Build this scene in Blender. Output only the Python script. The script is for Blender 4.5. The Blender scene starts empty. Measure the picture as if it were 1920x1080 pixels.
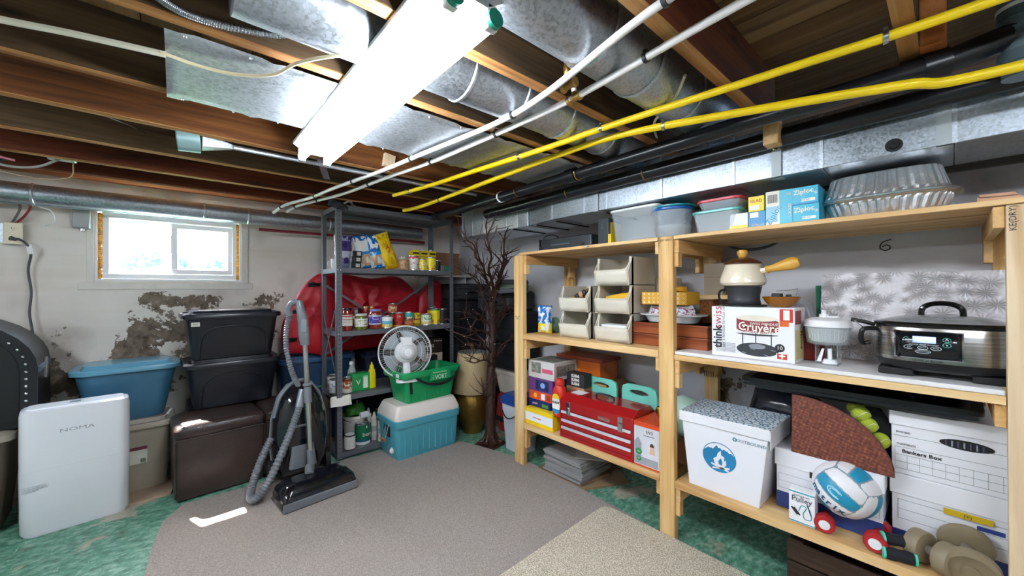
import bpy, math, random
from mathutils import Matrix, Vector, Euler
from mathutils import noise as mnoise
random.seed(7)
PI = math.pi
D = bpy.data
scene = bpy.context.scene
COL = scene.collection

# ------------------------------------------------------------------ camera
H = 1.25
yaw, pit, rol = math.radians(41.29), math.radians(.258), math.radians(-.238)
fw = Vector((math.sin(yaw)*math.cos(pit), math.cos(yaw)*math.cos(pit), math.sin(pit)))
rt = Vector((math.cos(yaw), -math.sin(yaw), 0)); up = rt.cross(fw)
r2 = rt*math.cos(rol)+up*math.sin(rol); u2 = -rt*math.sin(rol)+up*math.cos(rol)
cam = D.cameras.new('camera'); co = D.objects.new('camera', cam); COL.objects.link(co)
co.matrix_world = Matrix(((r2.x, u2.x, -fw.x, 0), (r2.y, u2.y, -fw.y, 0), (r2.z, u2.z, -fw.z, H), (0, 0, 0, 1)))
cam.sensor_width = 36; cam.lens = 36*720/1920; cam.clip_start = .02; cam.clip_end = 200
scene.camera = co
# ------------------------------------------------------------------ light and exposure
scene.view_settings.view_transform = 'Standard'; scene.view_settings.look = 'None'
scene.view_settings.gamma = 1; scene.view_settings.use_curve_mapping = False
scene.view_settings.exposure = 2.15
TUBE = 17.0
w = D.worlds.new('sky'); scene.world = w; w.use_nodes = True
nt = w.node_tree; bg = nt.nodes['Background']
sk = nt.nodes.new('ShaderNodeTexSky'); sk.sky_type = 'NISHITA'; sk.sun_disc = False
sk.sun_elevation = math.radians(50); sk.sun_rotation = math.radians(-20)
nt.links.new(sk.outputs[0], bg.inputs[0]); bg.inputs[1].default_value = 3.5
sun = D.lights.new('sun', 'SUN'); sun.energy = 14; sun.angle = math.radians(.5); sun.color = (1, .96, .9)
so = D.objects.new('sun', sun); COL.objects.link(so)
so.rotation_euler = Vector((.12, -.35, -.46)).to_track_quat('-Z', 'Y').to_euler()
so.location = (-1, 8, 6)

# ------------------------------------------------------------------ helpers: mesh builder
class MB:
    def __init__(s): s.v = []; s.f = []; s.sm = []; s.M = Matrix.Identity(4)
    def add(s, vs, fs, smooth=False):
        b = len(s.v); M = s.M
        s.v += [tuple(M @ Vector(p)) for p in vs]; s.f += [tuple(b+i for i in f) for f in fs]; s.sm += [smooth]*len(fs)
        return s
    def box(s, x0, x1, y0, y1, z0, z1, R=None):
        vs = [Vector((x, y, z)) for z in (z0, z1) for y in (y0, y1) for x in (x0, x1)]
        if R is not None:
            c = Vector(((x0+x1)/2, (y0+y1)/2, (z0+z1)/2)); vs = [c+R@(p-c) for p in vs]
        return s.add(vs, [(0, 2, 3, 1), (4, 5, 7, 6), (0, 1, 5, 4), (2, 6, 7, 3), (0, 4, 6, 2), (1, 3, 7, 5)])
    def cb(s, c, d, R=None):
        return s.box(c[0]-d[0]/2, c[0]+d[0]/2, c[1]-d[1]/2, c[1]+d[1]/2, c[2]-d[2]/2, c[2]+d[2]/2, R)
    def loft(s, rings, c0=True, c1=True, smooth=True, loop=False):
        n = len(rings[0]); vs = [p for r in rings for p in r]; fs = []
        m = len(rings)
        for i in range(m if loop else m-1):
            j = (i+1) % m
            for k in range(n):
                k2 = (k+1) % n
                fs.append((i*n+k, i*n+k2, j*n+k2, j*n+k))
        s.add(vs, fs, smooth)
        if not loop:
            if c0: s.add(rings[0], [tuple(reversed(range(n)))])
            if c1: s.add(rings[-1], [tuple(range(n))])
        return s
    def lathe(s, prof, n=20, c=(0, 0, 0), smooth=True, c0=True, c1=True, ax=None):
        R = ax.to_track_quat('Z', 'Y').to_matrix() if ax is not None else Matrix.Identity(3)
        rings = [[Vector(c)+R@Vector((r*math.cos(2*PI*k/n), r*math.sin(2*PI*k/n), z)) for k in range(n)] for r, z in prof]
        return s.loft(rings, c0, c1, smooth)
    def cyl(s, p0, p1, r0, r1=None, n=12, smooth=True, caps=True):
        p0 = Vector(p0); p1 = Vector(p1); r1 = r0 if r1 is None else r1
        return s.lathe([(r0, 0), (r1, (p1-p0).length)], n, p0, smooth, caps, caps, p1-p0)
    def tube(s, pts, r, n=8, smooth=True, caps=True, loop=False, rr=None):
        pts = [Vector(p) for p in pts]; m = len(pts); rings = []; N = None
        for i, p in enumerate(pts):
            if loop: t = pts[(i+1) % m]-pts[i-1]
            else: t = pts[min(i+1, m-1)]-pts[max(i-1, 0)]
            t.normalize()
            if N is None:
                N = t.orthogonal().normalized()
            else:
                N = (N-t*N.dot(t))
                N = N.normalized() if N.length > 1e-6 else t.orthogonal().normalized()
            B = t.cross(N); q = rr[i] if rr else (r(i/(m-1)) if callable(r) else r)
            rings.append([p+(N*math.cos(2*PI*k/n)+B*math.sin(2*PI*k/n))*q for k in range(n)])
        return s.loft(rings, caps, caps, smooth, loop)
    def sph(s, c, r, n=12, m=8, sc=(1, 1, 1)):
        rings = []
        for i in range(m+1):
            a = -PI/2+PI*i/m; q = max(math.cos(a), .001)
            rings.append([(c[0]+r*sc[0]*q*math.cos(2*PI*k/n), c[1]+r*sc[1]*q*math.sin(2*PI*k/n), c[2]+r*sc[2]*math.sin(a)) for k in range(n)])
        return s.loft(rings)
    def prism(s, poly, y0, y1, ax='y', smooth=False):
        # poly in (x,z) extruded along y ; ax 'z': poly (x,y) extruded z ; ax 'x': poly (y,z) extruded x
        def P(a, b, t): return (a, t, b) if ax == 'y' else (a, b, t) if ax == 'z' else (t, a, b)
        return s.loft([[P(a, b, y0) for a, b in poly], [P(a, b, y1) for a, b in poly]], smooth=smooth)
    def grid(s, fn, nu, nv, smooth=True):
        vs = [fn(i/nu, j/nv) for j in range(nv+1) for i in range(nu+1)]
        fs = [(j*(nu+1)+i, j*(nu+1)+i+1, (j+1)*(nu+1)+i+1, (j+1)*(nu+1)+i) for j in range(nv) for i in range(nu)]
        return s.add(vs, fs, smooth)
    def puff(s, out, T, y=0, k=6, nz=0., seed=0, pw=.5):
        # inflated shape from a star-shaped outline in (x,z)
        cx = sum(p[0] for p in out)/len(out); cz = sum(p[1] for p in out)/len(out)
        for sg in (-1, 1):
            rings = []
            for i in range(k+1):
                q = math.cos(PI/2*i/k) if i < k else .02
                h = T/2*(1-q*q)**pw
                rg = []
                for (x, z) in out:
                    px, pz = cx+(x-cx)*q, cz+(z-cz)*q
                    dn = nz*mnoise.noise(Vector((px*14+seed, pz*14, sg*3+seed)))*(1-q*q)
                    rg.append((px, y+sg*(h+dn), pz))
                rings.append(rg if sg < 0 else rg[::-1])
            s.loft(rings, False, True)
        return s
    def build(s, name, mat, parent=None, bevel=0, seg=2, sub=0, solid=0, **kw):
        me = D.meshes.new(name); me.from_pydata(s.v, [], s.f); me.polygons.foreach_set('use_smooth', s.sm)
        me.update()
        if any(s.sm): me.set_sharp_from_angle(angle=math.radians(38))
        for m_ in (mat if isinstance(mat, (list, tuple)) else [mat]): me.materials.append(m_)
        o = D.objects.new(name, me); COL.objects.link(o)
        if parent is not None: o.parent = parent
        if solid:
            q = o.modifiers.new('solid', 'SOLIDIFY'); q.thickness = solid; q.offset = 0
        if bevel:
            q = o.modifiers.new('bevel', 'BEVEL'); q.width = bevel; q.segments = seg; q.limit_method = 'ANGLE'; q.angle_limit = .6
            q.harden_normals = False
        if sub:
            q = o.modifiers.new('sub', 'SUBSURF'); q.levels = sub; q.render_levels = sub
        for a, b in kw.items(): o[a] = b
        return o
def rr(w, d, r, z, n=4, cx=0, cy=0):
    r = min(r, w/2-.0005, d/2-.0005); o = []
    for (sx, sy, a0) in ((1, 1, 0), (-1, 1, 90), (-1, -1, 180), (1, -1, 270)):
        for k in range(n+1):
            a = math.radians(a0+90*k/n)
            o.append((cx+sx*(w/2-r)+r*math.cos(a), cy+sy*(d/2-r)+r*math.sin(a), z))
    return o
def thing(name, label, cat, loc=(0, 0, 0), rz=0, group=None, rot=None):
    o = D.objects.new(name, None); COL.objects.link(o); o.empty_display_size = .05
    o.location = loc; o.rotation_euler = rot if rot else (0, 0, rz); o['label'] = label; o['category'] = cat
    if group: o['group'] = group
    return o
def tag(o, label, cat, group=None):
    o['label'] = label; o['category'] = cat
    if group: o['group'] = group
    return o
def dup(root, loc, rz=None, label=None, group=None, rot=None):
    r = root.copy(); COL.objects.link(r); r.location = loc
    if rz is not None: r.rotation_euler = (0, 0, rz)
    if rot: r.rotation_euler = rot
    if label: r['label'] = label
    if group: r['group'] = group
    for ch in list(root.children):
        c = ch.copy(); COL.objects.link(c); c.parent = r
        for g in ch.children:
            d = g.copy(); COL.objects.link(d); d.parent = c
    return r
def curve(pts, n=8):
    # catmull-rom through points
    P = [Vector(p) for p in pts]; P = [P[0]*2-P[1]]+P+[P[-1]*2-P[-2]]; o = []
    for i in range(1, len(P)-2):
        a, b, c, d = P[i-1], P[i], P[i+1], P[i+2]
        for k in range(n):
            t = k/n
            o.append(.5*((2*b)+(c-a)*t+(2*a-5*b+4*c-d)*t*t+(3*b-a-3*c+d)*t**3))
    o.append(P[-2]); return o

# ------------------------------------------------------------------ helpers: materials
def srgb(h):
    if isinstance(h, str):
        h = h.lstrip('#'); c = [int(h[i:i+2], 16)/255 for i in (0, 2, 4)]
        return tuple((x/12.92 if x <= .04045 else ((x+.055)/1.055)**2.4) for x in c)
    return h
class NT:
    def __init__(s, name):
        s.m = D.materials.new(name); s.m.use_nodes = True; s.t = s.m.node_tree; s.b = s.t.nodes['Principled BSDF']
        s.out = s.t.nodes['Material Output']
    def n(s, ty, **kw):
        o = s.t.nodes.new('ShaderNode'+ty)
        for k, v in kw.items():
            if k in o.inputs: o.inputs[k].default_value = v
            else: setattr(o, k, v)
        return o
    def l(s, a, b): s.t.links.new(a, b)
    def set(s, **kw):
        for k, v in kw.items(): s.b.inputs[k.replace('_', ' ')].default_value = v
        return s
    def coord(s, kind='Object', scale=(1, 1, 1), rot=(0, 0, 0), loc=(0, 0, 0)):
        c = s.n('TexCoord'); m = s.n('Mapping'); m.inputs['Scale'].default_value = scale; m.inputs['Rotation'].default_value = rot
        m.inputs['Location'].default_value = loc
        s.l(c.outputs[kind], m.inputs[0]); return m.outputs[0]
    def noise(s, vec, sc, det=4, rough=.5, dist=0):
        o = s.n('TexNoise'); o.inputs['Scale'].default_value = sc; o.inputs['Detail'].default_value = det
        o.inputs['Roughness'].default_value = rough; o.inputs['Distortion'].default_value = dist
        if vec is not None: s.l(vec, o.inputs['Vector'])
        return o.outputs['Fac']
    def vor(s, vec, sc, feat='F1', out='Distance', rnd=1):
        o = s.n('TexVoronoi', feature=feat); o.inputs['Scale'].default_value = sc; o.inputs['Randomness'].default_value = rnd
        s.l(vec, o.inputs['Vector']); return o.outputs[out]
    def ramp(s, fac, stops, const=False):
        o = s.n('ValToRGB'); e = o.color_ramp.elements
        if const: o.color_ramp.interpolation = 'CONSTANT'
        while len(e) < len(stops): e.new(.5)
        for q, (p, c) in zip(e, stops):
            q.position = p; c = srgb(c) if not isinstance(c, (int, float)) else (c, c, c); q.color = (*c[:3], 1)
        s.l(fac, o.inputs[0]); return o.outputs[0]
    def mix(s, fac, a, b, mode='MIX'):
        o = s.n('Mix', data_type='RGBA', blend_type=mode)
        for i, v in ((0, fac), (6, a), (7, b)):
            if isinstance(v, bpy.types.NodeSocket): s.l(v, o.inputs[i])
            elif i == 0: o.inputs[i].default_value = v
            else: o.inputs[i].default_value = (*srgb(v)[:3], 1)
        return o.outputs[2]
    def math(s, op, a, b=0., c=None):
        o = s.n('Math', operation=op)
        for i, v in enumerate((a, b) if c is None else (a, b, c)):
            if isinstance(v, bpy.types.NodeSocket): s.l(v, o.inputs[i])
            else: o.inputs[i].default_value = v
        return o.outputs[0]
    def col(s, v): s.l(v, s.b.inputs['Base Color']); return s
    def bump(s, h, st=.3, dist=.01):
        o = s.n('Bump'); o.inputs['Strength'].default_value = st; o.inputs['Distance'].default_value = dist
        s.l(h, o.inputs['Height']); s.l(o.outputs[0], s.b.inputs['Normal']); return s
_pc = {}
def P(name, c, rough=.5, metal=0, bump=0, bs=40, var=.12, vs=6, **kw):
    """plain material with slight noise variation"""
    if name in _pc: return _pc[name]
    s = NT(name); c = srgb(c); s.set(Roughness=rough, Metallic=metal)
    for k, v in kw.items(): s.b.inputs[k.replace('_', ' ')].default_value = v
    vec = s.coord()
    f = s.noise(vec, vs, 3)
    lo = tuple(x*(1-var) for x in c); hi = tuple(min(1, x*(1+var)) for x in c)
    s.col(s.ramp(f, [(.3, lo), (.7, hi)]))
    if bump: s.bump(s.noise(vec, bs, 4), bump, .004)
    _pc[name] = s.m; return s.m
def wood(name, dark, mid, light, ax=0, sc=1, rough=.6, knots=True, spec=.3):
    """ax = axis of the grain"""
    s = NT(name); S = [26*sc]*3; S[ax] = 1.4*sc
    v = s.coord(scale=S); g = s.noise(v, 1.2, 6, .62, .6)
    S2 = [9*sc]*3; S2[ax] = .8*sc
    g2 = s.noise(s.coord(scale=S2), 1., 3, .5, 1.2)
    c = s.ramp(s.math('MULTIPLY_ADD', g2, .55, s.math('MULTIPLY', g, .45)), [(.36, dark), (.5, mid), (.62, light)])
    if knots:
        S3 = [7*sc]*3; S3[ax] = 2.6*sc
        k = s.vor(s.coord(scale=S3), 1.)
        c = s.mix(s.ramp(k, [(.03, 1.), (.13, 0.)]), c, tuple(x*.35 for x in srgb(dark)))
    s.col(c).set(Roughness=rough, Specular_IOR_Level=spec).bump(g, .25, .002)
    return s.m
def galv(name, c='#b9bfc4', rough=.32, sc=150, metal=.9):
    s = NT(name); v = s.coord()
    a = s.vor(v, sc, out='Color'); b = s.noise(v, 3, 5, .6)
    sep = s.n('SeparateColor'); s.l(a, sep.inputs[0])
    f = s.math('MULTIPLY_ADD', sep.outputs[0], .3, s.math('MULTIPLY', b, .7))
    cc = srgb(c)
    s.col(s.ramp(f, [(.25, tuple(x*.6 for x in cc)), (.5, cc), (.75, tuple(min(1, x*1.25) for x in cc))]))
    r = s.math('MULTIPLY_ADD', f, .35, rough-.12); s.l(r, s.b.inputs['Roughness'])
    s.set(Metallic=metal).bump(s.noise(v, 9, 3), .12, .004); return s.m
def emis(name, c, st):
    s = NT(name); s.set(Emission_Strength=st); s.b.inputs['Emission Color'].default_value = (*srgb(c)[:3], 1)
    s.b.inputs['Base Color'].default_value = (.9, .9, .9, 1); return s.m
def clear(name, c='#ffffff', a=.25, rough=.1, tint=None):
    """thin clear or milky plastic: transparent mixed with a glossy body"""
    s = NT(name); s.b.inputs['Base Color'].default_value = (*srgb(c)[:3], 1); s.set(Roughness=rough, Alpha=a)
    return s.m
def bands(name, st, axis='Z', spot=None, rough=.45, metal=0, sharp=True, slo=.2, shi=.8, ssc=3):
    """printed label: colour bands along the generated axis, optional blotches of a second colour"""
    s = NT(name); c = s.n('TexCoord'); x = s.n('SeparateXYZ'); s.l(c.outputs['Generated'], x.inputs[0])
    col = s.ramp(x.outputs[axis], st, sharp)
    if spot:
        m = s.coord('Generated', (ssc, ssc, ssc)); f = s.noise(m, 1.6, 2, .5)
        inb = s.math('MULTIPLY', s.math('GREATER_THAN', x.outputs[axis], slo), s.math('LESS_THAN', x.outputs[axis], shi))
        f = s.math('MULTIPLY', s.math('GREATER_THAN', f, .53), inb)
        col = s.mix(f, col, spot)
    s.col(col).set(Roughness=rough, Metallic=metal); return s.m

M = {}
M['joist'] = wood('joist_wood', '#2e180b', '#653a18', '#86552a', 0, .9, .8)
M['joist_red'] = wood('joist_wood_red', '#2e1309', '#562612', '#70381a', 0, .9, .8)
M['joist_brown'] = wood('joist_wood_brown', '#251b12', '#483623', '#5f4a32', 0, .9, .85)
M['sawn'] = wood('sawn_edge', '#7a4c28', '#ac7844', '#c89a66', 0, 1.2, .85, False)
M['plate'] = wood('sill_plate_wood', '#7a3c1a', '#b0622e', '#c8814a', 0, .8, .7)
M['pine'] = wood('pine', '#b98a4c', '#dcb478', '#ecd09a', 2, .8, .55)
M['pine_y'] = wood('pine_board', '#b0814a', '#d9b078', '#e8cb98', 1, .8, .55)
M['pine_x'] = wood('pine_rail', '#a87a44', '#cfa468', '#e2c08c', 0, .8, .6)
M['pine_pale'] = wood('pine_pale', '#c2a077', '#dcc3a0', '#e8d6b8', 2, .6, .6)
M['galv'] = galv('galvanised_sheet', '#a9b2bb', .34)
M['galv_b'] = galv('galvanised_bright', '#c8d0d8', .36, 200)
M['galv_r'] = galv('galvanised_round', '#b0b8c0', .36, 130)
M['black'] = P('black_plastic', '#101114', .35)
M['blackm'] = P('black_matt', '#121214', .7)
M['white'] = P('white_plastic', '#e6e6e8', .35, var=.03)
M['abs'] = P('abs_pipe', '#14161c', .28, var=.2)
M['pex'] = P('white_pex', '#e8e4e2', .35, var=.04)
M['yellow'] = P('yellow_gas_line', '#f0cf12', .38, var=.06)
M['brass'] = P('brass', '#b08a4a', .35, .9)
M['steel'] = P('steel', '#b8bcc0', .25, .95, var=.08)
M['chrome'] = P('chrome', '#d4d6d8', .12, 1, var=.03)
M['clip'] = P('dark_clip', '#25282c', .5)
M['cream_cable'] = P('cream_cable', '#d8d2be', .5, var=.05)

def text(parent, s, size, loc, rot, mat, name='lettering', ext=.0004, al='CENTER', sx=1, bold=0):
    cu = D.curves.new(name, 'FONT'); cu.body = s; cu.size = size; cu.extrude = ext; cu.resolution_u = 2; cu.align_x = al; cu.align_y = 'CENTER'
    cu.offset = bold
    ob = D.objects.new('t', cu); me = D.meshes.new_from_object(ob); D.objects.remove(ob)
    me.materials.clear(); me.materials.append(mat)
    o = D.objects.new(name, me); COL.objects.link(o); o.parent = parent
    o.matrix_local = Matrix.Translation(loc) @ (rot.to_4x4() if not isinstance(rot, Euler) else rot.to_matrix().to_4x4()) @ Matrix.Diagonal((sx, 1, 1, 1))
    return o
def basis(U, V, roll=0):
    U = Vector(U).normalized(); V = Vector(V).normalized(); N = U.cross(V)
    B = Matrix(((U.x, V.x, N.x), (U.y, V.y, N.y), (U.z, V.z, N.z)))
    return B @ Matrix.Rotation(math.radians(roll), 3, 'Z')
FACE = {'front': ((1, 0, 0), (0, 0, 1)), 'right': ((0, 1, 0), (0, 0, 1)), 'left': ((0, -1, 0), (0, 0, 1)), 'top': ((1, 0, 0), (0, 1, 0))}
def fpt(face, d3, u, v, e=.0006):
    w, d, h = d3
    if face == 'front': return Vector(((u-.5)*w, -d/2-e, v*h))
    if face == 'right': return Vector((w/2+e, (u-.5)*d, v*h))
    if face == 'left': return Vector((-w/2-e, (.5-u)*d, v*h))
    return Vector(((u-.5)*w, (v-.5)*d, h+e))
def pprint(parent, d3, face, u0, v0, u1, v1, mat, name='printed_panel', e=.0006):
    a, b, c, d = (fpt(face, d3, u, v, e) for u, v in ((u0, v0), (u1, v0), (u1, v1), (u0, v1)))
    return MB().add([a, b, c, d], [(0, 1, 2, 3)]).build(name, mat, parent)
def ppoly(parent, d3, face, pts, mat, name='printed_shape', e=.0008):
    return MB().add([fpt(face, d3, u, v, e) for u, v in pts], [tuple(range(len(pts)))]).build(name, mat, parent)
def ptext(parent, d3, face, s, u, v, size, mat, roll=0, al='CENTER', sx=1, bold=0, name='lettering', e=.0012):
    U, V = FACE[face]
    return text(parent, s, size, fpt(face, d3, u, v, e), basis(U, V, roll), mat, name, al=al, sx=sx, bold=bold)
def circ(u, v, ru, rv, n=20, a0=0, a1=360):
    return [(u+ru*math.cos(math.radians(a0+(a1-a0)*k/n)), v+rv*math.sin(math.radians(a0+(a1-a0)*k/n))) for k in range(n+(a1-a0 < 360))]
# ================================================================== SETTING
XW, YW, ZS = 2.48, 3.75, 2.10        # right wall, window wall, underside of the floor above
def structure(o): o['kind'] = 'structure'; return o

# floor: worn green paint
s = NT('green_painted_concrete'); v = s.coord()
n1 = s.noise(v, 2.2, 8, .65, .4); n2 = s.noise(s.coord(scale=(14, 22, 9), rot=(0, 0, .6)), 1.6, 6, .7); n3 = s.noise(v, .9, 3, .5)
g = s.ramp(n2, [(.35, '#35674f'), (.5, '#5a917a'), (.66, '#9ab8a6')])
pale = s.ramp(s.noise(v, 14, 5, .7), [(.3, '#8c8474'), (.7, '#b9b4a2')])
c = s.mix(s.ramp(n1, [(.56, 0.), (.6, 1.)]), g, pale)
c = s.mix(s.ramp(s.noise(s.coord(scale=(40, 6, 8), rot=(0, 0, .9)), 1.4, 5, .8), [(.62, 0.), (.68, .75)]), c, '#c9d2c6')
c = s.mix(s.ramp(s.noise(v, 3.3, 7, .7), [(.6, 0.), (.68, .5)]), c, '#5a3c28')
s.col(c).set(Roughness=.38, Specular_IOR_Level=.5).bump(n1, .3, .004)
M['floor'] = s.m
structure(MB().box(-2.4, XW, -1.8, YW, -.1, 0).build('floor', M['floor']))

# plastered, flaking walls
def wallmat(name, base, mask, rot=0):
    s = NT(name); v = s.coord()
    pn = s.noise(v, 4.2, 9, .62, .15); fine = s.noise(v, 26, 6, .7)
    sep = s.n('SeparateXYZ'); s.l(v, sep.inputs[0])
    def gauss(ax, c0, wd):
        d = s.math('DIVIDE', s.math('SUBTRACT', sep.outputs[ax], c0), wd); return s.math('MULTIPLY', d, d)
    tot = None
    for (hx, hc, hw, zc, zw, amp) in mask:
        e = s.math('MULTIPLY', s.math('EXPONENT', s.math('MULTIPLY', s.math('ADD', gauss(hx, hc, hw), gauss('Z', zc, zw)), -1.)), amp)
        tot = e if tot is None else s.math('MAXIMUM', tot, e)
    f = s.math('ADD', s.math('MULTIPLY_ADD', fine, .28, s.math('MULTIPLY', pn, .85)), tot)
    m = s.ramp(f, [(.745, 0.), (.76, 1.)])
    sp = s.ramp(s.noise(v, 34, 3, .6), [(.3, 0.), (.27, 1.)])
    m = s.math('MAXIMUM', m, s.math('MULTIPLY', sp, s.ramp(s.noise(v, 2.2, 2), [(.55, 0.), (.75, .6)])))
    paint = s.ramp(s.noise(v, 1.7, 6, .6), [(.3, tuple(x*.88 for x in srgb(base))), (.6, base)])
    paint = s.mix(s.ramp(s.noise(s.coord(scale=(.6, .6, 7)), 1.2, 4), [(.5, 0.), (.8, .22)]), paint, '#b49a72')
    ex = s.ramp(s.noise(v, 18, 6, .7), [(.3, '#4c4034'), (.55, '#86796a'), (.75, '#a89c8c')])
    s.col(s.mix(m, paint, ex)).set(Roughness=.8, Specular_IOR_Level=.2)
    h = s.math('SUBTRACT', s.math('MULTIPLY', s.noise(v, 7, 5), .4), m)
    s.bump(h, .35, .01); return s.m
M['wall_b'] = wallmat('flaking_white_plaster', '#efeae2', [('X', -.05, .42, .99, .2, .27), ('X', .15, .5, 1.17, .08, .26), ('X', -.3, .6, .72, .3, .22), ('X', .6, .25, .8, .5, .16), ('X', .75, .2, 1.2, .1, .1)])
M['wall_r'] = wallmat('painted_grey_plaster', '#d6d5da', [('Y', 1.52, .16, .84, .16, .25), ('Y', .92, .10, .72, .2, .24)])
M['wall_o'] = P('plain_plaster', '#c9c6c2', .85)
wx0, wx1, wz0, wz1 = -.40, .40, 1.325, 1.80
mb = MB()
mb.box(-2.4, wx0, YW, YW+.22, 0, 2.1).box(wx1, XW+.2, YW, YW+.22, 0, 2.1).box(wx0, wx1, YW, YW+.22, 0, wz0).box(wx0, wx1, YW, YW+.22, wz1, 2.1)
structure(mb.build('wall_back', M['wall_b']))
structure(MB().box(XW, XW+.2, -1.8, YW, 0, 2.1).build('wall_right', M['wall_r']))
structure(MB().box(-2.6, -2.4, -1.8, YW, 0, 2.1).build('wall_left', M['wall_o']))
structure(MB().box(-2.6, XW+.2, -2.0, -1.8, 0, 2.1).build('wall_front', M['wall_o']))
# concrete band round the window
M['band'] = P('window_band', '#e4e0d8', .75, bump=.3)
structure(MB().box(-.475, .475, YW-.012, YW, 1.262, 1.31).box(-.437, -.402, YW-.01, YW, 1.31, 1.80).box(.402, .445, YW-.01, YW, 1.31, 1.80).build('trim_1', M['band'], bevel=.003))

# window
M['vinyl'] = P('white_vinyl', '#f2f2f4', .35, var=.02)
M['glass'] = clear('window_glass', '#e8f2f6', .10, .03)
M['foam'] = P('orange_foam', '#d99a3c', .9, bump=1, bs=60, var=.35, vs=40)
win = structure(D.objects.new('window_1', None)); COL.objects.link(win)
def fr(x0, x1, z0, z1, y0, y1, t):
    return MB().box(x0, x1, y0, y1, z0, z0+t).box(x0, x1, y0, y1, z1-t, z1).box(x0, x0+t, y0, y1, z0+t, z1-t).box(x1-t, x1, y0, y1, z0+t, z1-t)
fr(wx0, wx1, wz0-.002, wz1, YW-.004, YW+.06, .012).build('window_lining', M['vinyl'], win)
fr(wx0+.03, wx1-.02, wz0+.012, wz1-.012, YW+.02, YW+.10, .035).build('window_frame', M['vinyl'], win, .003)
fr(-.02, .352, wz0+.05, wz1-.05, YW+.035, YW+.06, .036).build('sliding_sash', M['vinyl'], win, .003)
fr(-.34, .02, wz0+.046, wz1-.046, YW+.065, YW+.09, .024).build('fixed_sash', M['vinyl'], win, .003)
MB().box(.016, .316, YW+.046, YW+.049, wz0+.08, wz1-.08).build('pane', M['glass'], win)
MB().box(-.32, 0, YW+.076, YW+.079, wz0+.07, wz1-.07).build('pane', M['glass'], win)
MB().box(-.024, -.012, YW+.02, YW+.034, wz0+.2, wz0+.33).build('sash_handle', M['white'], win, .003)
mb = MB()
for sx in (wx0+.012, wx1-.026):
    for k in range(34):
        z = wz0+.014+k*.013
        mb.sph((sx+.009+random.uniform(-.002, .002), YW+.02, z), .0115+random.uniform(0, .004), 6, 4)
mb.build('foam_strip', M['foam'], win)
MB().box(wx0-.02, wx1+.02, YW+.1, YW+.22, wz0-.02, wz0).build('window_sill', M['vinyl'], win)
# outdoors seen through the window
M['iron'] = P('window_bar_iron', '#3a4048', .6)
g = thing('window_guard', 'dark metal guard bars standing outside the basement window', 'window guard', (0, YW+.42, 1.30))
for x in (-.36, -.21, -.06, .09, .24, .39): MB().box(x-.008, x+.008, -.008, .008, 0, .68).build('bar', M['iron'], g)
MB().box(-.6, .6, -.012, .012, .06, .082).build('bottom_rail', M['iron'], g)
MB().box(-.232, -.19, -.02, .02, .31, .39).build('bracket', M['iron'], g)
M['grass'] = P('lawn', '#6f8f52', .9, bump=.5, var=.3)
structure(MB().box(-5, 6, YW+.22, 12, .9, 1.3).build('ground_outside', M['grass']))
f = thing('garden_fence', 'reddish wooden board fence in the garden outside the window', 'fence', (0, 7.2, 1.3))
M['fence'] = wood('fence_wood', '#8a5a4a', '#b58272', '#cfa090', 2, .5)
for i in range(26): MB().box(-3.2+i*.25, -3.2+i*.25+.238, 0, .02, 0, 1.15+.02*(i % 2)).build('board', M['fence'], f)
for z in (.3, .95): MB().box(-3.2, 3.3, -.05, 0, z, z+.09).build('rail', M['fence'], f)
M['leafy'] = P('bush_leaves', '#41705a', .7, var=.4, vs=30)
def bush(x, y, r, lab, n):
    mb = MB()
    for k in range(n):
        a = random.uniform(0, 2*PI); b = math.asin(random.uniform(-.2, 1)); q = r*random.uniform(.6, 1)
        c = Vector((q*math.cos(a)*math.cos(b), q*math.sin(a)*math.cos(b), q*math.sin(b)*.9+.1))
        t = Vector((random.gauss(0, 1), random.gauss(0, 1), random.gauss(0, 1))).normalized()*.05
        u = t.orthogonal().normalized()*.02
        mb.add([c-t, c+u, c+t, c-u], [(0, 1, 2, 3)])
    for k in range(5): mb.cyl((0, 0, 0), (random.uniform(-.2, .2)*r, random.uniform(-.2, .2)*r, .6*r), .012, .006, 5)
    o = mb.build('garden_bush', M['leafy']); o.location = (x, y, 1.3); tag(o, lab, 'bush')
bush(-.1, 5.6, .34, 'round green bush outside behind the left window pane', 900)
bush(.62, 5.9, .36, 'wide green bush outside behind the right window pane', 900)
bush(-2.0, 9.2, 1.0, 'tall light green tree crown above the far garden fence', 900)

# ceiling: boards with joists
s = NT('subfloor_boards'); v = s.coord(rot=(0, 0, .78), scale=(7, 1, 1)); c = s.ramp(s.noise(v, 3, 6, .6), [(.3, '#4a3a2a'), (.55, '#8a7458'), (.75, '#a8926f')])
s.col(c).set(Roughness=.85)
ceil = structure(MB().box(-2.4, XW, -1.8, YW, 2.13, 2.16).build('ceiling', s.m))
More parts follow.
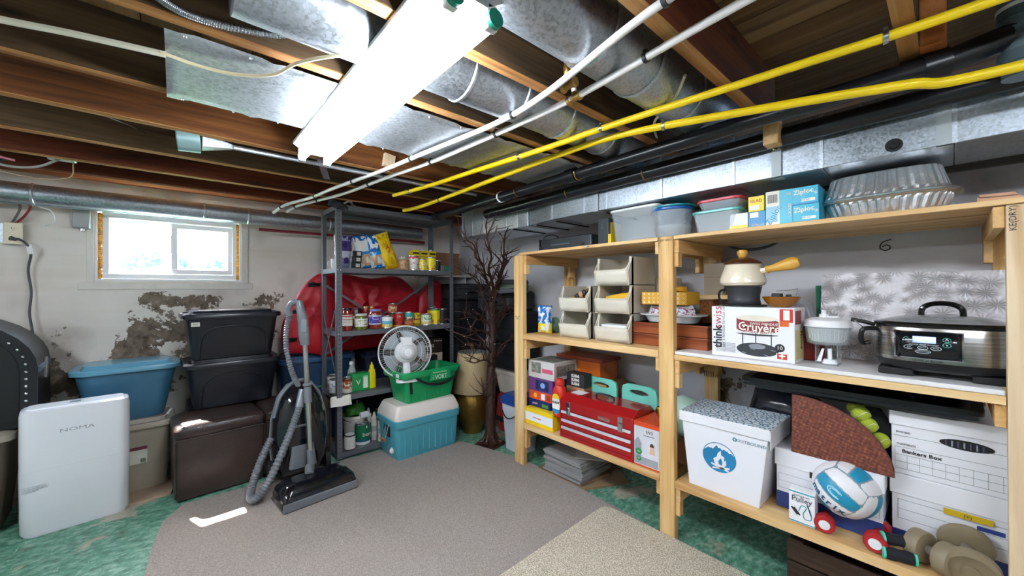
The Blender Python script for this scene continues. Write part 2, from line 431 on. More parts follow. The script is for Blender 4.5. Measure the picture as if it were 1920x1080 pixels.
# diagonal subfloor planks, each its own board
R45 = Matrix.Rotation(math.radians(0), 3, 'Z')
mats = [wood('subfloor_a', '#5a4028', '#8c6a44', '#b09068', 1, .5), wood('subfloor_b', '#4a3824', '#775a3c', '#98795a', 1, .5), wood('subfloor_c', '#6a5038', '#a08058', '#bda07a', 1, .5)]
for i in range(34):
    x = -2.4+i*.145
    MB().box(x+.002, min(x+.143, XW), -1.8, YW, 2.105, 2.13).build('subfloor_plank', mats[i % 3], ceil)
jn = [-1.165, -.76, -.355, .05, .455, .86, 1.218, 1.68, 2.055, 2.475, 2.875]
jm = ['joist_brown']*4+['joist_red', 'joist_brown', 'joist_brown']+['joist_brown', 'joist', 'joist_brown', 'joist_red']
for y, m_ in zip(jn, jm):
    MB().box(-2.4, XW if y > .5 else (1.80 if y > .2 else 1.60), y, y+.042, 1.912, 2.105).build('joist', M[m_], ceil, .002, 1)
    MB().box(-2.4, XW if y > .5 else (1.80 if y > .2 else 1.60), y+.001, y+.041, 1.9095, 1.912).build('joist_edge', M['sawn'], ceil)
MB().box(-2.4, XW, 3.26, 3.30, 1.925, 2.105).build('joist', M['joist_red'], ceil)
MB().box(-2.4, XW, 3.42, 3.46, 1.95, 2.105).build('rim_board', M['plate'], ceil)
MB().box(-2.4, XW, 3.30, 3.75, 1.985, 2.02).build('sill_plate', M['plate'], ceil)
# nailed offcuts hanging in the bays
MB().box(.86, .92, 2.03, 2.055, 1.93, 2.0, Matrix.Rotation(.15, 3, 'Y')).build('offcut_block', M['pine_pale'], ceil)
MB().box(1.70, 1.76, .42, .47, 1.80, 1.912).build('hanger_block', M['pine_x'], ceil, .003)
MB().box(1.52, 1.57, 0.0, .05, 1.90, 2.105).build('hanger_block', M['plate'], ceil, .003)

# loose floor coverings
s = NT('greige_carpet'); v = s.coord(); a = s.noise(v, 190, 3, .8); b = s.noise(v, 2.5, 3)
s.col(s.mix(s.math('MULTIPLY', b, .3), s.ramp(a, [(.33, '#80766f'), (.5, '#9d938d'), (.66, '#b9afa8')]), '#968c85')).set(Roughness=.95, Specular_IOR_Level=.1).bump(a, .6, .003)
M['carpet'] = s.m
pl = [(-.12, -1.7), (-.11, 2.2), (-.08, 2.6), (-.05, 2.8), (.035, 2.955), (.36, 2.945), (1.0, 2.935), (1.45, 2.9), (1.65, 2.80), (1.76, 2.66), (1.82, 2.48), (1.87, 2.28), (1.915, 2.05), (1.918, 1.8), (1.90, 1.45), (1.872, 1.0), (1.868, .5), (1.868, -1.7)]
tag(MB().prism(pl, .0005, .009, 'z').build('carpet', M['carpet']), 'large grey low pile carpet piece covering the middle of the floor', 'carpet')
s = NT('beige_loop_pile'); v = s.coord(); a = s.vor(v, 190); b = s.noise(v, 220, 2)
s.col(s.ramp(s.math('MULTIPLY_ADD', b, .5, s.math('MULTIPLY', a, .7)), [(.3, '#8f8470'), (.55, '#c4b8a2'), (.75, '#ddd3c0')])).set(Roughness=.95, Specular_IOR_Level=.1).bump(s.math('SUBTRACT', b, a), .9, .004)
rp = [(.7, -1.5), (.7, 1.27)]+[(1.79+.05*math.sin(a*PI/10), 1.25+.05*math.cos(a*PI/10)) for a in range(6)]+[(1.845, .9), (1.83, -1.5)]
tag(MB().prism(rp, .0095, .026, 'z').build('rug', s.m, bevel=.006), 'beige loop pile rug lying over the grey carpet in front of the wooden shelves', 'rug')
M['sand'] = P('sand_carpet', '#b59c84', .95, bump=.6, bs=160)
tag(MB().prism([(-.36, 3.16), (-.02, 3.16), (.02, 3.45), (-.4, 3.5)], .0005, .008, 'z').build('carpet_scrap', M['sand']), 'small sand coloured carpet scrap under the taupe tote beside the air purifier', 'carpet')

# ================================================================== LIGHT FIXTURES
M['tube'] = emis('fluorescent_tube', '#eef6ff', TUBE)
M['fixture'] = P('fixture_enamel', '#b4b8bc', .35, var=.02)
M['teal_cap'] = P('teal_tube_end', '#1f8f7a', .5)
def fixture(x, y0, y1, lab):
    t = thing('fluorescent_light', lab, 'ceiling light', (x, y0, 1.909))
    L = y1-y0
    MB().prism([(-.085, 0), (.085, 0), (.085, -.012), (.035, -.045), (-.035, -.045), (-.085, -.012)], 0, L).build('housing', M['fixture'], t, .002)
    for sx in (-.052, .052):
        MB().cyl((sx, .02, -.066), (sx, L-.02, -.066), .0165, n=14).build('tube', M['tube'], t)
        for yy in (0, L-.022): MB().box(sx-.014, sx+.014, yy, yy+.018, -.085, -.03).build('lamp_holder', M['white'], t, .003)
        MB().cyl((sx, -.012, -.066), (sx, .0, -.066), .02, n=16).build('end_cap', M['teal_cap'], t)
    return t
fixture(.475, .66, 1.90, 'white two-tube fluorescent light, lit, fixed under the joists')
fixture(-1.35, 1.2, 2.42, 'added fluorescent fill light fixed under the joists, outside the view at the left')  # unseen fixture, added to brighten the window wall and left side
fixture(.3, -1.4, -.18, 'added fluorescent fill light fixed under the joists behind the viewer')  # fill light added out of view to raise the overall brightness

# ================================================================== DUCTS
dt = thing('rectangular_duct', 'long rectangular galvanised duct above the wooden shelves', 'duct', (0, 0, 0))
dx0, dx1, dz0, dz1 = 1.82, 2.15, 1.70, 1.905
yb = [-1.8, -.9, -.35, -.014, .313, .614, .942, 1.262, 1.42, 1.68]
for a, b in zip(yb[:-1], yb[1:]):
    MB().box(dx0, dx1, a+.001, b-.001, dz0, dz1).build('duct_panel', M['galv'], dt, .002, 1)
    MB().box(dx0-.004, dx0, b-.006, b+.006, dz0, dz1).build('seam', M['galv_b'], dt)
# tapered transition and the set back end
MB().loft([[(1.82, 1.685, z) if k in (0,) else p for k, p in enumerate([(1.82, 1.685, dz0), (2.15, 1.685, dz0), (2.15, 1.685, dz1), (1.82, 1.685, dz1)])] and [(1.82, 1.685, dz0), (2.15, 1.685, dz0), (2.15, 1.685, dz1), (1.82, 1.685, dz1)], [(1.86, 1.93, dz0), (2.19, 1.93, dz0), (2.19, 1.93, dz1), (1.86, 1.93, dz1)]], smooth=False).build('taper_panel', M['galv'], dt)
yb = [1.935, 2.05, 2.17, 2.30, 2.45, 2.60, 2.75]
for a, b in zip(yb[:-1], yb[1:]):
    MB().box(1.85, 2.20, a+.001, b-.001, dz0-.005, dz1).build('duct_panel', M['galv_b'], dt, .002, 1)
    MB().box(1.847, 1.85, b-.004, b+.004, dz0-.005, dz1).build('seam', M['galv_b'], dt)
for y in (.008, .455, 1.335):
    w_ = .017
    MB().box(dx0-.0075, dx0-.0045, y-w_, y+w_, dz0-.004, 1.91).box(dx0-.0075, dx0+.05, y-w_, y+w_, dz0-.004, dz0-.001).build('hanger_strap', P('strap_zinc', '#aeb6ba', .55, .4, var=.05), dt)
MB().lathe([(.001, .012), (.012, .008), (.014, .002), (.022, .002), (.022, 0)], 18, (dx0-.001, .12, 1.731), ax=Vector((-1, 0, 0))).build('plug', M['blackm'], dt)
for y in (1.30, 1.68, 1.86, 2.1): MB().box(1.86, 2.2, y-.004, y+.004, dz0-.012, dz0-.005).build('joint_bar', M['blackm'], dt)
o = MB().cyl((2.20, -1.7, 1.705), (2.20, 1.2, 1.735), .04, n=16).build('vent_pipe', P('dark_vent_pipe', '#4a4d52', .45, .5)); tag(o, 'dark grey round pipe running behind the duct above the wooden shelves', 'pipe')

def round_duct(x0, x1, y, z, r, lab, mat='galv_r', rings=()):
    t = thing('round_duct', lab, 'duct', (0, y, z))
    MB().cyl((x0, 0, 0), (x1, 0, 0), r, n=28).build('duct_body', M[mat], t)
    for q in rings:
        MB().lathe([(r+.001, -.008), (r+.005, -.004), (r+.005, .004), (r+.001, .008)], 28, (q, 0, 0), ax=Vector((1, 0, 0)), c0=False, c1=False).build('bead', M['galv_b'], t)
    return t
round_duct(.10, 1.80, 1.075, 1.995, .105, 'round galvanised duct lying in the joist bay above the far tube ends', rings=(.72, .95, 1.2, 1.5))
round_duct(.55, 1.80, .68, 1.995, .10, 'round galvanised duct in the joist bay nearest the viewer, crossed by the white pipes', rings=(.9, 1.15, 1.45))
wd = round_duct(-2.3, 1.86, 3.52, 1.82, .057, 'long round galvanised duct running above the basement window', rings=(-.62, .16, .42, 1.0))
wd2 = MB().cyl((-2.3, 3.575, 1.766), (1.9, 3.575, 1.786), .013, n=10).build('conduit', P('conduit', '#9fb4c4', .35, .5)); tag(wd2, 'thin metal conduit running just under the round duct over the window', 'pipe')
wd3 = MB().cyl((.5, 3.60, 1.735), (1.95, 3.60, 1.745), .012, n=8).build('water_pipe', P('red_pipe', '#7c1c28', .4)); tag(wd3, 'thin dark red pipe along the window wall behind the grey shelving', 'pipe')
# panned joist bay: bent sheet
t = thing('sheet_metal_pan', 'flat dull galvanised sheet closing one joist bay on both sides of the light', 'metal sheet')
def fn(u, v):
    x = -.02+u*1.75; y = 1.275+v*.45
    return (x, y, 1.906-.004*math.sin(u*9)*math.sin(v*PI)-.0015*math.sin(v*23)-(.006 if v in (0, 1) and int(u*40) % 5 == 0 else 0))
MB().grid(fn, 60, 10).build('sheet', galv('dull_sheet', '#b4bac0', .45, 120), t, solid=.001)
for k in range(12):
    for yy in (1.285, 1.712): MB().sph((.02+k*.14, yy, 1.9), .004, 6, 4).build('nail', M['steel'], t)
# small stub duct and conduit
t = thing('stub_duct', 'short open metal stub duct poking out under a joist left of the light', 'duct', (.10, 2.14, 1.90))
MB().lathe([(.052, -.045), (.054, .03), (.05, .03), (.048, -.045)], 20, (-.05, 0, 0), ax=Vector((.9, 0, .1)), c0=False, c1=False).build('collar', P('stub_teal', '#9fc0c4', .4, .6), t)
MB().loft([[(-.01, -.035, -.03), (-.01, .035, -.03), (-.01, .035, .03), (-.01, -.035, .03)], [(.10, -.01, -.008), (.10, .01, -.008), (.10, .01, .008), (.10, -.01, .008)]], smooth=False).build('reducer', M['galv_b'], t)
o = MB().cyl((.20, 2.13, 1.898), (1.55, 2.13, 1.9), .011, n=8).build('conduit', M['galv_b']); tag(o, 'thin grey conduit fixed along a joist edge beyond the light', 'pipe')
o = MB().loft([[(.525, 2.06, 1.906), (.560, 2.06, 1.906), (.560, 2.06, 1.908), (.525, 2.06, 1.908)], [(.645, 2.38, 1.895), (.68, 2.375, 1.895), (.68, 2.375, 1.897), (.645, 2.38, 1.897)]], smooth=False).build('metal_strap', M['steel']); tag(o, 'short flat steel strap hanging beneath the far end of the light', 'strap')

# ================================================================== PIPES
def pipe(name, lab, cat, pts, r, mat, clips=(), clipmat='clip', rib=False, n=10):
    t = thing(name, lab, cat)
    C = curve(pts, 10)
    MB().tube(C, r, n).build('pipe_run', M[mat], t)
    for f in clips:
        k = int(f*(len(C)-1)); p = C[k]; d = (C[min(k+1, len(C)-1)]-C[k-1]).normalized()
        m = MB().lathe([(r+.0005, -.006), (r+.004, -.005), (r+.004, .005), (r+.0005, .006)], 12, p, ax=d, c0=False, c1=False)
        m.box(p.x-r*.7, p.x+r*.7, p.y-.005, p.y+.005, p.z+r*.6, p.z+r+.01)
        m.build('clip', M[clipmat], t)
    return t
zp = 1.888
p1 = pipe('water_pipe', 'white plastic water pipe under the joists, the one nearer the light', 'pipe', [(.79, -1.2, zp), (.81, .0, zp), (.815, .41, zp), (.90, .85, zp-.004), (.925, 1.14, zp), (.875, 1.6, zp), (.83, 2.0, zp), (.75, 2.5, zp), (.70, 2.9, zp), (.60, 3.15, zp-.02), (.55, 3.3, zp-.06)], .0105, 'pex', (.2, .37, .53, .66, .78, .93))
p2 = pipe('water_pipe', 'white plastic water pipe under the joists, the one farther from the light', 'pipe', [(.93, -1.2, zp), (.94, .0, zp), (.95, .3, zp), (.99, .7, zp), (1.0, .93, zp), (.985, 1.3, zp), (.96, 1.7, zp), (.90, 2.1, zp), (.84, 2.6, zp), (.76, 2.95, zp), (.68, 3.15, zp-.015), (.63, 3.25, zp-.05)], .0105, 'pex', (.24, .44, .55, .68, .82, .93))
def tee(parent, p, h, cap='brass', lead=False):
    p = Vector(p)
    MB().lathe([(.012, -.03), (.0155, -.028), (.0155, -.018), (.012, -.016), (.012, .016), (.0155, .018), (.0155, .028), (.012, .03)], 12, p, ax=Vector((.1, 1, 0))).cyl(p, p+Vector((0, .004, .03)), .008, n=10).build('brass_tee', M['brass'], parent)
    if lead: MB().cyl(p+Vector((0, .0, .02)), p+Vector((.0, .01, .085)), .009, n=10).build('stub_pipe', M['pex'], parent)
    MB().lathe([(.008, 0), (.012, .005), (.012, .03), (.008, .04), (.008, .05)], 12, p+Vector((0, .005, .03 if not lead else .085)), ax=Vector((0, .1, 1))).build('end_fitting', M['brass'], parent)
tee(p1, (.925, .78, zp), .05); tee(p2, (1.0, .82, zp), .08, lead=True)
# hooked white cable by the top frame edge
C = curve([(.62, .30, 1.91), (.68, .33, 1.90), (.74, .32, 1.90), (.80, .30, 1.91)], 8)
# yellow gas lines
pipe('gas_line', 'yellow coated gas line, the one nearer the white pipes', 'gas pipe', [(1.37, -1.2, 1.89), (1.37, -.1, 1.89), (1.33, .3, 1.885), (1.27, .86, 1.885), (1.24, 1.2, 1.88), (1.20, 1.7, 1.885), (1.16, 2.1, 1.885), (1.10, 2.45, 1.885)], .0125, 'yellow', (.2, .45, .62, .93), 'steel', n=12)
pipe('gas_line', 'yellow coated gas line sagging beside the black drain pipe', 'gas pipe', [(1.62, -1.2, 1.80), (1.555, -.135, 1.792), (1.50, .08, 1.806), (1.44, .34, 1.828), (1.355, .85, 1.872), (1.35, 1.2, 1.88), (1.35, 1.6, 1.875), (1.37, 2.1, 1.875), (1.37, 2.6, 1.87), (1.34, 2.8, 1.87)], .0135, 'yellow', (.42, .83), 'steel', n=12)
# black drains
t = thing('drain_pipe', 'thick black drain pipe in front of the duct, joined to the upright stack', 'drain pipe')
MB().cyl((1.585, .03, 1.868), (1.60, 2.75, 1.845), .03, n=20).build('pipe_run', M['abs'], t)
for y in (.06, 1.32, 2.72): MB().lathe([(.031, -.03), (.037, -.03), (.037, .03), (.031, .03)], 20, (1.588, y, 1.867-.0082*y), ax=Vector((0, 1, -.008)), c0=False, c1=False).build('coupling', M['abs'], t)
for y in (1.28, 1.75): MB().tube([(1.59+.036*math.cos(a*PI/8), y, 1.86+.036*math.sin(a*PI/8)) for a in range(8, 17)]+[(1.63, y, 1.91)], .004, 6).build('hanger_strap', M['brass'], t)
MB().lathe([(.031, -.006), (.036, -.006), (.036, .006), (.031, .006)], 18, (1.593, 1.92, 1.852), ax=Vector((0, 1, 0)), c0=False, c1=False).build('white_clamp', M['white'], t)
MB().cyl((1.585, .05, 1.868), (1.60, .0, 1.875), .040, n=20).cyl((1.598, .01, 1.872), (1.655, -.12, 1.915), .032, n=20).build('elbow', M['abs'], t)
sx_, sy_ = 1.66, -.13
MB().cyl((sx_, sy_, 1.80), (sx_, sy_, 2.10), .036, n=22).build('stack_pipe', P('stack_grey', '#66767e', .3, .3), t)
for z0_, z1_ in ((1.835, 1.865), (1.90, 1.925), (1.955, 1.975)): MB().cyl((sx_, sy_, z0_), (sx_, sy_, z1_), .044, n=22).build('coupling', P('stack_coupling', '#4c5c62', .3, .3), t)
MB().cyl((sx_, sy_, 1.985), (sx_, sy_, 2.10), .043, n=22).build('hose_sleeve', P('blue_grey_sleeve', '#6a7884', .35, .4), t)
MB().cyl((sx_, sy_, 1.975), (sx_, sy_, 1.985), .045, n=22).build('white_clamp', M['white'], t)
t = thing('drain_pipe', 'second black drain pipe behind and below the first, hung from straps', 'drain pipe')
MB().cyl((1.77, -.5, 1.845), (1.77, 2.3, 1.82), .034, n=18).build('pipe_run', M['abs'], t)
for y in (1.0, 1.5, .45): MB().tube([(1.77+.038*math.cos(a*PI/8), y, 1.835+.038*math.sin(a*PI/8)) for a in range(8, 17)]+[(1.81, y, 1.90)], .004, 6).build('hanger_strap', M['brass'], t)
# cables
def cable(lab, pts, r, mat, name='cable', n=7):
    o = MB().tube(curve(pts, 8), r, n).build(name, mat); return tag(o, lab, 'cable')
cable('thick cream cable running across the joists at the upper left', [(-.9, 1.62, 1.90), (-.5, 1.53, 1.897), (-.31, 1.478, 1.895), (-.2, 1.44, 1.893), (-.09, 1.42, 1.895), (-.02, 1.41, 1.897)], .0085, M['cream_cable'])
cable('thinner cream cable looping under the metal sheet towards the light', [(-.03, 1.405, 1.897), (.05, 1.41, 1.893), (.14, 1.385, 1.89), (.22, 1.31, 1.888), (.26, 1.20, 1.888), (.33, 1.10, 1.89), (.38, 1.09, 1.9), (.42, 1.1, 1.93)], .005, P('cream_cable_b', '#d6c8a4', .5))
# armoured cable: rings
C = curve([(-.06, 1.20, 1.945), (-.026, 1.20, 1.926), (.022, 1.20, 1.914), (.094, 1.20, 1.918), (.21, 1.20, 1.944), (.29, 1.20, 1.995)], 16)
mb = MB(); mb.tube(C, .0085, 8)
L = 0
for i in range(1, len(C)): mb.lathe([(.0085, -.0022), (.0108, 0), (.0085, .0022)], 10, C[i], ax=(C[i]-C[i-1]), c0=False, c1=False)
tag(mb.build('armoured_cable', M['steel']), 'ribbed steel armoured cable sagging along a joist at the top left', 'cable')
cable('thin grey wire running back between two dark joists at the left', [(-.28, 2.12, 1.93), (-.2, 2.25, 1.96), (-.13, 2.38, 1.975), (-.1, 2.45, 1.98)], .004, M['steel'])
cable('white cable sagging between joists beside the gas lines', [(1.22, .55, 1.93), (1.30, .62, 1.915), (1.38, .72, 1.91), (1.45, .78, 1.915), (1.62, .86, 1.93), (1.74, .90, 1.94)], .005, M['cream_cable'])
cable('white hooked cable end clipped to a joist at the top edge', [(.66, .36, 1.93), (.675, .40, 1.90), (.70, .41, 1.895), (.745, .38, 1.895), (.79, .36, 1.90), (.84, .35, 1.905)], .005, M['pex'])
# junction box and wires on the left
t = thing('junction_box', 'grey junction box with loose wires between the last joists at the left', 'junction box', (-.44, 3.02, 1.93))
MB().box(-.05, .05, 0, .04, 0, .09).build('box_body', M['galv_b'], t, .004)
MB().tube(curve([(-.02, -.005, .03), (-.01, -.02, .01), (.01, -.02, .02), (.015, -.005, .04)], 6), .004, 6).build('hook_wire', M['clip'], t)
for lab, mt, off in (('grey wire bundle drooping from the junction box to the left', P('grey_wire', '#a7a4a0', .5), 0), ('pink wire hanging left of the junction box', P('pink_wire', '#c87d90', .5), 1), ('tan wire looping below the junction box', P('tan_wire', '#b99d7c', .5), 2)):
    pts = {0: [(-.85, 3.0, 2.0), (-.72, 3.0, 1.90), (-.62, 3.01, 1.862), (-.52, 3.01, 1.875), (-.44, 3.0, 1.93)],
           1: [(-.80, 2.96, 2.0), (-.72, 2.97, 1.93), (-.64, 2.99, 1.90), (-.585, 3.0, 1.89)],
           2: [(-.70, 3.05, 1.87), (-.62, 3.04, 1.835), (-.5, 3.04, 1.825), (-.41, 3.03, 1.85), (-.40, 3.03, 1.93)]}[off]
    cable(lab, pts, .006 if off < 2 else .003, mt)
cable('black wire hanging beside the pink wire at the left', [(-.78, 3.02, 2.04), (-.71, 3.02, 1.92), (-.66, 3.02, 1.88), (-.6, 3.02, 1.9)], .006, M['black'])
cable('white wire end hanging from the conduit on the window wall', [(-.61, 3.60, 1.76), (-.575, 3.61, 1.75), (-.56, 3.63, 1.72), (-.565, 3.66, 1.68), (-.60, 3.68, 1.66)], .004, M['white'])
cable('red wire coming down the wall to the power outlet', [(-.66, 3.60, 1.82), (-.66, 3.62, 1.775), (-.655, 3.66, 1.76), (-.69, 3.70, 1.70), (-.735, 3.735, 1.655)], .006, P('red_wire', '#a33440', .5))
cable('grey wire coming down the wall beside the red wire', [(-.69, 3.60, 1.82), (-.69, 3.63, 1.77), (-.70, 3.67, 1.73), (-.745, 3.735, 1.65)], .006, P('grey_wire_b', '#77736c', .5))
t = thing('power_outlet', 'cream power outlet with a plug in it on the window wall', 'outlet', (-.745, YW, 1.60))
MB().box(-.035, .035, -.045, 0, -.06, .06).build('back_box', M['galv'], t, .003)
MB().box(-.02, .055, -.055, -.046, -.065, .065).build('cover_plate', P('cream_plate', '#ddd3b8', .4), t, .003)
for z in (-.03, .03):
    MB().lathe([(.0165, 0), (.0165, .003)], 16, (.018, -.055, z), ax=Vector((0, -1, 0))).build('socket', P('cream_plate', '#ddd3b8', .4), t)
    MB().box(.011, .013, -.0595, -.058, z-.004, z+.006).box(.022, .024, -.0595, -.058, z-.004, z+.006).box(.0165, .0195, -.0595, -.058, z-.011, z-.008).build('slot', M['blackm'], t)
t = thing('extension_lead', 'dark grey power cord hanging from the wall outlet behind the trunk', 'cord')
MB().tube(curve([(-.722, 3.68, 1.565), (-.70, 3.66, 1.565), (-.67, 3.67, 1.535), (-.66, 3.70, 1.48), (-.672, 3.71, 1.38), (-.66, 3.71, 1.25), (-.665, 3.70, 1.12), (-.65, 3.68, 1.0), (-.64, 3.66, .8)], 8), .006, 7).build('cord', P('dark_cord', '#4c4e52', .5), t)
MB().cyl((-.735, 3.687, 1.57), (-.715, 3.68, 1.563), .014, .008, 10).build('plug', P('dark_cord', '#4c4e52', .5), t)
MB().puff([(-.675, 1.545), (-.655, 1.54), (-.645, 1.48), (-.67, 1.475)], .008, 3.675).build('warning_tag', M['white'], t)
t = thing('switch_box', 'grey electrical box mounted on the wall left of the window', 'electrical box', (-.455, YW, 1.72))
MB().box(-.04, .04, -.05, 0, -.06, .06).build('box_body', P('grey_box', '#8d8f93', .5), t, .005)
MB().box(-.037, .037, -.056, -.05, -.055, .055).build('cover', P('grey_box_cover', '#a3a5a8', .45), t, .003)
MB().cyl((0, -.02, -.06), (0, -.02, -.075), .012, n=10).build('cable_gland', M['steel'], t)
# ================================================================== THINGS ALONG THE WINDOW WALL
def add_print(*a): pass
def tote(name, lab, cat, loc, w, d, h, mat, lidmat, rz=0, taper=.86, lidh=.035, over=.02, arch=False, group=None, n=6, r=.05, lid=True):
    t = thing(name, lab, cat, loc, rz, group)
    rings = [rr(w*taper, d*taper, r, 0, n), rr(w*taper+.004, d*taper+.004, r, .01, n), rr(w*(taper+1)/2, d*(taper+1)/2, r, h*.5, n), rr(w*.985, d*.985, r, h*.93, n), rr(w, d, r, h*.935, n), rr(w, d, r, h-.004, n)]
    MB().loft(rings).build('tub', mat, t)
    if lid:
        a, b = w+over*2, d+over*2
        MB().loft([rr(w+.004, d+.004, r, h-.012, n), rr(a, b, r+over, h-.014, n), rr(a+.004, b+.004, r+over, h+lidh*.25, n), rr(a-.006, b-.006, r+over, h+lidh*.5, n), rr(a-.03, b-.03, r+over*.6, h+lidh*.52, n), rr(a-.05, b-.05, r, h+lidh*.36, n), rr(a-.09, b-.09, r*.8, h+lidh*.36, n), rr(a-.11, b-.11, r*.8, h+lidh, n)]).build('lid', lidmat, t)
    if arch:
        for sg in (0,):
            pts = []
            for k in range(17):
                a = PI-PI*k/16; pts.append((w*.36*abs(math.cos(a))**.55*(1 if math.cos(a) > 0 else -1), -d*(taper+1)/4-.012-.0, h*.08+h*.68*math.sin(a)**.6))
            pts = [(-w*.36, pts[0][1], .01)]+pts+[(w*.36, pts[0][1], .01)]
            q = []
            for (x, y, z) in pts: q.append((x, -(d*taper/2+(d*(1-taper)/2)*z/h)-.002, z))
            MB().tube(q, .006, 6).build('moulded_arch', mat, t)
    return t
M['bin_black'] = P('glossy_black_tote', '#191a22', .28, var=.15)
M['bin_lid'] = P('black_tote_lid', '#22242c', .25, var=.1)
M['teal_tub'] = P('teal_blue_tub', '#3a6a86', .35, var=.1)
M['teal_lid'] = P('teal_blue_lid', '#5f97b0', .22, var=.06)
M['taupe'] = P('taupe_tub', '#a39887', .5, var=.06)
tote('storage_tote', 'glossy black storage tote, upper one of the black stack under the window', 'storage tote', (.31, 3.475, .79), .53, .40, .29, M['bin_black'], M['bin_lid'], arch=True, rz=.03)
tote('storage_tote', 'glossy black storage tote, lower one of the black stack by the ottoman', 'storage tote', (.315, 3.475, .462), .52, .40, .288, M['bin_black'], M['bin_lid'], arch=True, rz=.02)
t = thing('storage_tote', 'dark grey storage tote hidden mostly behind the first ottoman, under the black stack', 'storage tote', (.315, 3.565, 0))
tote_base = MB().loft([rr(.46, .27, .04, 0), rr(.5, .29, .04, .461)]).build('tub', M['bin_black'], t)
o = MB().box(0, .045, 0, .002, 0, .028).build('paper_label', P('paper', '#e6e4da', .7), None); o.parent = [x for x in D.objects if x.get('label', '').startswith('glossy black storage tote, upper')][0]; o.location = (-.236, -.1955, .225); o.rotation_euler = (.06, 0, 0)
ptop = o.parent
text(ptop, 'Misc', .016, Vector((-.213, -.198, .239)), basis((1, 0, 0), (0, .05, 1)), M['blackm'])
tote('storage_tote', 'teal blue storage tote with a pale lid, sitting on a taupe tote behind the purifier', 'storage tote', (-.225, 3.52, .445), .46, .33, .32, M['teal_tub'], M['teal_lid'], taper=.74, rz=.05, r=.07)
t = tote('storage_tote', 'taupe storage tote with a printed sticker, under the teal blue one', 'storage tote', (-.25, 3.50, .008), .46, .34, .40, M['taupe'], P('taupe_lid', '#b4aa9a', .5), rz=.03, taper=.9)
MB().box(.03, .115, -.172, -.166, .17, .275).build('sticker', P('sticker_white', '#d8d4c4', .5), t)
MB().box(.03, .115, -.1745, -.172, .255, .275).build('sticker_band', P('sticker_red', '#6b2236', .5), t)
for k in range(7): MB().box(.085+k*.0035, .087+k*.0035, -.1745, -.172, .176, .2).build('bar_code', M['blackm'], t)
MB().tube([(.2, -.1, .425), (.21, -.13, .44), (.225, -.1, .455), (.23, -.05, .45)], .008, 6).build('handle_clip', M['white'], t)
# dark base board at wall
# trunk
t = thing('domed_trunk', 'black dome topped trunk with metal studs at the left edge', 'trunk', (-.965, 3.42, .535), .06)
M['trunk'] = P('trunk_black', '#1c1d22', .38, var=.3, bump=.15); M['trunk2'] = P('trunk_dark_leather', '#0e0e11', .5, var=.3)
prof = [(-.38, 0), (-.40, .02), (-.40, .30)]+[(-.40*math.cos(a*PI/16), .30+.30*math.sin(a*PI/16)) for a in range(1, 16)]+[(.40, .30), (.40, .02), (.38, 0)]
MB().prism([(x, z) for x, z in prof], -.2, .24, smooth=True).build('shell', M['trunk'], t)
inn = [(x*.84, .02+z*.9) for x, z in prof]
MB().prism(inn, -.206, -.2).build('end_panel', M['trunk2'], t)
mb = MB()
for k in range(3, 16):
    for q in (0,):
        pass
nb = 26
for k in range(nb):
    s_ = k/(nb-1)
    if s_ < .3: x, z = .36, .02+(s_/.3)*.29
    else:
        a = (s_-.3)/.7*PI*.9; x, z = .36*math.cos(a), .31+.255*math.sin(a)
    MB().sph((x, -.203, z), .0085, 8, 5).build('stud', M['chrome'], t)
MB().box(.28, .404, -.19, .22, .28, .31).build('strap', P('blue_grey_strap', '#66748a', .4, .3), t, .003)
MB().box(.398, .412, .0, .03, .22, .34).build('latch', M['steel'], t, .003)
t = thing('storage_tote', 'brownish see-through tote under the black trunk at the left edge', 'storage tote', (-.945, 3.40, 0), .06)
MB().loft([rr(.50, .38, .05, 0), rr(.56, .42, .05, .3), rr(.58, .44, .05, .48)]).build('tub', P('brown_clear_tub', '#6c5c50', .4, var=.2), t)
MB().loft([rr(.60, .46, .05, .478), rr(.62, .48, .05, .485), rr(.62, .48, .05, .515), rr(.56, .42, .05, .53)]).build('lid', P('grey_brown_lid', '#9a9182', .4), t)
# air purifier
t = thing('air_purifier', 'tall white air purifier with a curved top standing on the green floor', 'air purifier', (-.40, 3.17, 0), .10)
M['pur'] = P('purifier_white', '#dcdde2', .22, var=.02)
MB().loft([rr(.37, .16, .045, .0, 6), rr(.395, .17, .05, .02, 6), rr(.40, .175, .05, .3, 6), rr(.40, .175, .05, .615, 6), rr(.392, .168, .047, .638, 6), rr(.37, .15, .04, .642, 6)]).build('body', M['pur'], t, 0)
MB().loft([rr(.36, .14, .03, .642, 6), rr(.35, .12, .03, .648, 6)]).build('top_panel', P('purifier_top', '#eef0f2', .25, var=.02), t)
MB().box(-.03, .01, -.02, .015, .6485, .651).build('control_button', P('ctl', '#8a8f9c', .4), t)
tm = P('grey_print', '#8c8e92', .5)
text(t, 'NOMA', .026, Vector((.0, -.0885, .52)), basis((1, 0, 0), (0, 0, 1)), tm, sx=1.6)
for k, wd_ in enumerate((.10, .112, .108, .07)): text(t, 'oxygen filter clean dehumidify level', .006, Vector((-.185, -.0885, .262-k*.008)), basis((1, 0, 0), (0, 0, 1)), tm, al='LEFT', sx=wd_/.11)
MB().box(-.2, .2, -.0885, -.0875, .335, .3358).build('seam', P('seam_grey', '#c0c2c8', .4), t)
MB().box(.201, .203, .0, .03, .35, .60).build('side_vent', tm, t)
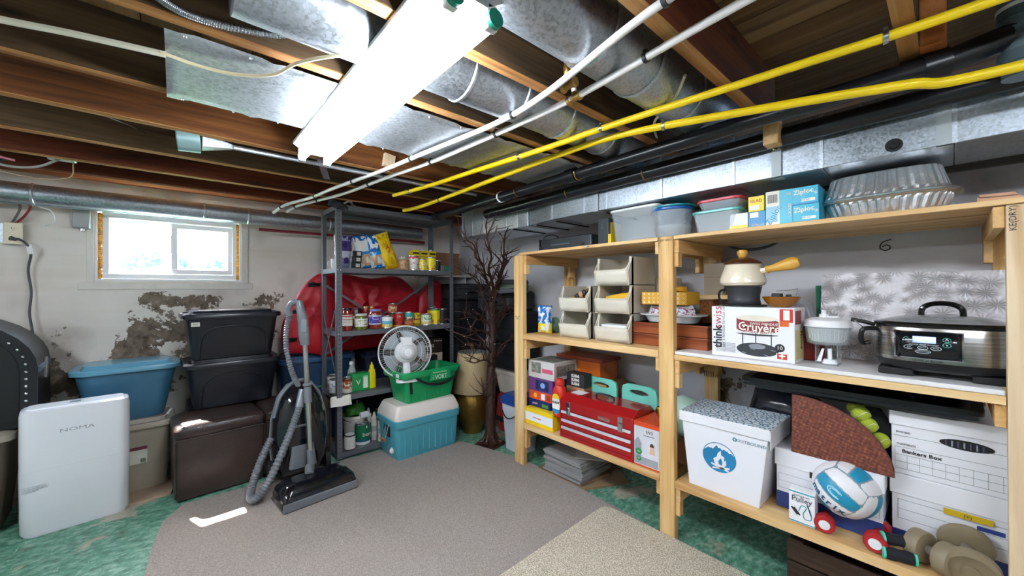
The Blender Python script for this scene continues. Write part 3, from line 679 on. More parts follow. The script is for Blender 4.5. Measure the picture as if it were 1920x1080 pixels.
# ottomans
s = NT('brown_leather'); v = s.coord(); a = s.noise(v, 2.5, 4); b = s.vor(v, 120)
s.col(s.ramp(a, [(.3, '#2a1f1d'), (.7, '#4a3a35')])).set(Roughness=.3, Specular_IOR_Level=.6).bump(s.math('MULTIPLY_ADD', b, .35, s.noise(v, 5, 4)), .3, .008); M['leather'] = s.m
def ottoman(lab, loc, rz):
    t = thing('ottoman', lab, 'ottoman', loc, rz, 'brown leather storage ottomans')
    MB().loft([rr(.44, .44, .02, .012, 4), rr(.452, .452, .022, .03, 4), rr(.452, .452, .022, .355, 4), rr(.445, .445, .02, .37, 4)]).build('box_base', M['leather'], t)
    MB().loft([rr(.448, .448, .03, .372, 4), rr(.462, .462, .035, .382, 4), rr(.462, .462, .035, .42, 4), rr(.44, .44, .05, .44, 4), rr(.38, .38, .08, .452, 4), rr(.2, .2, .08, .457, 4)]).build('cushioned_lid', M['leather'], t)
    for sx in (-1, 1):
        MB().tube([(sx*.226, -.226, .03), (sx*.226, -.226, .36)], .003, 6).build('piping', M['leather'], t)
        for sy in (-1, 1): MB().cb((sx*.19, sy*.19, .006), (.04, .04, .012)).build('foot', M['blackm'], t)
    MB().tube([(-.22, -.229, .366), (.22, -.229, .366)], .0035, 6).build('piping', M['leather'], t)
    return t
o1 = ottoman('brown leather ottoman with a patch of sunlight on its lid, nearest the purifier', (.215, 3.195, 0), .06); o1.scale = (1, .84, 1)
o2 = dup(o1, (.66, 3.235, 0), .03, 'brown leather ottoman half hidden behind the upright vacuum cleaner'); o2.scale = (.93, .84, 1)
# vacuum cleaner
t = thing('vacuum_cleaner', 'black upright canister vacuum with a ribbed hose and steel wand on the carpet edge', 'vacuum cleaner', (.63, 2.83, .009), -.06)
M['vac'] = P('vacuum_black', '#0f1118', .15, var=.3, Coat_Weight=.5); M['vgrey'] = P('vacuum_grey', '#74787e', .3, var=.1); M['vsil'] = P('vacuum_silver', '#8f959e', .3, .3)
# canister standing on end: shield shaped body
def shield(sc, y, z0=0):
    P_ = [(-.115, .02), (-.15, .1), (-.165, .25), (-.155, .40), (-.12, .53), (-.07, .60), (0, .62), (.07, .60), (.12, .53), (.155, .40), (.165, .25), (.15, .1), (.115, .02)]
    return [(x*sc, y, .31+(z-.31)*sc) for x, z in P_]
MB().loft([shield(.80, .20), shield(.97, .18), shield(1.0, .12), shield(1.0, .06), shield(.95, .01), shield(.80, -.03), shield(.5, -.05)]).build('canister', M['vac'], t, 0)
MB().tube([Vector(p)+Vector((0, .10, 0)) for p in shield(1.03, 0)][1:-1], .008, 8).build('trim_ring', M['vgrey'], t)
MB().tube(curve([(-.15, .05, .42), (-.12, .03, .55), (-.05, .02, .635), (.03, .02, .65)], 6), .012, 8).build('carry_handle', M['vsil'], t)
for sx in (-1, 1): MB().cyl((sx*.155, .09, .06), (sx*.185, .09, .06), .07, n=20).build('wheel', M['blackm'], t)
MB().loft([rr(.16, .05, .02, .10, 4, 0, -.045), rr(.13, .05, .02, .24, 4, 0, -.04)]).build('lower_cover', M['vgrey'], t)
MB().box(-.05, .05, -.062, -.055, .36, .375).build('badge', M['vsil'], t, .002)
text(t, 'Kenmore', .018, Vector((0, -.0635, .3675)), basis((1, 0, 0), (0, 0, 1)), M['blackm'])
# wand
MB().cyl((.025, -.17, .13), (-.005, -.15, .93), .0155, n=16).build('wand', M['chrome'], t)
for z0, z1, r in ((.10, .24, .021), (.54, .64, .022), (.645, .66, .026)): MB().cyl((.025-.0375*(z0-.13), -.169, z0), (.025-.0375*(z1-.13), -.167, z1), r, n=16).build('wand_collar', M['vgrey'], t)
MB().loft([rr(.05, .045, .018, .90, 4, -.005, -.15), rr(.062, .055, .022, .96, 4, -.01, -.15), rr(.058, .06, .022, 1.05, 4, -.015, -.145), rr(.045, .055, .02, 1.14, 4, -.03, -.135), rr(.04, .04, .016, 1.18, 4, -.035, -.125)]).build('handle_grip', M['vgrey'], t)
MB().box(-.03, .0, -.182, -.176, .98, 1.06).build('switch_plate', M['vsil'], t, .003)
MB().tube(curve([(-.035, -.12, 1.17), (-.065, -.10, 1.165), (-.085, -.08, 1.13), (-.08, -.08, 1.08)], 6), .018, 10).build('hose_elbow', M['vgrey'], t)
def ribhose(pts, r, name):
    C = curve(pts, 22); mb = MB(); rad = [r+.0035*(1 if i % 3 == 0 else -.35) for i in range(len(C))]
    mb.tube(C, r, 10, rr=rad); return mb.build(name, M['vgrey'], t)
ribhose([(-.08, -.08, 1.10), (-.092, -.06, 1.0), (-.095, -.06, .88), (-.075, -.07, .76), (-.05, -.06, .68), (-.02, -.02, .62)], .014, 'upper_hose')
ribhose([(-.03, -.10, .50), (-.07, -.13, .40), (-.13, -.17, .27), (-.20, -.20, .13), (-.265, -.2, .045), (-.29, -.15, .04), (-.27, -.08, .10), (-.22, -.02, .21), (-.17, .02, .30)], .021, 'floor_hose')
MB().cyl((-.03, -.10, .50), (.0, -.07, .60), .024, .028, 14).build('hose_cuff', M['vsil'], t)
# power head
hd = Matrix.Rotation(.08, 4, 'Z')
mb = MB(); mb.M = Matrix.Translation((.035, -.26, 0))@Matrix.Rotation(.14, 4, 'Z')
mb.loft([rr(.40, .22, .03, .006), rr(.42, .235, .03, .015), rr(.42, .235, .03, .05), rr(.40, .21, .035, .085), rr(.35, .15, .04, .115), rr(.28, .10, .04, .125)]); mb.build('power_head', M['vac'], t)
mb = MB(); mb.M = Matrix.Translation((.035, -.26, 0))@Matrix.Rotation(.14, 4, 'Z'); mb.box(-.21, .21, -.1235, -.112, .004, .052); mb.build('bumper', M['vgrey'], t, .005)
mb = MB(); mb.M = Matrix.Translation((.035, -.26, 0))@Matrix.Rotation(.14, 4, 'Z'); mb.box(-.12, .14, -.097, -.078, .084, .098, Matrix.Rotation(.6, 3, 'X')); mb.build('light_lens', P('lens_tan', '#a8987c', .15, Coat_Weight=1), t, .004)
mb = MB(); mb.M = Matrix.Translation((.035, -.26, 0))@Matrix.Rotation(.14, 4, 'Z'); mb.cyl((-.03, .02, .11), (-.01, .09, .14), .028, .022, 14); mb.build('neck', M['vgrey'], t)

# ================================================================== GREY METAL SHELVING
M['gsteel'] = P('grey_enamel_steel', '#6b6e74', .42, .25, var=.05)
M['gsteel_d'] = P('grey_enamel_rust', '#6e625c', .55, .2, var=.25)
t = thing('metal_shelving_unit', 'grey slotted metal shelving unit with five shelves against the window wall', 'shelving unit', (0, 0, 0))
GX0, GX1, GY0, GY1 = .889, 1.89, 2.954, 3.345
for (x, sx) in ((GX0, 1), (GX1, -1)):
    for (y, sy) in ((GY0, 1), (GY1, -1)):
        mb = MB(); L_ = .038; th = .002
        h_ = 1.885
        xa, xb = sorted((x, x+sx*L_)); ya, yb = sorted((y, y+sy*L_))
        mb.box(xa, xb, min(y, y+sy*th), max(y, y+sy*th), .01, h_).box(min(x, x+sx*th), max(x, x+sx*th), ya, yb, .01, h_)
        p = mb.build('post', M['gsteel'], t)
        hb = MB()
        for k in range(60):
            z = .06+k*.0305
            yy = y-sy*.0006 if sy > 0 else y+.0006
            hb.add([(x+sx*.019+dx_, yy, z+dz_) for dx_, dz_ in ((-.0025, -.0045), (.0025, -.0045), (.0025, .0045), (-.0025, .0045))], [(0, 1, 2, 3)])
            xx = x-sx*.0006
            hb.add([(xx, y+sy*.019+dy_, z+dz_) for dy_, dz_ in ((-.0025, -.0045), (.0025, -.0045), (.0025, .0045), (-.0025, .0045))], [(0, 1, 2, 3)])
        hb.build('slot_holes', M['blackm'], p, kind='stuff')
SH = [.052, .470, .945, 1.418, 1.885]
for z in SH:
    a0, a1, b0, b1 = GX0+.003, GX1-.003, GY0+.003, GY1-.003
    mb = MB().box(a0, a1, b0, b1, z-.003, z).box(a0, a1, b0, b0+.002, z-.036, z-.003).box(a0, a1, b1-.002, b1, z-.036, z-.003).box(a0, a0+.002, b0, b1, z-.036, z-.003).box(a1-.002, a1, b0, b1, z-.036, z-.003)
    sh = mb.build('shelf', M['gsteel'], t)
    for x in (GX0+.01, GX0+.028, GX1-.01, GX1-.028): MB().lathe([(.0045, 0), (.0045, .003), (.002, .004)], 8, (x, GY0-.0005, z-.018), ax=Vector((0, -1, 0))).build('bolt', M['chrome'], t)
def flatbar(p0, p1, w=.018, th=.002):
    p0 = Vector(p0); p1 = Vector(p1); d = (p1-p0).normalized(); n = Vector((0, 1, 0)) if abs(d.y) < .3 else Vector((1, 0, 0))
    u = d.cross(n).normalized()*w/2; n = n*th/2
    return MB().loft([[p0-u-n, p0+u-n, p0+u+n, p0-u+n], [p1-u-n, p1+u-n, p1+u+n, p1-u+n]], smooth=False)
flatbar((GX0+.02, GY1+.004, 1.30), (GX1-.02, GY1+.004, .68)).build('cross_brace', M['gsteel'], t)
flatbar((GX0+.02, GY1+.008, .72), (GX1-.02, GY1+.008, 1.33)).build('cross_brace', M['gsteel'], t)
flatbar((GX0-.004, GY0+.03, 1.10), (GX0-.004, GY1-.02, .60)).build('side_brace', M['gsteel'], t)
flatbar((GX0-.006, GY0+.03, .66), (GX0-.006, GY1-.02, 1.16)).build('side_brace', M['gsteel'], t)
flatbar((GX1+.004, GY0+.03, .95), (GX1+.004, GY1-.02, 1.1)).build('side_brace', M['gsteel'], t)

# contents: tins and jars
M['tin'] = P('tin_metal', '#c3c5c7', .25, .9)
def can(lab, loc, r, h, label, group=None, name='tin_can', lid='tin', cat='tin can', rz=0):
    t = thing(name, lab, cat, loc, rz, group)
    MB().lathe([(r*.96, 0), (r, .002), (r, .006), (r*.985, .008), (r*.985, h-.008), (r, h-.006), (r, h-.001), (r*.95, h-.001), (r*.93, h-.004)], 22).build('can_body', M[lid] if isinstance(lid, str) else lid, t)
    MB().lathe([(r*1.003, .008), (r*1.003, h-.008)], 24, c0=False, c1=False).build('paper_label', label, t)
    return t
def jar(lab, loc, r, h, cont, label, lid, l0=.25, l1=.75, cat='jar', name='glass_jar', lidh=.016, rz=0):
    t = thing(name, lab, cat, loc, rz)
    MB().lathe([(r*.9, 0), (r, .006), (r, h*.74), (r*.93, h*.83), (r*.78, h-lidh), (r*.78, h-.002)], 22).build('jar_body', cont, t)
    MB().lathe([(r*1.006, h*l0*.9), (r*1.006, h*l1*.95)], 24, c0=False, c1=False).build('paper_label', label, t)
    MB().lathe([(r*.86, h-lidh), (r*.88, h-lidh+.002), (r*.88, h-.002), (r*.84, h)], 22).build('lid', lid, t)
    return t
W_, K_ = '#e9e5da', '#1a1a1a'
Z3 = SH[2]
G = 'tins and jars on the middle grey shelf'
jar('tomato sauce jar with a black lid and white label, behind the left post', (.985, 3.02, Z3), .038, .17, P('tomato', '#8f2412', .2, Coat_Weight=1), bands('lab_sauce', [(0, W_), (.3, W_), (.32, '#c8b8a8'), (.36, W_), (.5, W_), (.52, '#b06050'), (.58, W_), (.8, '#c0392b'), (.9, W_)], 'Z', None), M['black'])
jar('green pickle jar with a pale lid and white label on the middle grey shelf', (1.082, 3.0, Z3), .048, .125, P('pickle', '#5d6a1e', .15, Coat_Weight=1, var=.5, vs=40), bands('lab_pickle', [(0, W_), (.4, W_), (.55, W_)], spot='#8a9a60', ssc=2), P('lid_white', '#d9dcd4', .3))
t = jar('slim red spice bottle with a gold cap behind the blue labelled jar', (1.165, 3.12, Z3), .024, .175, P('red_spice', '#a82616', .2), bands('lab_spice', [(0, '#b0301c'), (.4, '#d8b060'), (.6, '#a82616')]), P('gold_lid', '#c8a860', .3, .7))
jar('second slim red bottle with a gold cap behind the blue labelled jar', (1.215, 3.13, Z3), .024, .172, P('red_spice', '#a82616', .2), bands('lab_spice', []) if False else D.materials['lab_spice'], P('gold_lid', '#c8a860', .3, .7))
jar('dark lidded jar standing behind the green pickle jar', (1.10, 3.14, Z3), .03, .165, P('dark_sauce', '#3e1a12', .2), bands('lab_dark', [(0, '#5a2a1e'), (.5, '#d0c0a0'), (.8, '#5a2a1e')]), M['black'])
jar('salsa jar with a purple blue label and violet lid', (1.205, 3.03, Z3), .05, .155, P('salsa', '#8a2a18', .2, Coat_Weight=1), bands('lab_salsa', [(0, '#e6e0ea'), (.12, '#4638a0'), (.8, '#4638a0'), (.82, '#d8d4e6')], spot='#a8a0d8'), P('violet_lid', '#8f88c8', .3))
can('white and sky blue tin with a yellow picture, first tin from the left', (1.29, 3.0, Z3), .043, .10, bands('lab_corn', [(0, '#e8e4da'), (.3, '#64b4d4'), (.6, '#ececea')], spot='#ecc81c', slo=0, shi=.55, ssc=2), G)
can('small tin with an orange brown label, lying in the back row under another tin', (1.385, 3.11, Z3), .037, .11, bands('lab_or', [(0, '#c86a28'), (.5, '#e8c060'), (.8, '#b04a1c')], spot='#7a3a1c'), G)
can('small orange and white labelled tin stacked on top of another tin', (1.385, 3.11, Z3+.1105), .037, .085, bands('lab_or2', [(0, '#b86a34'), (.35, '#d89050'), (.7, '#a8481c')], spot='#e8dcc0'), G)
can('red tin of beans with white lettering and a dark bean picture', (1.40, 3.02, Z3), .044, .12, bands('lab_red', [(0, '#d8a040'), (.12, '#c22418'), (.95, '#8a1a10')], spot='#5a1a18', slo=.1, shi=.6, ssc=1.6), G)
t = [o for o in D.objects if o.get('label', '').startswith('red tin of beans')][0]; text(t, 'Unico', .026, Vector((-.012, -.0455, .09)), basis((1, .2, 0), (0, 0, 1)), P('print_white', '#f0ece0', .5), sx=.8)
can('tin with a teal top band and an orange bean picture', (1.486, 3.02, Z3), .042, .12, bands('lab_teal', [(0, '#b8642c'), (.4, '#7a4a34'), (.68, '#2aa6a0'), (.98, '#2aa6a0')], spot='#e8e0cc', slo=.2, shi=.72, ssc=2.5), G)
jar('small yellow lidded mustard jar between the tins', (1.572, 3.05, Z3), .04, .108, P('mustard_j', '#a88a18', .2), bands('lab_must', [(0, '#e0c020'), (.5, '#c02818'), (.7, '#e0c020')], spot='#3a2a10'), P('yellow_lid', '#e8c818', .35))
can('tin with a green and cream label beside the yellow lidded jar', (1.643, 3.0, Z3), .045, .10, bands('lab_wg', [(0, '#dcc890'), (.35, '#e6e8d8'), (.9, '#d8e0c8')], spot='#5f9a60', slo=.5, shi=.9, ssc=3), G)
can('bright yellow tin on the right part of the middle grey shelf', (1.746, 3.03, Z3), .045, .14, bands('lab_y', [(0, '#ecd418'), (.8, '#e8dc40'), (.93, '#3c8a30')], spot='#d88a18', slo=.1, shi=.5, ssc=2), G)
can('black labelled tin of beans beside the right post', (1.828, 3.05, Z3), .043, .135, bands('lab_k', [(0, '#2a2628'), (.15, '#26242a')], spot='#c06a48', slo=.2, shi=.6, ssc=2), G)
can('second yellow tin standing behind the bright yellow one', (1.77, 3.13, Z3), .04, .15, bands('lab_y2', [(0, '#c8b818'), (.85, '#3a3a3a')]), G)
# upper shelf
Z4 = SH[3]
def bag(lab, loc, w, h, dp, stops, cat='bag', name='snack_bag', rz=0, tilt=0, spot=None, lean=0, seed=1, neck=None, texts=(), rough=.25):
    t = thing(name, lab, cat, loc, rot=(lean, tilt, rz))
    out = []
    n = 10
    for k in range(n+1): out.append((-w/2+w*k/n, .004*((k) % 2)))
    prof = neck or [1, .97, .98, 1, 1, .98, .97, .96, 1]
    m = len(prof)
    for i in range(1, m): out.append((w/2*prof[i], h*i/m))
    for k in range(n+1): out.append((w/2*prof[-1]-w*prof[-1]*k/n, h-.006*((k) % 2)))
    for i in range(m-1, 0, -1): out.append((-w/2*prof[i], h*i/m))
    mm = bands(name+'_'+str(seed), stops, 'Z', spot, rough, 0, slo=.05, shi=.95, ssc=2.4)
    MB().puff(out, dp, 0, 7, .012, seed, .45).build('bag_body', mm, t)
    for (s_, x, z, sz, m_, rl) in texts: text(t, s_, sz, Vector((x, -dp/2-.004, z)), basis((1, 0, 0), (0, 0, 1), rl), m_, bold=.0008)
    return t
bag('silver and violet foil bag at the left end of the upper grey shelf', (.985, 3.10, Z4+.005), .13, .26, .09, [(0, '#8a8aa8'), (.3, '#c8c8d8'), (.5, '#4a3a78'), (.8, '#9a94c0')], seed=1, spot='#3c2c64', tilt=-.03)
for k in range(3):
    d3 = (.075, .05, .042); t = thing('small_carton', ['small black carton, bottom of three by the left post', 'small black carton, middle of three by the left post', 'small black carton, top of three by the left post'][k], 'box', (1.035+.004*k, 2.995, Z4+.001+k*.0445), .05*k)
    MB().box(-.0375, .0375, -.025, .025, 0, .0425).build('carton_body', P('carton_black', '#17171c', .4), t, .002)
    pprint(t, d3, 'front', .45, .2, .85, .8, P('paper', '#e6e4da', .7))
    for q in range(4): pprint(t, d3, 'front', .48+q*.09, .3, .52+q*.09, .7, M['blackm'], 'bar_code', .0012)
bag('blue bag of pasta leaning right, the left one of two', (1.155, 3.07, Z4+.006), .12, .27, .08, [(0, '#1e78c0'), (.08, '#c8aa86'), (.42, '#2a8ad0'), (.5, '#dfe6ea'), (.82, '#1e6ab4')], seed=2, tilt=-.22, spot='#e6e2da')
bag('blue bag of pasta leaning right, the right one of two', (1.245, 3.06, Z4+.006), .12, .28, .08, [(0, '#1a86d0'), (.12, '#c4a682'), (.4, '#2a9ad8'), (.5, '#1c6cb8'), (.9, '#1c60a8')], seed=3, tilt=-.22, spot='#dfe3e4')
bag('yellow crisp bag with red lettering leaning over the blue bags', (1.36, 3.04, Z4+.006), .115, .31, .07, [(0, '#d8a810'), (.12, '#ecc41c'), (.5, '#e8c018'), (.9, '#e8cc50')], seed=4, tilt=-.36, spot='#c8a010', texts=[("Y's", .0, .17, .05, P('crisp_red', '#c03018', .4), -70)])
jar('clear plastic jar of mixed nuts on the upper grey shelf', (1.447, 3.03, Z4), .048, .105, P('nuts', '#b08a5c', .35, var=.5, vs=60), P('nuts', '#b08a5c', .35), P('clear_lid', '#a8a090', .3))
can('white tin with a red emblem on the upper grey shelf', (1.536, 3.03, Z4), .043, .125, bands('lab_rw', [(0, '#e6ded6'), (.2, '#e8e4de'), (.9, '#c03030')], spot='#c8383c', slo=.35, shi=.95, ssc=1.6))
can('red and white tin half hidden behind the nuts jar', (1.50, 3.12, Z4), .04, .12, bands('lab_rw2', [(0, '#b84030'), (.6, '#c86a58')]))
for k, (x, lab) in enumerate(((1.60, 'yellow juice carton with a white cap, left one of the carton row'), (1.682, 'yellow juice carton with a white cap, middle one of the carton row'), (1.765, 'yellow juice carton with a white cap, right one of the carton row'))):
    t = thing('juice_carton', lab, 'carton', (x, 3.14, Z4)); d3 = (.075, .07, .185)
    MB().box(-.0375, .0375, -.035, .035, 0, .17).build('carton_body', P('carton_yellow', '#e6cc24', .4), t, .002)
    MB().prism([(-.0375, .17), (.0375, .17), (.03, .186), (-.03, .186)], -.035, .035).build('carton_top', P('carton_yellow', '#e6cc24', .4), t)
    MB().cyl((0, 0, .186), (0, 0, .198), .012, n=12).build('cap', M['white'], t)
    pprint(t, d3, 'front', .1, .82, .9, .90, M['blackm'])
    for q in range(3): ptext(t, d3, 'front', ['PREMIUM', 'CHICKEN', 'BROTH'][q], .5, .7-q*.1, .016, P('brown_print', '#6a4a20', .5))
can('short yellow and white tin in front of the juice cartons', (1.619, 3.02, Z4), .037, .10, bands('lab_sy', [(0, '#e8d428'), (.3, '#e8d020')], spot='#e8e4d8'))
can('yellow tin with a small picture in front of the juice cartons', (1.70, 3.02, Z4), .045, .118, bands('lab_sy2', [(0, '#e8d820'), (.3, '#ecd830')], spot='#c86428', slo=.05, shi=.4))
can('black tin beside the yellow tins near the right post', (1.785, 3.06, Z4), .032, .10, bands('lab_bl', [(0, '#18181c'), (.5, '#2a2a30')]))
t = thing('mug', 'small white mug on the upper grey shelf at the left rear post', 'mug', (.955, 3.21, Z4))
MB().lathe([(.024, 0), (.03, .01), (.034, .08), (.031, .08), (.027, .012)], 18).build('cup', M['white'], t)
MB().tube([(-.03, 0, .065), (-.05, 0, .06), (-.055, 0, .04), (-.045, 0, .022), (-.028, 0, .02)], .004, 6).build('handle', M['white'], t)
# top of unit
o = MB().puff([(0, 0), (.3, -.005), (.52, 0), (.5, .02), (.3, .028), (.1, .025)], .2, 0, 5, .01, 4).build('plastic_bag', bands('blue_wrap', [(0, '#2aa8c8'), (.4, '#3c90b8')], 'X', '#d8c860', .3)); o.location = (1.38, 3.15, 1.897)
tag(o, 'flat blue and yellow plastic bag lying on top of the grey shelving', 'bag')
o = MB().puff([(0, 0), (.14, 0), (.15, .02), (.07, .04), (.01, .025)], .12, 0, 5, .01, 8).build('plastic_bag', bands('grn_wrap', [(0, '#8a9a48'), (.5, '#3a8a7a')], 'X', '#c8b830', .3)); o.location = (1.72, 3.08, 1.894)
tag(o, 'small green and yellow packet on the right end of the grey shelving top', 'bag')
o = MB().tube(curve([(.95, 3.02, 1.90), (1.0, 3.0, 1.925), (1.06, 3.04, 1.90), (1.3, 3.1, 1.897), (1.85, 3.2, 1.897)], 8), .008, 8).build('loose_pipe', M['pex']); tag(o, 'loose white plastic pipe lying on top of the grey shelving', 'pipe')
t = thing('plastic_wrap', 'crumpled dark clear plastic sleeve hanging near the shelving top', 'plastic bag', (.86, 2.86, 1.86), .5)
MB().puff([(-.08, -.02), (.0, -.03), (.10, -.035), (.11, .0), (.05, .025), (-.06, .03)], .05, 0, 6, .03, 3).build('sleeve', P('smoky_plastic', '#3a3c44', .12, var=.6, vs=30), t)
# shelf 2 from below
Z2 = SH[1]
can('brown labelled tin on the second lowest grey shelf, right of the left post', (.985, 3.03, Z2), .038, .118, bands('lab_soup', [(0, '#d8d0c4'), (.3, '#9a4a2c'), (.85, '#8a3020')], spot='#e4dccc'), None)
can('silver and white tin left of the left grey post', (.915, 3.09, Z2), .038, .11, bands('lab_s1', [(0, '#b8bcc4'), (.5, '#d4d8dc')], spot='#7a8aa8'))
can('brown and silver tin at the rear behind the left grey post', (.93, 3.20, Z2), .038, .118, bands('lab_s2', [(0, '#8a6a5a'), (.5, '#c0b8b0')], spot='#5a3a30'))
t = thing('water_bottle', 'clear water bottle with a white cap behind the green pack', 'bottle', (1.063, 3.16, Z2))
MB().lathe([(.028, 0), (.033, .01), (.031, .06), (.033, .11), (.03, .14), (.014, .175), (.013, .19)], 18).build('bottle_body', clear('clear_pet', '#dfe8ec', .35, .08), t)
MB().cyl((0, 0, .188), (0, 0, .212), .017, n=14).build('cap', M['white'], t)
t = thing('drink_pack', 'green shrink-wrapped pack of small cartons on the grey shelf', 'pack', (1.085, 3.06, Z2)); d3 = (.135, .09, .135)
MB().box(-.0675, .0675, -.045, .045, 0, .135).build('pack_body', P('pack_green', '#1e9a52', .3, var=.2, vs=14), t, .006)
pprint(t, d3, 'front', .62, .15, .9, .85, P('pack_pale', '#9fdcb4', .4)); ptext(t, d3, 'front', 'V', .35, .5, .06, P('print_white', '#f0ece0', .5))
MB().box(.02, .05, -.0465, -.045, .02, .1).build('print_bottle', P('print_white', '#f0ece0', .5), t)
t = thing('mustard_bottle', 'yellow squeeze bottle with a yellow cap beside the green pack', 'bottle', (1.187, 3.06, Z2))
MB().loft([rr(.055, .04, .015, 0), rr(.06, .045, .018, .01), rr(.06, .045, .018, .11), rr(.045, .036, .015, .145), rr(.03, .03, .012, .155)]).build('bottle_body', P('mustard_y', '#f2dc10', .35), t)
MB().lathe([(.017, .155), (.017, .175), (.006, .19), (.005, .205)], 14).build('nozzle_cap', P('mustard_y', '#f2dc10', .35), t)
o = MB().grid(lambda u, v: (.885+u*.14-.02*v, 2.99-.06*v+u*-.02+.02*math.sin(v*3), .4725-.06*v*v+.002*math.sin(u*9)), 6, 8).build('paper_sheet', P('paper', '#e6e4da', .7), solid=.0008); o.location = (-.03, -.02, .001); tag(o, 'white sheet of paper hanging over the left front corner of a grey shelf', 'paper')
d3 = (.21, .17, .33)
t = thing('appliance_box', 'brown and white coffee machine box behind the fan on the grey shelf', 'box', (1.765, 3.2, Z2))
MB().box(-.105, .105, -.085, .085, 0, .33).build('carton_body', P('box_dkbrown', '#2a1c18', .5), t, .003)
pprint(t, d3, 'front', .0, .0, 1, .62, P('box_photo', '#c8b09a', .5)); ptext(t, d3, 'front', 'KEURIG', .3, .82, .035, P('print_white', '#f0ece0', .5)); ptext(t, d3, 'front', 'K-Express', .78, .95, .02, P('print_white', '#f0ece0', .5))
ppoly(t, d3, 'front', [(.35, .05), (.75, .05), (.75, .55), (.6, .6), (.4, .58)], P('box_machine', '#26262a', .3), e=.0012); pprint(t, d3, 'front', .42, .2, .62, .42, P('box_mug', '#8a8680', .4), 'printed_mug', .0018)
# bottom shelf
Z1 = SH[0]
t = thing('bucket', 'white plastic bucket holding green bags on the lowest grey shelf', 'bucket', (1.09, 3.17, Z1))
MB().lathe([(.075, 0), (.09, .18), (.095, .185), (.095, .205), (.09, .205), (.072, .01)], 26).build('pail', P('bucket_white', '#cfcbc0', .45), t)
MB().tube([(.094*math.cos(a*PI/10), -.094*math.sin(a*PI/10)*.9, .19-.03*math.sin(a*PI/10)) for a in range(11)], .0025, 6).build('bail_handle', M['steel'], t)
o = MB().puff([(-.07, 0), (.06, -.01), (.085, .05), (.06, .10), (.0, .09), (-.07, .07)], .09, 0, 6, .03, 6).build('garbage_bags', P('green_bag', '#3f8a34', .3, var=.4, vs=20)); o.location = (1.09, 3.17, Z1+.19); tag(o, 'crumpled green plastic bags in the white bucket', 'bag')
o = MB().cyl((1.10, 3.08, Z1+.207), (1.16, 3.08, Z1+.21), .025, n=16).build('paper_roll', M['white']); tag(o, 'small white roll lying on the rim of the white bucket', 'roll')
t = can('small white unlabelled tub with a dark rim on the lowest grey shelf', (.995, 3.0, Z1), .04, .11, P('lab_plain', '#d8d6d0', .4), name='paint_tin', cat='paint tin', lid='black')
MB().lathe([(.034, .108), (.034, .112)], 20).build('lid', P('lid_white', '#d9dcd4', .3), t)
t = can('green and white paint can with a metal lid on the lowest grey shelf', (1.105, 3.04, Z1), .057, .165, bands('lab_paint', [(0, '#e4e6e4'), (.14, '#1c5a80'), (.24, '#146a48'), (.95, '#146a48')]), name='paint_tin', cat='paint tin')
text(t, 'ben', .045, Vector((.012, -.0585, .085)), basis((1, 0, 0), (0, 0, 1)), P('print_white', '#f0ece0', .5)); ppoly(t, (.1, .114, .165), 'front', [(.55, .82), (.68, .82), (.615, .92)], P('print_white', '#f0ece0', .5))
MB().lathe([(.05, .1645), (.05, .168), (.04, .167), (.04, .165)], 24).build('lid', M['chrome'], t)
tubem = P('caulk_white', '#dcdad4', .4)
for k, (x, y, h, lab) in enumerate(((1.185, 3.13, .24, 'white sealant tube, rear one of the upright tubes'), (1.205, 3.06, .22, 'white sealant tube, middle one of the upright tubes'), (1.235, 3.0, .20, 'white sealant tube, front one of the upright tubes'))):
    t = thing('sealant_tube', lab, 'tube', (x, y, Z1), 0, None)
    MB().lathe([(.022, 0), (.024, .003), (.024, h*.8), (.016, h*.83), (.006, h)], 16).build('tube_body', tubem, t)
    MB().lathe([(.0243, h*.2), (.0243, h*.6)], 16, c0=False, c1=False).build('paper_label', bands('tubelab%d' % k, [(0, '#d0ccc0'), (.3, ('#6a8a78', '#a8a8a0', '#9ab0c0')[k]), (.8, '#dcdad4')]), t)
t = thing('spray_bottle', 'dark green spray bottle behind the sealant tubes', 'bottle', (1.25, 3.12, Z1)); MB().lathe([(.03, 0), (.032, .01), (.032, .14), (.014, .19), (.012, .2)], 16).build('bottle_body', P('spray_g', '#0f4a34', .3), t); MB().box(-.012, .012, -.04, .015, .2, .225).build('trigger_head', P('spray_g', '#0f4a34', .3), t, .004)

# ---- cooler, tote, fan
t = thing('cooler', 'turquoise cooler with a white lid standing on the carpet', 'cooler', (1.465, 2.80, .009), .0)
M['turq'] = P('turquoise_plastic', '#4fa3b5', .45, var=.05, bump=.05)
W0, D0 = .535, .345
MB().loft([rr(W0*.93, D0*.90, .03, 0, 5), rr(W0*.95, D0*.92, .03, .012, 5), rr(W0, D0*.98, .035, .24, 5)]).build('tub', M['turq'], t)
MB().loft([rr(W0+.015, D0+.01, .035, .235, 5), rr(W0+.02, D0+.015, .035, .245, 5), rr(W0+.024, D0+.02, .035, .285, 5), rr(W0+.01, D0+.01, .035, .29, 5)]).build('rim', M['turq'], t)
MB().loft([rr(W0+.012, D0+.01, .035, .288, 5), rr(W0+.016, D0+.012, .035, .31, 5), rr(W0-.03, D0-.04, .03, .37, 5), rr(W0-.05, D0-.06, .03, .385, 5), rr(W0-.1, D0-.1, .03, .388, 5)]).build('lid', P('cooler_white', '#e6ddd6', .4, var=.03), t)
for k in range(9): MB().box(-.2+k*.05, -.197+k*.05, -D0/2+.002, -D0/2+.014, .03, .22, Matrix.Rotation(-.03, 3, 'X')).build('rib', M['turq'], t)
t2 = MB().box(-W0/2-.008, -W0/2+.006, -.055, -.005, .15, .26).build('handle_bracket', M['blackm'], t, .004)
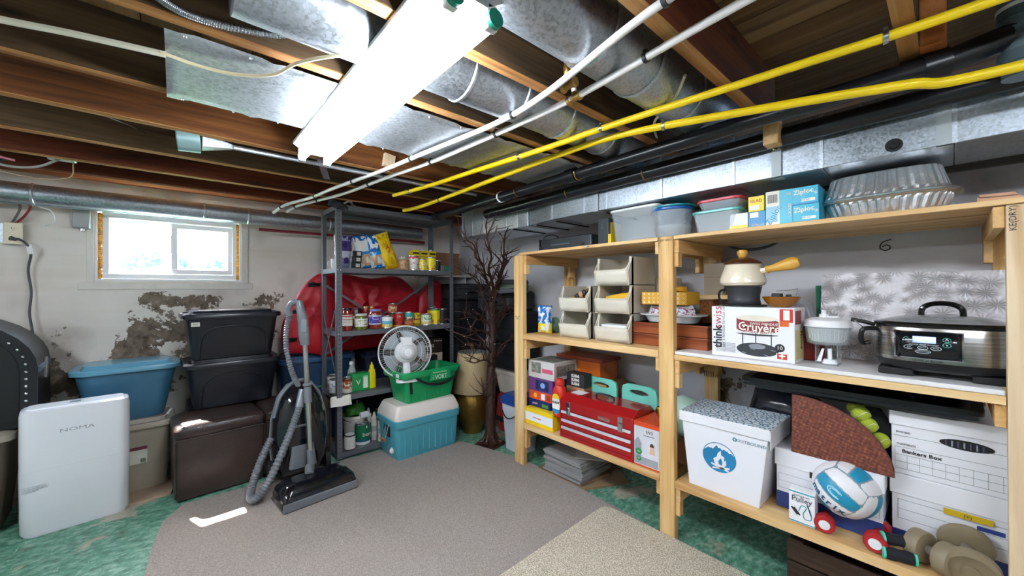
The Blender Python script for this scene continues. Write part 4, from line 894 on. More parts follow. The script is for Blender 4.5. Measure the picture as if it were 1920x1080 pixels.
MB().tube([(-W0/2-.01, -.06, .25), (-W0/2-.04, -.065, .15), (-W0/2-.045, -.03, .13), (-W0/2-.04, .0, .15), (-W0/2-.01, .0, .25)], .004, 6).build('handle', M['chrome'], t)
MB().cyl((-W0/2-.042, -.06, .14), (-W0/2-.042, .0, .14), .009, n=10).build('handle_grip', P('brown_grip', '#9a6a38', .5), t)
MB().lathe([(.022, 0), (.022, .012), (.012, .016), (.012, .022)], 16, (-W0/2+.014, -.075, .055), ax=Vector((-1, 0, 0))).build('drain_plug', P('cooler_white', '#e6ddd6', .4), t)
CZ = .009+.389
t = thing('open_tote', 'green open storage tote with a black strap standing on the cooler', 'tote', (1.50, 2.80, CZ), .06)
M['green'] = P('green_tote', '#159a5c', .4, var=.08)
w, d, h = .50, .30, .24
MB().loft([rr(w*.80, d*.78, .03, 0, 4), rr(w*.84, d*.82, .035, .03, 4), rr(w*.93, d*.92, .035, .17, 4), rr(w*.95, d*.95, .035, .19, 4), rr(w+.02, d+.02, .04, .19, 4), rr(w+.035, d+.035, .04, .2, 4), rr(w+.035, d+.035, .04, h-.01, 4), rr(w+.02, d+.02, .04, h, 4), rr(w-.005, d-.005, .035, h, 4), rr(w*.90, d*.88, .03, .17, 4), rr(w*.78, d*.76, .03, .012, 4)]).build('tub', M['green'], t)
for k in range(7):
    x = -.17+k*.056; MB().box(x-.003, x+.003, -.128, -.117, .02, .16, Matrix.Rotation(-.13, 3, 'X')).build('rib', M['green'], t)
cc = curve([(-.17, -.152, .225), (-.15, -.158, .19), (-.05, -.165, .135), (.08, -.165, .12), (.18, -.165, .15), (.235, -.165, .225)], 8)
mb = MB(); R_ = [[(p.x, p.y-.001, p.z-.010), (p.x, p.y-.005, p.z-.010), (p.x, p.y-.005, p.z+.010), (p.x, p.y-.001, p.z+.010)] for p in cc]; mb.loft(R_, smooth=False).build('strap', M['blackm'], t)
MB().box(-.20, -.18, -.149, -.142, .08, .19, Matrix.Rotation(-.1, 3, 'X')).build('strap_end', M['blackm'], t)
MB().box(-.272, -.268, -.11, -.07, .205, .23).build('sticker', M['white'], t); MB().box(-.272, -.268, -.11, -.07, .17, .195).build('sticker', M['white'], t)
pw = P('print_white', '#f0ece0', .5)
text(t, 'VORT', .05, Vector((.06, -.170, .175)), basis((1, 0, 0), (0, .0, 1)), pw, sx=.85)
for i_, c_ in enumerate('the'): text(t, c_, .018, Vector((-.012, -.170, .195-i_*.014)), basis((1, 0, 0), (0, .0, 1), 90), pw)
text(t, 'Southeast & Kitchener', .014, Vector((.05, -.170, .213)), basis((1, 0, 0), (0, .0, 1)), pw)
# the printed patch sits on the tub wall as a raised moulded panel
MB().box(-.03, .15, -.1695, -.120, .150, .224).build('moulded_panel', M['green'], t, .004)
def fan(loc):
    ax = Vector((-.30, -1, .12)).normalized()      # back of the fan looks this way
    t = thing('desk_fan', 'white round desk fan seen from the back, lying in the green tote', 'fan', loc, rot=ax.to_track_quat('Z', 'Y').to_euler())
    # local +Z points to viewer = rear of the fan
    w_ = P('fan_white', '#e6e6e8', .35, var=.02)
    R = .195
    MB().lathe([(R, -.012), (R+.007, -.01), (R+.007, .01), (R, .012), (R-.004, 0)], 56, c0=False, c1=False).build('outer_rim', w_, t)
    mb = MB()
    for k in range(72):
        a = 2*PI*k/72; c, s_ = math.cos(a), math.sin(a)
        mb.tube([(R*c, R*s_, .004), (.17*c, .17*s_, .035), (.11*c, .11*s_, .055), (.06*c, .06*s_, .058)], .0008, 4)
    for q, z in ((.165, .038), (.115, .055)): mb.tube([(q*math.cos(2*PI*k/40), q*math.sin(2*PI*k/40), z) for k in range(40)], .0016, 5, loop=True)
    mb.build('rear_grille', w_, t)
    mb = MB()
    for k in range(40):
        a = 2*PI*k/40; c, s_ = math.cos(a), math.sin(a)
        mb.tube([(R*c, R*s_, -.004), (.17*c, .17*s_, -.045), (.05*c, .05*s_, -.07)], .0008, 4)
    mb.build('front_grille', w_, t)
    MB().cyl((0, 0, -.074), (0, 0, -.066), .05, n=24).build('front_badge', w_, t)
    bl = P('fan_blade', '#a8b0b8', .3)
    for k in range(5):
        a0 = 2*PI*k/5; pts = []
        for i in range(6):
            for q in (0, 1): pass
        def fb(u, v, a0=a0):
            r = .03+.13*u; a = a0+(v-.5)*(.5+.55*u); return (r*math.cos(a), r*math.sin(a), -.01-.04*(v-.5))
        MB().grid(fb, 5, 5).build('blade', bl, t, solid=.002)
    MB().lathe([(.085, .03), (.085, .058), (.078, .072), (.06, .085), (.05, .12), (.045, .135), (.03, .14), (.03, .143)], 40).build('motor_housing', w_, t)
    for k in range(26):
        a = 2*PI*k/26; mb = MB(); mb.M = Matrix.Rotation(a, 4, 'Z'); mb.box(.030, .042, -.0014, .0014, .1385, .1405); mb.build('vent_slot', tm, t)
    # carrying handle on top and neck below (local Y is up-ish)
    MB().loft([[(-.035, .055, .06), (.035, .055, .06), (.045, .115, .055), (-.045, .115, .055)], [(-.03, .05, .1), (.03, .05, .1), (.04, .11, .075), (-.04, .11, .075)]], smooth=False).build('carry_handle', w_, t, .004)
    MB().loft([rr(.06, .05, .015, 0), rr(.05, .05, .015, .12)]).build('neck', w_, t).matrix_local = Matrix.Translation((0, -.20, .05))@Matrix.Rotation(-PI/2, 4, 'X')
    MB().loft([rr(.16, .12, .05, 0, 5), rr(.15, .11, .05, .02, 5)]).build('base', w_, t).matrix_local = Matrix.Translation((0, -.222, .05))@Matrix.Rotation(-PI/2, 4, 'X')
    return t
f_ = fan((1.335, 2.77, .775))
# everything behind the grey shelving
# red sled-like folded kayak
M['red'] = P('red_fabric', '#b01222', .45, var=.15, bump=.15, bs=10)
t = thing('inflatable_kayak', 'large red folded kayak with black carry toggles leaning behind the grey shelving', 'kayak', (0, 3.54, 0))
out = [(1.0, .71), (1.4, .72), (1.8, .75), (1.86, .95), (1.84, 1.16), (1.74, 1.30), (1.6, 1.385), (1.36, 1.36), (1.12, 1.395), (.95, 1.385), (.87, 1.30), (.83, 1.1), (.82, .8)]
def dense(o, k=4):
    C = curve(o+[o[0]], k); return [(p.x, p.y) for p in C[:-1]]
def D2(o, k=4): return dense([(a, b, 0) for a, b in o], k)
MB().puff(D2(out), .20, 0, 10, .05, 2, .28).build('body', M['red'], t)
MB().puff(D2([(.635, .76), (.83, .74), (1.02, .705), (1.05, 1.0), (1.0, 1.3), (.93, 1.385), (.86, 1.37), (.767, 1.27), (.69, 1.12), (.625, .97)]), .10, -.11, 9, .03, 5, .28).build('side_flap', M['red'], t)
MB().puff(D2([(1.80, .85), (2.05, .84), (2.10, 1.1), (2.08, 1.32), (1.98, 1.35), (1.9, 1.27), (1.83, 1.15)]), .12, -.02, 8, .03, 5, .28).build('end_fold', M['red'], t)
for (x, z) in ((.845, 1.30), (.735, 1.09), (.675, .87)):
    MB().puff([(x-.05, z-.02), (x+.04, z-.015), (x+.05, z+.01), (x-.04, z+.018)], .02, -.165, 4).build('grip_patch', M['blackm'], t)
    MB().tube(curve([(x-.045, -.175, z+.005), (x-.02, -.19, z+.01), (x+.03, -.175, z)], 5), .008, 7).build('toggle', M['black'], t)
t = tote('storage_tote', 'dark blue tote with a green stripe behind the vacuum and under the red kayak', 'storage tote', (.90, 3.585, .35), .56, .27, .33, P('navy_tub', '#2a4668', .35), P('navy_lid', '#31557c', .3), taper=.9)
MB().box(-.1, .17, -.139, -.134, .1, .112).build('stripe', P('stripe_green', '#3aa05a', .5), t)
t = tote('storage_tote', 'dark blue tote on the floor behind the second ottoman', 'storage tote', (.95, 3.585, 0), .54, .28, .30, P('navy_tub', '#2a4668', .35), P('navy_lid', '#31557c', .3), taper=.9)
tote('storage_tote', 'dark navy tote seen through the grey shelving on the right', 'storage tote', (1.58, 3.56, .001), .62, .30, .66, P('navy_dark', '#141c30', .4), P('navy_dark2', '#18243c', .35), taper=.92)
# ================================================================== CORNER
# bare decorative tree with small lights
t = thing('decorative_tree', 'bare dark brown decorative tree with tiny bulbs between the two shelving units', 'artificial tree', (1.925, 2.46, 0), 0)
s = NT('tree_bark'); v = s.coord(scale=(1, 1, 1)); a = s.noise(s.coord(scale=(30, 30, 90)), 1.5, 4)
s.col(s.ramp(a, [(.3, '#24120e'), (.6, '#44261e'), (.8, '#5c382c')])).set(Roughness=.4).bump(a, .7, .006); M['bark'] = s.m
mb = MB(); mb.M = Matrix.Rotation(.25, 4, 'Z')
mb.box(-.095, .095, -.095, .095, 0, .012).build('base_plate', M['bark'], t, .003)
mb = MB()
for k in range(6):
    a = 2*PI*k/6+.3; mb.tube(curve([(.085*math.cos(a), .085*math.sin(a), .016), (.055*math.cos(a), .055*math.sin(a), .035), (.035*math.cos(a), .035*math.sin(a), .09)], 5), lambda q: .02-.006*q, 8)
mb.build('root', M['bark'], t)
TR = [(0, 0, .01), (-.005, 0, .2), (.0, 0, .4), (.005, 0, .6), (.02, 0, .8), (.015, 0, 1.0), (.02, 0, 1.15)]
MB().tube(curve(TR, 6), lambda q: .046-.022*q, 12).build('trunk', M['bark'], t)
rng = random.Random(11); bulbs = []
def branch(pts, r0, depth, mb):
    C = curve(pts, 4)
    mb.tube(C, lambda q: r0*(1-.75*q)+.0008, 6)
    L_ = sum((C[i+1]-C[i]).length for i in range(len(C)-1))
    if depth <= 0:
        bulbs.append(C[-1]); return
    n_ = max(2, int(L_/.055))
    for k in range(n_):
        i = int((k+1)/(n_+.5)*(len(C)-1)); p = C[i]; d = (C[min(i+1, len(C)-1)]-C[max(i-1, 0)]).normalized()
        side = Vector((rng.uniform(-1, 1), rng.uniform(-1, 1), rng.uniform(-.2, .9))).normalized()
        e = (d*.7+side*.8).normalized(); l = rng.uniform(.05, .13)*(.75+.4*depth)
        q = [p]
        for w_ in range(3):
            e = (e+Vector((rng.uniform(-.5, .5), rng.uniform(-.5, .5), rng.uniform(-.3, .5)))*.6).normalized(); q.append(q[-1]+e*l/3)
        branch(q, r0*(.5), depth-1, mb)
mains = [
 [(.02, 0, 1.15), (-.01, .01, 1.28), (-.05, .0, 1.36), (-.09, -.02, 1.45), (-.15, -.02, 1.50), (-.16, 0, 1.60), (-.24, .02, 1.66)],
 [(.02, 0, 1.15), (.03, .0, 1.28), (.0, .02, 1.42), (.03, .02, 1.52), (.0, .03, 1.66), (-.03, .02, 1.78)],
 [(.02, 0, 1.12), (.05, -.02, 1.25), (.08, -.04, 1.40), (.11, -.04, 1.50), (.13, -.02, 1.62), (.16, 0, 1.72)],
 [(.02, 0, 1.10), (.07, .02, 1.22), (.13, .03, 1.33), (.17, .03, 1.43), (.24, .04, 1.50)],
 [(.01, 0, 1.0), (-.05, -.02, 1.13), (-.10, -.03, 1.20), (-.13, -.02, 1.32), (-.20, 0, 1.38)],
 [(.01, 0, .92), (-.06, -.02, 1.0), (-.15, -.04, 1.02), (-.22, -.04, 1.04), (-.30, -.02, 1.03)],
 [(.01, 0, .86), (-.07, -.02, .92), (-.15, -.03, .93), (-.22, -.03, .90), (-.30, -.03, .90)],
 [(.01, 0, .72), (-.05, -.03, .78), (-.12, -.04, .80), (-.2, -.04, .84), (-.30, -.03, .82)],
 [(.0, 0, .60), (-.05, -.04, .68), (-.12, -.05, .70), (-.20, -.05, .69), (-.28, -.04, .72)],
 [(.01, 0, .62), (.05, -.02, .72), (.10, -.03, .80), (.17, -.03, .82), (.22, -.02, .88)],
 [(.01, 0, .80), (.06, .0, .92), (.12, .01, 1.0), (.16, .0, 1.1), (.17, .02, 1.22)],
 [(.01, 0, .95), (.08, .0, 1.02), (.15, .02, 1.04), (.22, .03, 1.10), (.27, .03, 1.12)],
 [(.0, 0, .45), (-.04, -.03, .40), (-.09, -.03, .44), (-.11, -.02, .56)]]
for m_ in mains:
    mb = MB(); r0 = .014 if m_[0][2] > 1.05 else .009
    branch(m_, r0, 2, mb)
    def pull(p, T_=Vector((1.925, 2.46, 0)), C_=Vector((0, 0, H))):
        q = Vector(p)+T_; f = .13*min(1, max(0, (q.z-1.25)/.35)); return tuple(C_+(q-C_)*(1-f)-T_)
    mb.v = [pull(p) for p in mb.v]; mb.build('branch', M['bark'], t)
mb = MB()
for p in bulbs[::4]: mb.sph(pull(p), .0036, 6, 4)
mb.build('tiny_bulbs', P('bulb', '#e0cbb4', .3), t, kind='stuff')
MB().tube(curve([(-.11, -.04, .55), (-.10, -.06, .40), (-.07, -.07, .25), (-.05, -.08, .12), (.0, -.09, .03), (.05, -.1, .015)], 8), .002, 5).build('light_wire', M['blackm'], t)
# lamp
t = thing('table_lamp', 'brass urn table lamp with a cream shade standing on the floor beside the tree', 'table lamp', (1.985, 2.80, 0))
M['ham'] = P('hammered_brass', '#8a6a2e', .35, .75, bump=.8, bs=90, var=.3)
MB().lathe([(.08, 0), (.085, .015), (.085, .03), (.10, .06), (.135, .16), (.138, .25), (.13, .32), (.11, .36), (.05, .38), (.02, .39), (.018, .42)], 32).build('urn_base', M['ham'], t)
MB().lathe([(.175, .36), (.125, .70), (.123, .70), (.172, .36)], 40, c0=False, c1=False).build('shade', P('shade_cream', '#c9b28a', .8, bump=.2, bs=60), t, solid=.002)
MB().lathe([(.124, .697), (.124, .703)], 40, c0=False, c1=True).build('shade_top_plate', P('plate_pale', '#a8aaa8', .4, .4), t)
MB().lathe([(.004, .70), (.006, .73), (.018, .74), (.02, .755), (.012, .768), (.004, .775)], 14).build('finial', M['brass'], t)
MB().cyl((0, 0, .4), (0, 0, .70), .004, n=8).build('harp_rod', M['brass'], t)
t = thing('table_lamp', 'second cream lamp shade and brass base behind the decorative tree trunk', 'table lamp', (2.28, 2.99, 0))
MB().lathe([(.08, 0), (.085, .03), (.12, .15), (.12, .25), (.04, .33), (.018, .36)], 28).build('urn_base', M['ham'], t)
MB().lathe([(.15, .33), (.11, .62), (.108, .62), (.147, .33)], 36, c0=False, c1=False).build('shade', P('shade_cream2', '#bfa67c', .8), t, solid=.002)
# dark luggage stack in the corner
M['lug'] = P('navy_luggage', '#0b0d15', .75, var=.4); M['lug_g'] = P('charcoal_luggage', '#26282c', .8, var=.3)
def suitcase(lab, c, d3, mat, rz=0, cat='suitcase'):
    t = thing('suitcase', lab, cat, c, rz)
    w, d, h = d3
    MB().loft([rr(w-.04, d-.04, .04, 0), rr(w, d, .05, .02), rr(w, d, .05, h-.02), rr(w-.04, d-.04, .04, h)]).build('shell', mat, t)
    MB().tube(curve([(-.08, -d/2, h*.45), (-.06, -d/2-.03, h*.5), (.06, -d/2-.03, h*.5), (.08, -d/2, h*.45)], 6), .009, 8).build('handle', M['black'], t)
    for z in (h*.3, h*.7): MB().tube([(x, y, z) for x, y, _ in rr(w+.004, d+.004, .05, 0)], .004, 5, loop=True).build('zip', M['blackm'], t)
    return t
suitcase('black padded box chest under the tall navy suitcase in the corner', (2.27, 3.40, 0), (.38, .42, .52), M['lug'])
suitcase('tall navy suitcase standing in the corner behind the lamp', (2.265, 3.40, .527), (.39, .42, .62), M['lug'])
suitcase('charcoal soft suitcase lying on the navy suitcase in the corner', (2.27, 3.36, 1.152), (.38, .42, .16), M['lug_g'])
suitcase('dark navy suitcase between the decorative tree and the wooden shelves', (2.29, 2.56, .56), (.36, .30, .50), M['lug'], -PI/2)
suitcase('charcoal garment bag lying on top of the navy suitcases behind the tree', (2.26, 2.66, 1.065), (.46, .34, .17), M['lug_g'], -PI/2)
t = thing('garden_cushion', 'folded grey and green blankets on the dark luggage behind the tree', 'blanket', (2.15, 2.45, 1.24))
for k in range(3): MB().puff([(-.15, -.02), (.15, -.02), (.16, .0), (.14, .025), (-.13, .025), (-.16, .0)], .25, 0, 5, .01, k).build('folded_layer', P(('blanket_a', 'blanket_b', 'blanket_c')[k], ('#5f6168', '#6a7a6c', '#4a4c52')[k], .9, bump=.4), t).location = (.01*k, .01*k, -.0+.036*k)
t = thing('storage_tote', 'white lidded tote under the navy suitcase behind the tree', 'storage tote', (2.30, 2.50, .35), -PI/2)
MB().loft([rr(.34, .26, .04, 0), rr(.38, .31, .04, .17), rr(.40, .34, .04, .175), rr(.40, .34, .04, .20)]).build('tub', P('tote_cream', '#cfc6ba', .5), t)
t = thing('pet_carrier', 'red and black soft bag on the floor behind the tree trunk', 'bag', (2.29, 2.56, 0), -PI/2)
MB().loft([rr(.28, .22, .05, 0), rr(.32, .26, .06, .1), rr(.30, .24, .06, .3), rr(.24, .18, .05, .345)]).build('bag_body', P('red_bag', '#9a1f20', .8), t)
MB().box(-.165, .165, -.135, -.128, .09, .13).build('trim_band', M['blackm'], t)
t = thing('small_cooler', 'pale grey cooler with a blue lid beside the first wooden post', 'cooler', (2.045, 2.235, 0), -PI/2)
MB().loft([rr(.20, .16, .03, 0, 4), rr(.25, .20, .03, .36, 4)]).build('tub', P('cooler_pale', '#c4c8d0', .4), t)
MB().loft([rr(.27, .22, .03, .36, 4), rr(.27, .22, .03, .40, 4), rr(.22, .17, .03, .43, 4)]).build('lid', P('cooler_blue', '#1c3f8a', .35), t)
MB().tube(curve([(-.09, -.112, .31), (-.03, -.13, .27), (.03, -.13, .27), (.09, -.112, .31)], 5), .005, 6).build('handle', M['black'], t)
# wall shelf behind grey unit with boxes
t = thing('wall_shelf', 'pale shelf board on the window wall in the corner, right of the grey shelving', 'shelf', (2.18, 3.58, 1.385))
MB().box(-.27, .28, -.17, .165, 0, .018).build('board', P('board_pale', '#c4beb4', .6), t, .002)
for x in (-.2, .2): MB().box(x-.01, x+.01, -.1, .165, -.1, 0).build('bracket', M['white'], t)
t = thing('cardboard_box', 'brown cardboard box on the corner shelf', 'box', (2.15, 3.56, 1.404)); MB().box(-.13, .13, -.12, .12, 0, .23).build('carton', P('cardboard', '#96694a', .8), t, .002)
MB().box(-.13, .13, -.122, .122, .229, .231).build('tape', P('tape', '#b08a64', .5), t)
t = thing('craft_box', 'flat white and green box in front of the brown box on the corner shelf', 'box', (2.02, 3.43, 1.404)); MB().box(-.11, .13, -.02, .02, 0, .095).build('carton', P('paper_box', '#c8c6c4', .6), t, .002)
MB().box(-.11, -.04, -.0215, -.02, .0, .095).build('green_panel', P('green_panel', '#3f8f7a', .5), t); MB().box(.05, .13, -.0215, -.02, .0, .095).build('green_panel', P('green_panel', '#3f8f7a', .5), t)

# ================================================================== WOODEN SHELVING
WX, WB = 1.853, 2.44
t = thing('wooden_shelving_unit', 'long pine shelving unit of two bays along the right wall', 'shelving unit')
PY = [(1.995, 2.088), (.902, .979), (-.205, -.112)]
for i, (a, b) in enumerate(PY):
    MB().box(WX, WX+.038, a, b, 0, 1.515 if i == 1 else 1.495).build('post', M['pine_pale'] if i == 2 else M['pine'], t, .003)
    yi = (b, a)[0]
    # rear post: broad face towards the front
    yb_ = (a-.0, b)
    MB().box(WB-.038, WB, a, b, 0, 1.495).build('rear_post', M['pine'], t, .003)
    for z in (1.43, .83, .20):
        ys = a-.0385 if i < 2 else b
        ys2 = (b if i == 1 else None)
        for y0 in ([a-.0385] if i == 0 else [a-.0385, b+.0005] if i == 1 else [b+.0005]):
            low = y0 < a
            ya, yb2 = (a-.024, a-.0005) if low else (b+.0005, b+.024)
            MB().box(WX+.012, WB-.001, ya, yb2, z, z+(.064 if z > 1 else .069)).build('side_rail', M['pine_x'], t, .002)
            if low: MB().box(WX+.012, WX+.05, ya+.002, yb2, z-.07, z-.001).build('cleat', M['pine'], t, .002)
            MB().box(WB-.10, WB-.0385, ya, yb2, z-.085, z-.001).build('cleat', M['pine_x'], t, .002)
# shelf boards
def planks(y0, y1, z0, z1, xs, nm='shelf_board', m='pine_y'):
    for a, b in zip(xs[:-1], xs[1:]): MB().box(a+.001, b-.001, y0, y1, z0, z1).build(nm, M[m], t, .002)
planks(.982, 2.035, 1.497, 1.515, [WX, 2.05, 2.25, WB])
planks(-.30, .900, 1.497, 1.515, [WX, 2.05, 2.25, WB])
planks(.981, 1.993, .90, .938, [WX, 1.99, 2.13, 2.27, 2.40])
planks(-.110, .900, .90, .926, [WX, 1.99, 2.13, 2.27, 2.40])
planks(.981, 1.993, .27, .305, [WX, 1.99, 2.13, 2.27, 2.40])
planks(-.110, .900, .268, .303, [WX, 1.99, 2.13, 2.27, 2.40])
MB().box(WX+.006, 2.40, -.108, .898, .927, .943).build('white_liner_board', P('melamine', '#e0dfe0', .4, var=.02), t, .002)
t3 = M['blackm']
# stamps on the wood
for (yy, zz, s_) in ((.94, 1.495, 'SPF GRN'), (2.05, 1.055, 'KD-HT'), (2.05, 1.04, 'S-P-F')):
    text(t, s_, .016, Vector((WX-.0008, yy, zz)), basis((0, -1, 0), (0, 0, 1)), P('stamp_ink', '#6a5a48', .7), 'grade_stamp')
text(t, 'KE(DRY)', .02, Vector((WX-.0008, -.125, 1.455)), basis((0, -1, 0), (0, 0, 1), 90), P('ink', '#2a2a2a', .7), 'grade_stamp')
text(t, 'A', .05, Vector((WX-.0008, -.165, 1.445)), basis((0, -1, 0), (0, 0, 1), 20), P('ink', '#2a2a2a', .7), 'grade_stamp')
text(t, 'IIIIIII', .05, Vector((WB-.0388, .94, .74)), basis((0, -1, 0), (0, 0, 1)), P('stamp_ink', '#6a5a48', .7), 'grade_stamp')
# ledge board behind, on two blocks
o = thing('loose_board', 'short yellow pine board wedged above the middle shelf behind the central post', 'board', (2.28, .82, 1.195))
MB().box(-.10, .10, -.085, .09, 0, .022).build('plank', M['pine_y'], o, .003)
for yy in (-.07, .075): MB().box(.06, .09, yy-.012, yy+.012, -.252, 0).build('support_block', M['pine'], o)
# number and cable on the wall
o = text(None, '6', .055, Vector((XW-.003, .185, 1.447)), basis((0, -1, 0), (0, 0, 1), -14), P('marker', '#1c1c1c', .6), 'wall_number') if False else None
cu = MB().tube(curve([(XW-.004, .175, 1.475), (XW-.004, .205, 1.462), (XW-.004, .212, 1.438), (XW-.004, .195, 1.425), (XW-.004, .178, 1.436), (XW-.004, .188, 1.450), (XW-.004, .205, 1.443)], 6), .0022, 5).build('wall_number', P('marker', '#1c1c1c', .6)); tag(cu, 'handwritten black number 6 on the grey wall above the slow cooker', 'writing')
o = MB().tube(curve([(XW-.03, .95, 1.60), (XW-.02, .85, 1.50), (XW-.02, .74, 1.472), (XW-.02, .62, 1.50), (XW-.03, .55, 1.60)], 8), .008, 8).build('loose_cable', P('dark_cord', '#4c4e52', .5)); tag(o, 'grey cable loop hanging on the wall below the top wooden shelf', 'cable')

RZ = -PI/2
def rs(name, lab, cat, fx, yc, z, d, group=None, rz=0):
    return thing(name, lab, cat, (fx+d/2, yc, z), RZ+rz, group)
def carton(name, lab, fx, yc, z, d3, mat, group=None, rz=0, cat='box', part='carton', bev=.002):
    t = rs(name, lab, cat, fx, yc, z, d3[1], group, rz); w, d, h = d3
    MB().box(-w/2, w/2, -d/2, d/2, 0, h).build(part, mat, t, bev); return t
ZT = 1.516
# --- top shelf, from the far end
t = rs('video_player', 'slim dark grey electronic unit lying at the far end of the top shelf', 'electronic device', 1.98, 1.72, ZT, .09)
MB().loft([rr(.46, .09, .01, .004), rr(.46, .09, .012, .01), rr(.45, .08, .012, .085), rr(.42, .06, .01, .092)]).build('body', P('dev_grey', '#2b3238', .4), t)
for x in (-.22, .16): MB().cyl((x, -.046, .03), (x, -.05, .03), .012, n=14).build('knob', P('dev_knob', '#1b1e22', .3), t)
MB().box(-.12, .05, -.0465, -.045, .04, .048).build('badge', P('dev_badge', '#59636c', .4), t)
MB().tube(curve([(-.19, -.03, .02), (-.215, -.04, .06), (-.19, -.03, .11), (-.13, -.01, .12), (-.08, 0, .095)], 7), .004, 6).build('cord', M['black'], t)
MB().box(-.24, -.235, -.04, .04, 0, .095).build('end_plate', M['blackm'], t); MB().box(-.2, -.18, -.03, .03, 0, .004).box(.18, .2, -.03, .03, 0, .004).build('foot', M['blackm'], t)
t = carton('speaker_box', 'narrow dark grey upright box next to the slim electronic unit', 1.90, 1.345, ZT, (.075, .13, .15), P('dev_grey', '#2b3238', .4))
MB().box(-.01, -.006, -.0665, -.065, .09, .12).build('mark', P('dev_badge', '#59636c', .4), t)
t = carton('instruction_box', 'slim yellow and black carton beside the clear plastic container', 1.885, 1.292, ZT, (.022, .10, .12), P('carton_yellow2', '#d8b818', .5)); pprint(t, (.022, .1, .12), 'front', .1, .45, .9, 1, M['blackm']); 
o = MB().puff([(-.02, 0), (.02, 0), (.022, .008), (-.018, .01)], .01, 0, 4).build('tape_scrap', M['white']); o.location = (WX-.004, 1.42, 1.502); tag(o, 'small white scrap stuck on the edge of the top wooden shelf', 'scrap')
def foodbox(lab, fx, yc, z, w, d, h, body, lidm, r=.03, lh=.014, tap=.86, name='food_container', ribs=False):
    t = rs(name, lab, 'food container', fx, yc, z, d)
    MB().loft([rr(w*tap, d*tap, r, 0, 6), rr(w*tap+.004, d*tap+.004, r, .006, 6), rr(w, d, r, h-lh, 6), rr(w*.975, d*.97, r, h-lh, 6), rr(w*tap-.004, d*tap-.004, r, .009, 6)], True, True).build('tub', body, t)
    if lidm: MB().loft([rr(w+.006, d+.006, r+.003, h-lh, 6), rr(w+.012, d+.012, r+.004, h-lh+.003, 6), rr(w+.012, d+.012, r+.004, h-.003, 6), rr(w+.004, d+.004, r, h, 6), rr(w-.02, d-.02, r, h, 6), rr(w-.03, d-.03, r, h-.005, 6)]).build('lid', lidm, t)
    return t
cl = clear('milky_clear', '#e4ecf2', .3, .12); cl2 = clear('milky_grey', '#cfd9e2', .34, .14)
t = foodbox('large clear plastic container with a white lid on the top shelf', 1.865, 1.135, ZT, .285, .20, .180, clear('clear_box', '#dfe8ee', .20, .06), P('lid_clearwhite', '#e8eaec', .3, var=.02))
foodbox('lower round milky tub under the blue lidded tubs', 1.88, .962, ZT, .19, .19, .075, cl, None, r=.094, tap=.84)
foodbox('round milky tub with a blue lid in the stack of round tubs', 1.875, .962, ZT+.045, .20, .20, .108, cl2, P('lid_blue', '#1760b8', .3), r=.099, tap=.84)
t = rs('tub_lid', 'round teal lid lying on top of the blue lidded tub', 'lid', 1.870, .957, ZT+.154, .21); MB().lathe([(.098, 0), (.104, .002), (.104, .010), (.096, .012), (.09, .008)], 40).build('lid_disc', P('lid_teal', '#188a94', .3), t)
foodbox('rectangular milky container with a teal lid on the top shelf', 1.89, .722, ZT, .205, .16, .105, cl, P('lid_teal2', '#5fb8b4', .3))
foodbox('small milky container with a red lid stacked on the teal lidded one', 1.90, .710, ZT+.106, .19, .14, .052, cl2, P('lid_red', '#c8404c', .3))
M['blueprint'] = P('box_blue', '#2888bc', .4, var=.1); M['aqua'] = P('box_aqua', '#2fb0cc', .35, var=.1); pw = P('print_white', '#f0ece0', .5); ybox = P('box_yellow', '#f0cc1c', .4)
wh = P('carton_white', '#e8e8ea', .5, var=.02)
t = carton('wrap_box', 'low white box with a yellow base stripe at the left of the food bag boxes', 1.90, .622, ZT, (.075, .20, .072), wh); pprint(t, (.075, .2, .072), 'front', 0, 0, 1, .25, ybox); pprint(t, (.075, .2, .072), 'right', 0, 0, 1, .25, ybox)
t = carton('wrap_box', 'small blue and white box under the yellow box on the top shelf', 1.90, .55, ZT, (.066, .18, .07), M['blueprint']); pprint(t, (.066, .18, .07), 'front', .1, .62, .6, .95, pw); ptext(t, (.066, .18, .07), 'front', 'GARBAGE', .55, .18, .011, pw)
t = carton('wrap_box', 'small yellow box stacked on the small blue and white one', 1.91, .555, ZT+.072, (.062, .18, .067), ybox); ptext(t, (.062, .18, .067), 'front', 'GLAD', .5, .68, .018, P('red_print', '#c03020', .5)); pprint(t, (.062, .18, .067), 'front', .1, .12, .7, .4, pw)
d3 = (.095, .12, .145); t = carton('bag_box', 'tall aqua and white box of food bags, standing upright', 1.90, .468, ZT, d3, M['aqua'])
pprint(t, d3, 'front', 0, 0, .52, 1, pw); pprint(t, d3, 'front', .0, .1, .45, .55, P('pale_aqua', '#9fd0e4', .5), e=.001); ptext(t, d3, 'front', 'Ziploc', .3, .3, .034, M['blueprint'], 60)
for k in range(9): pprint(t, d3, 'front', .08+k*.042, .66, .10+k*.042, .9, M['blackm'], 'bar_code', .0012)
ptext(t, d3, 'front', '50', .85, .85, .016, pw); ptext(t, d3, 'front', 'LOCKED', .9, .4, .014, pw, 90)
def zbox(lab, z, yc, fx):
    d3 = (.086, .13, .071); t = carton('bag_box', lab, fx, yc, z, d3, M['aqua'])
    ptext(t, d3, 'front', 'Ziploc', .44, .72, .026, pw, 4, bold=.0006); ptext(t, d3, 'front', '*', .90, .5, .03, pw)
    pprint(t, d3, 'front', .35, .16, .88, .32, pw); ptext(t, d3, 'front', 'FREEZER', .5, .24, .009, M['blueprint']); pprint(t, d3, 'right', 0, .0, .2, 1, M['blueprint'])
    pprint(t, d3, 'front', 0, 0, 1, .08, M['blueprint']); return t
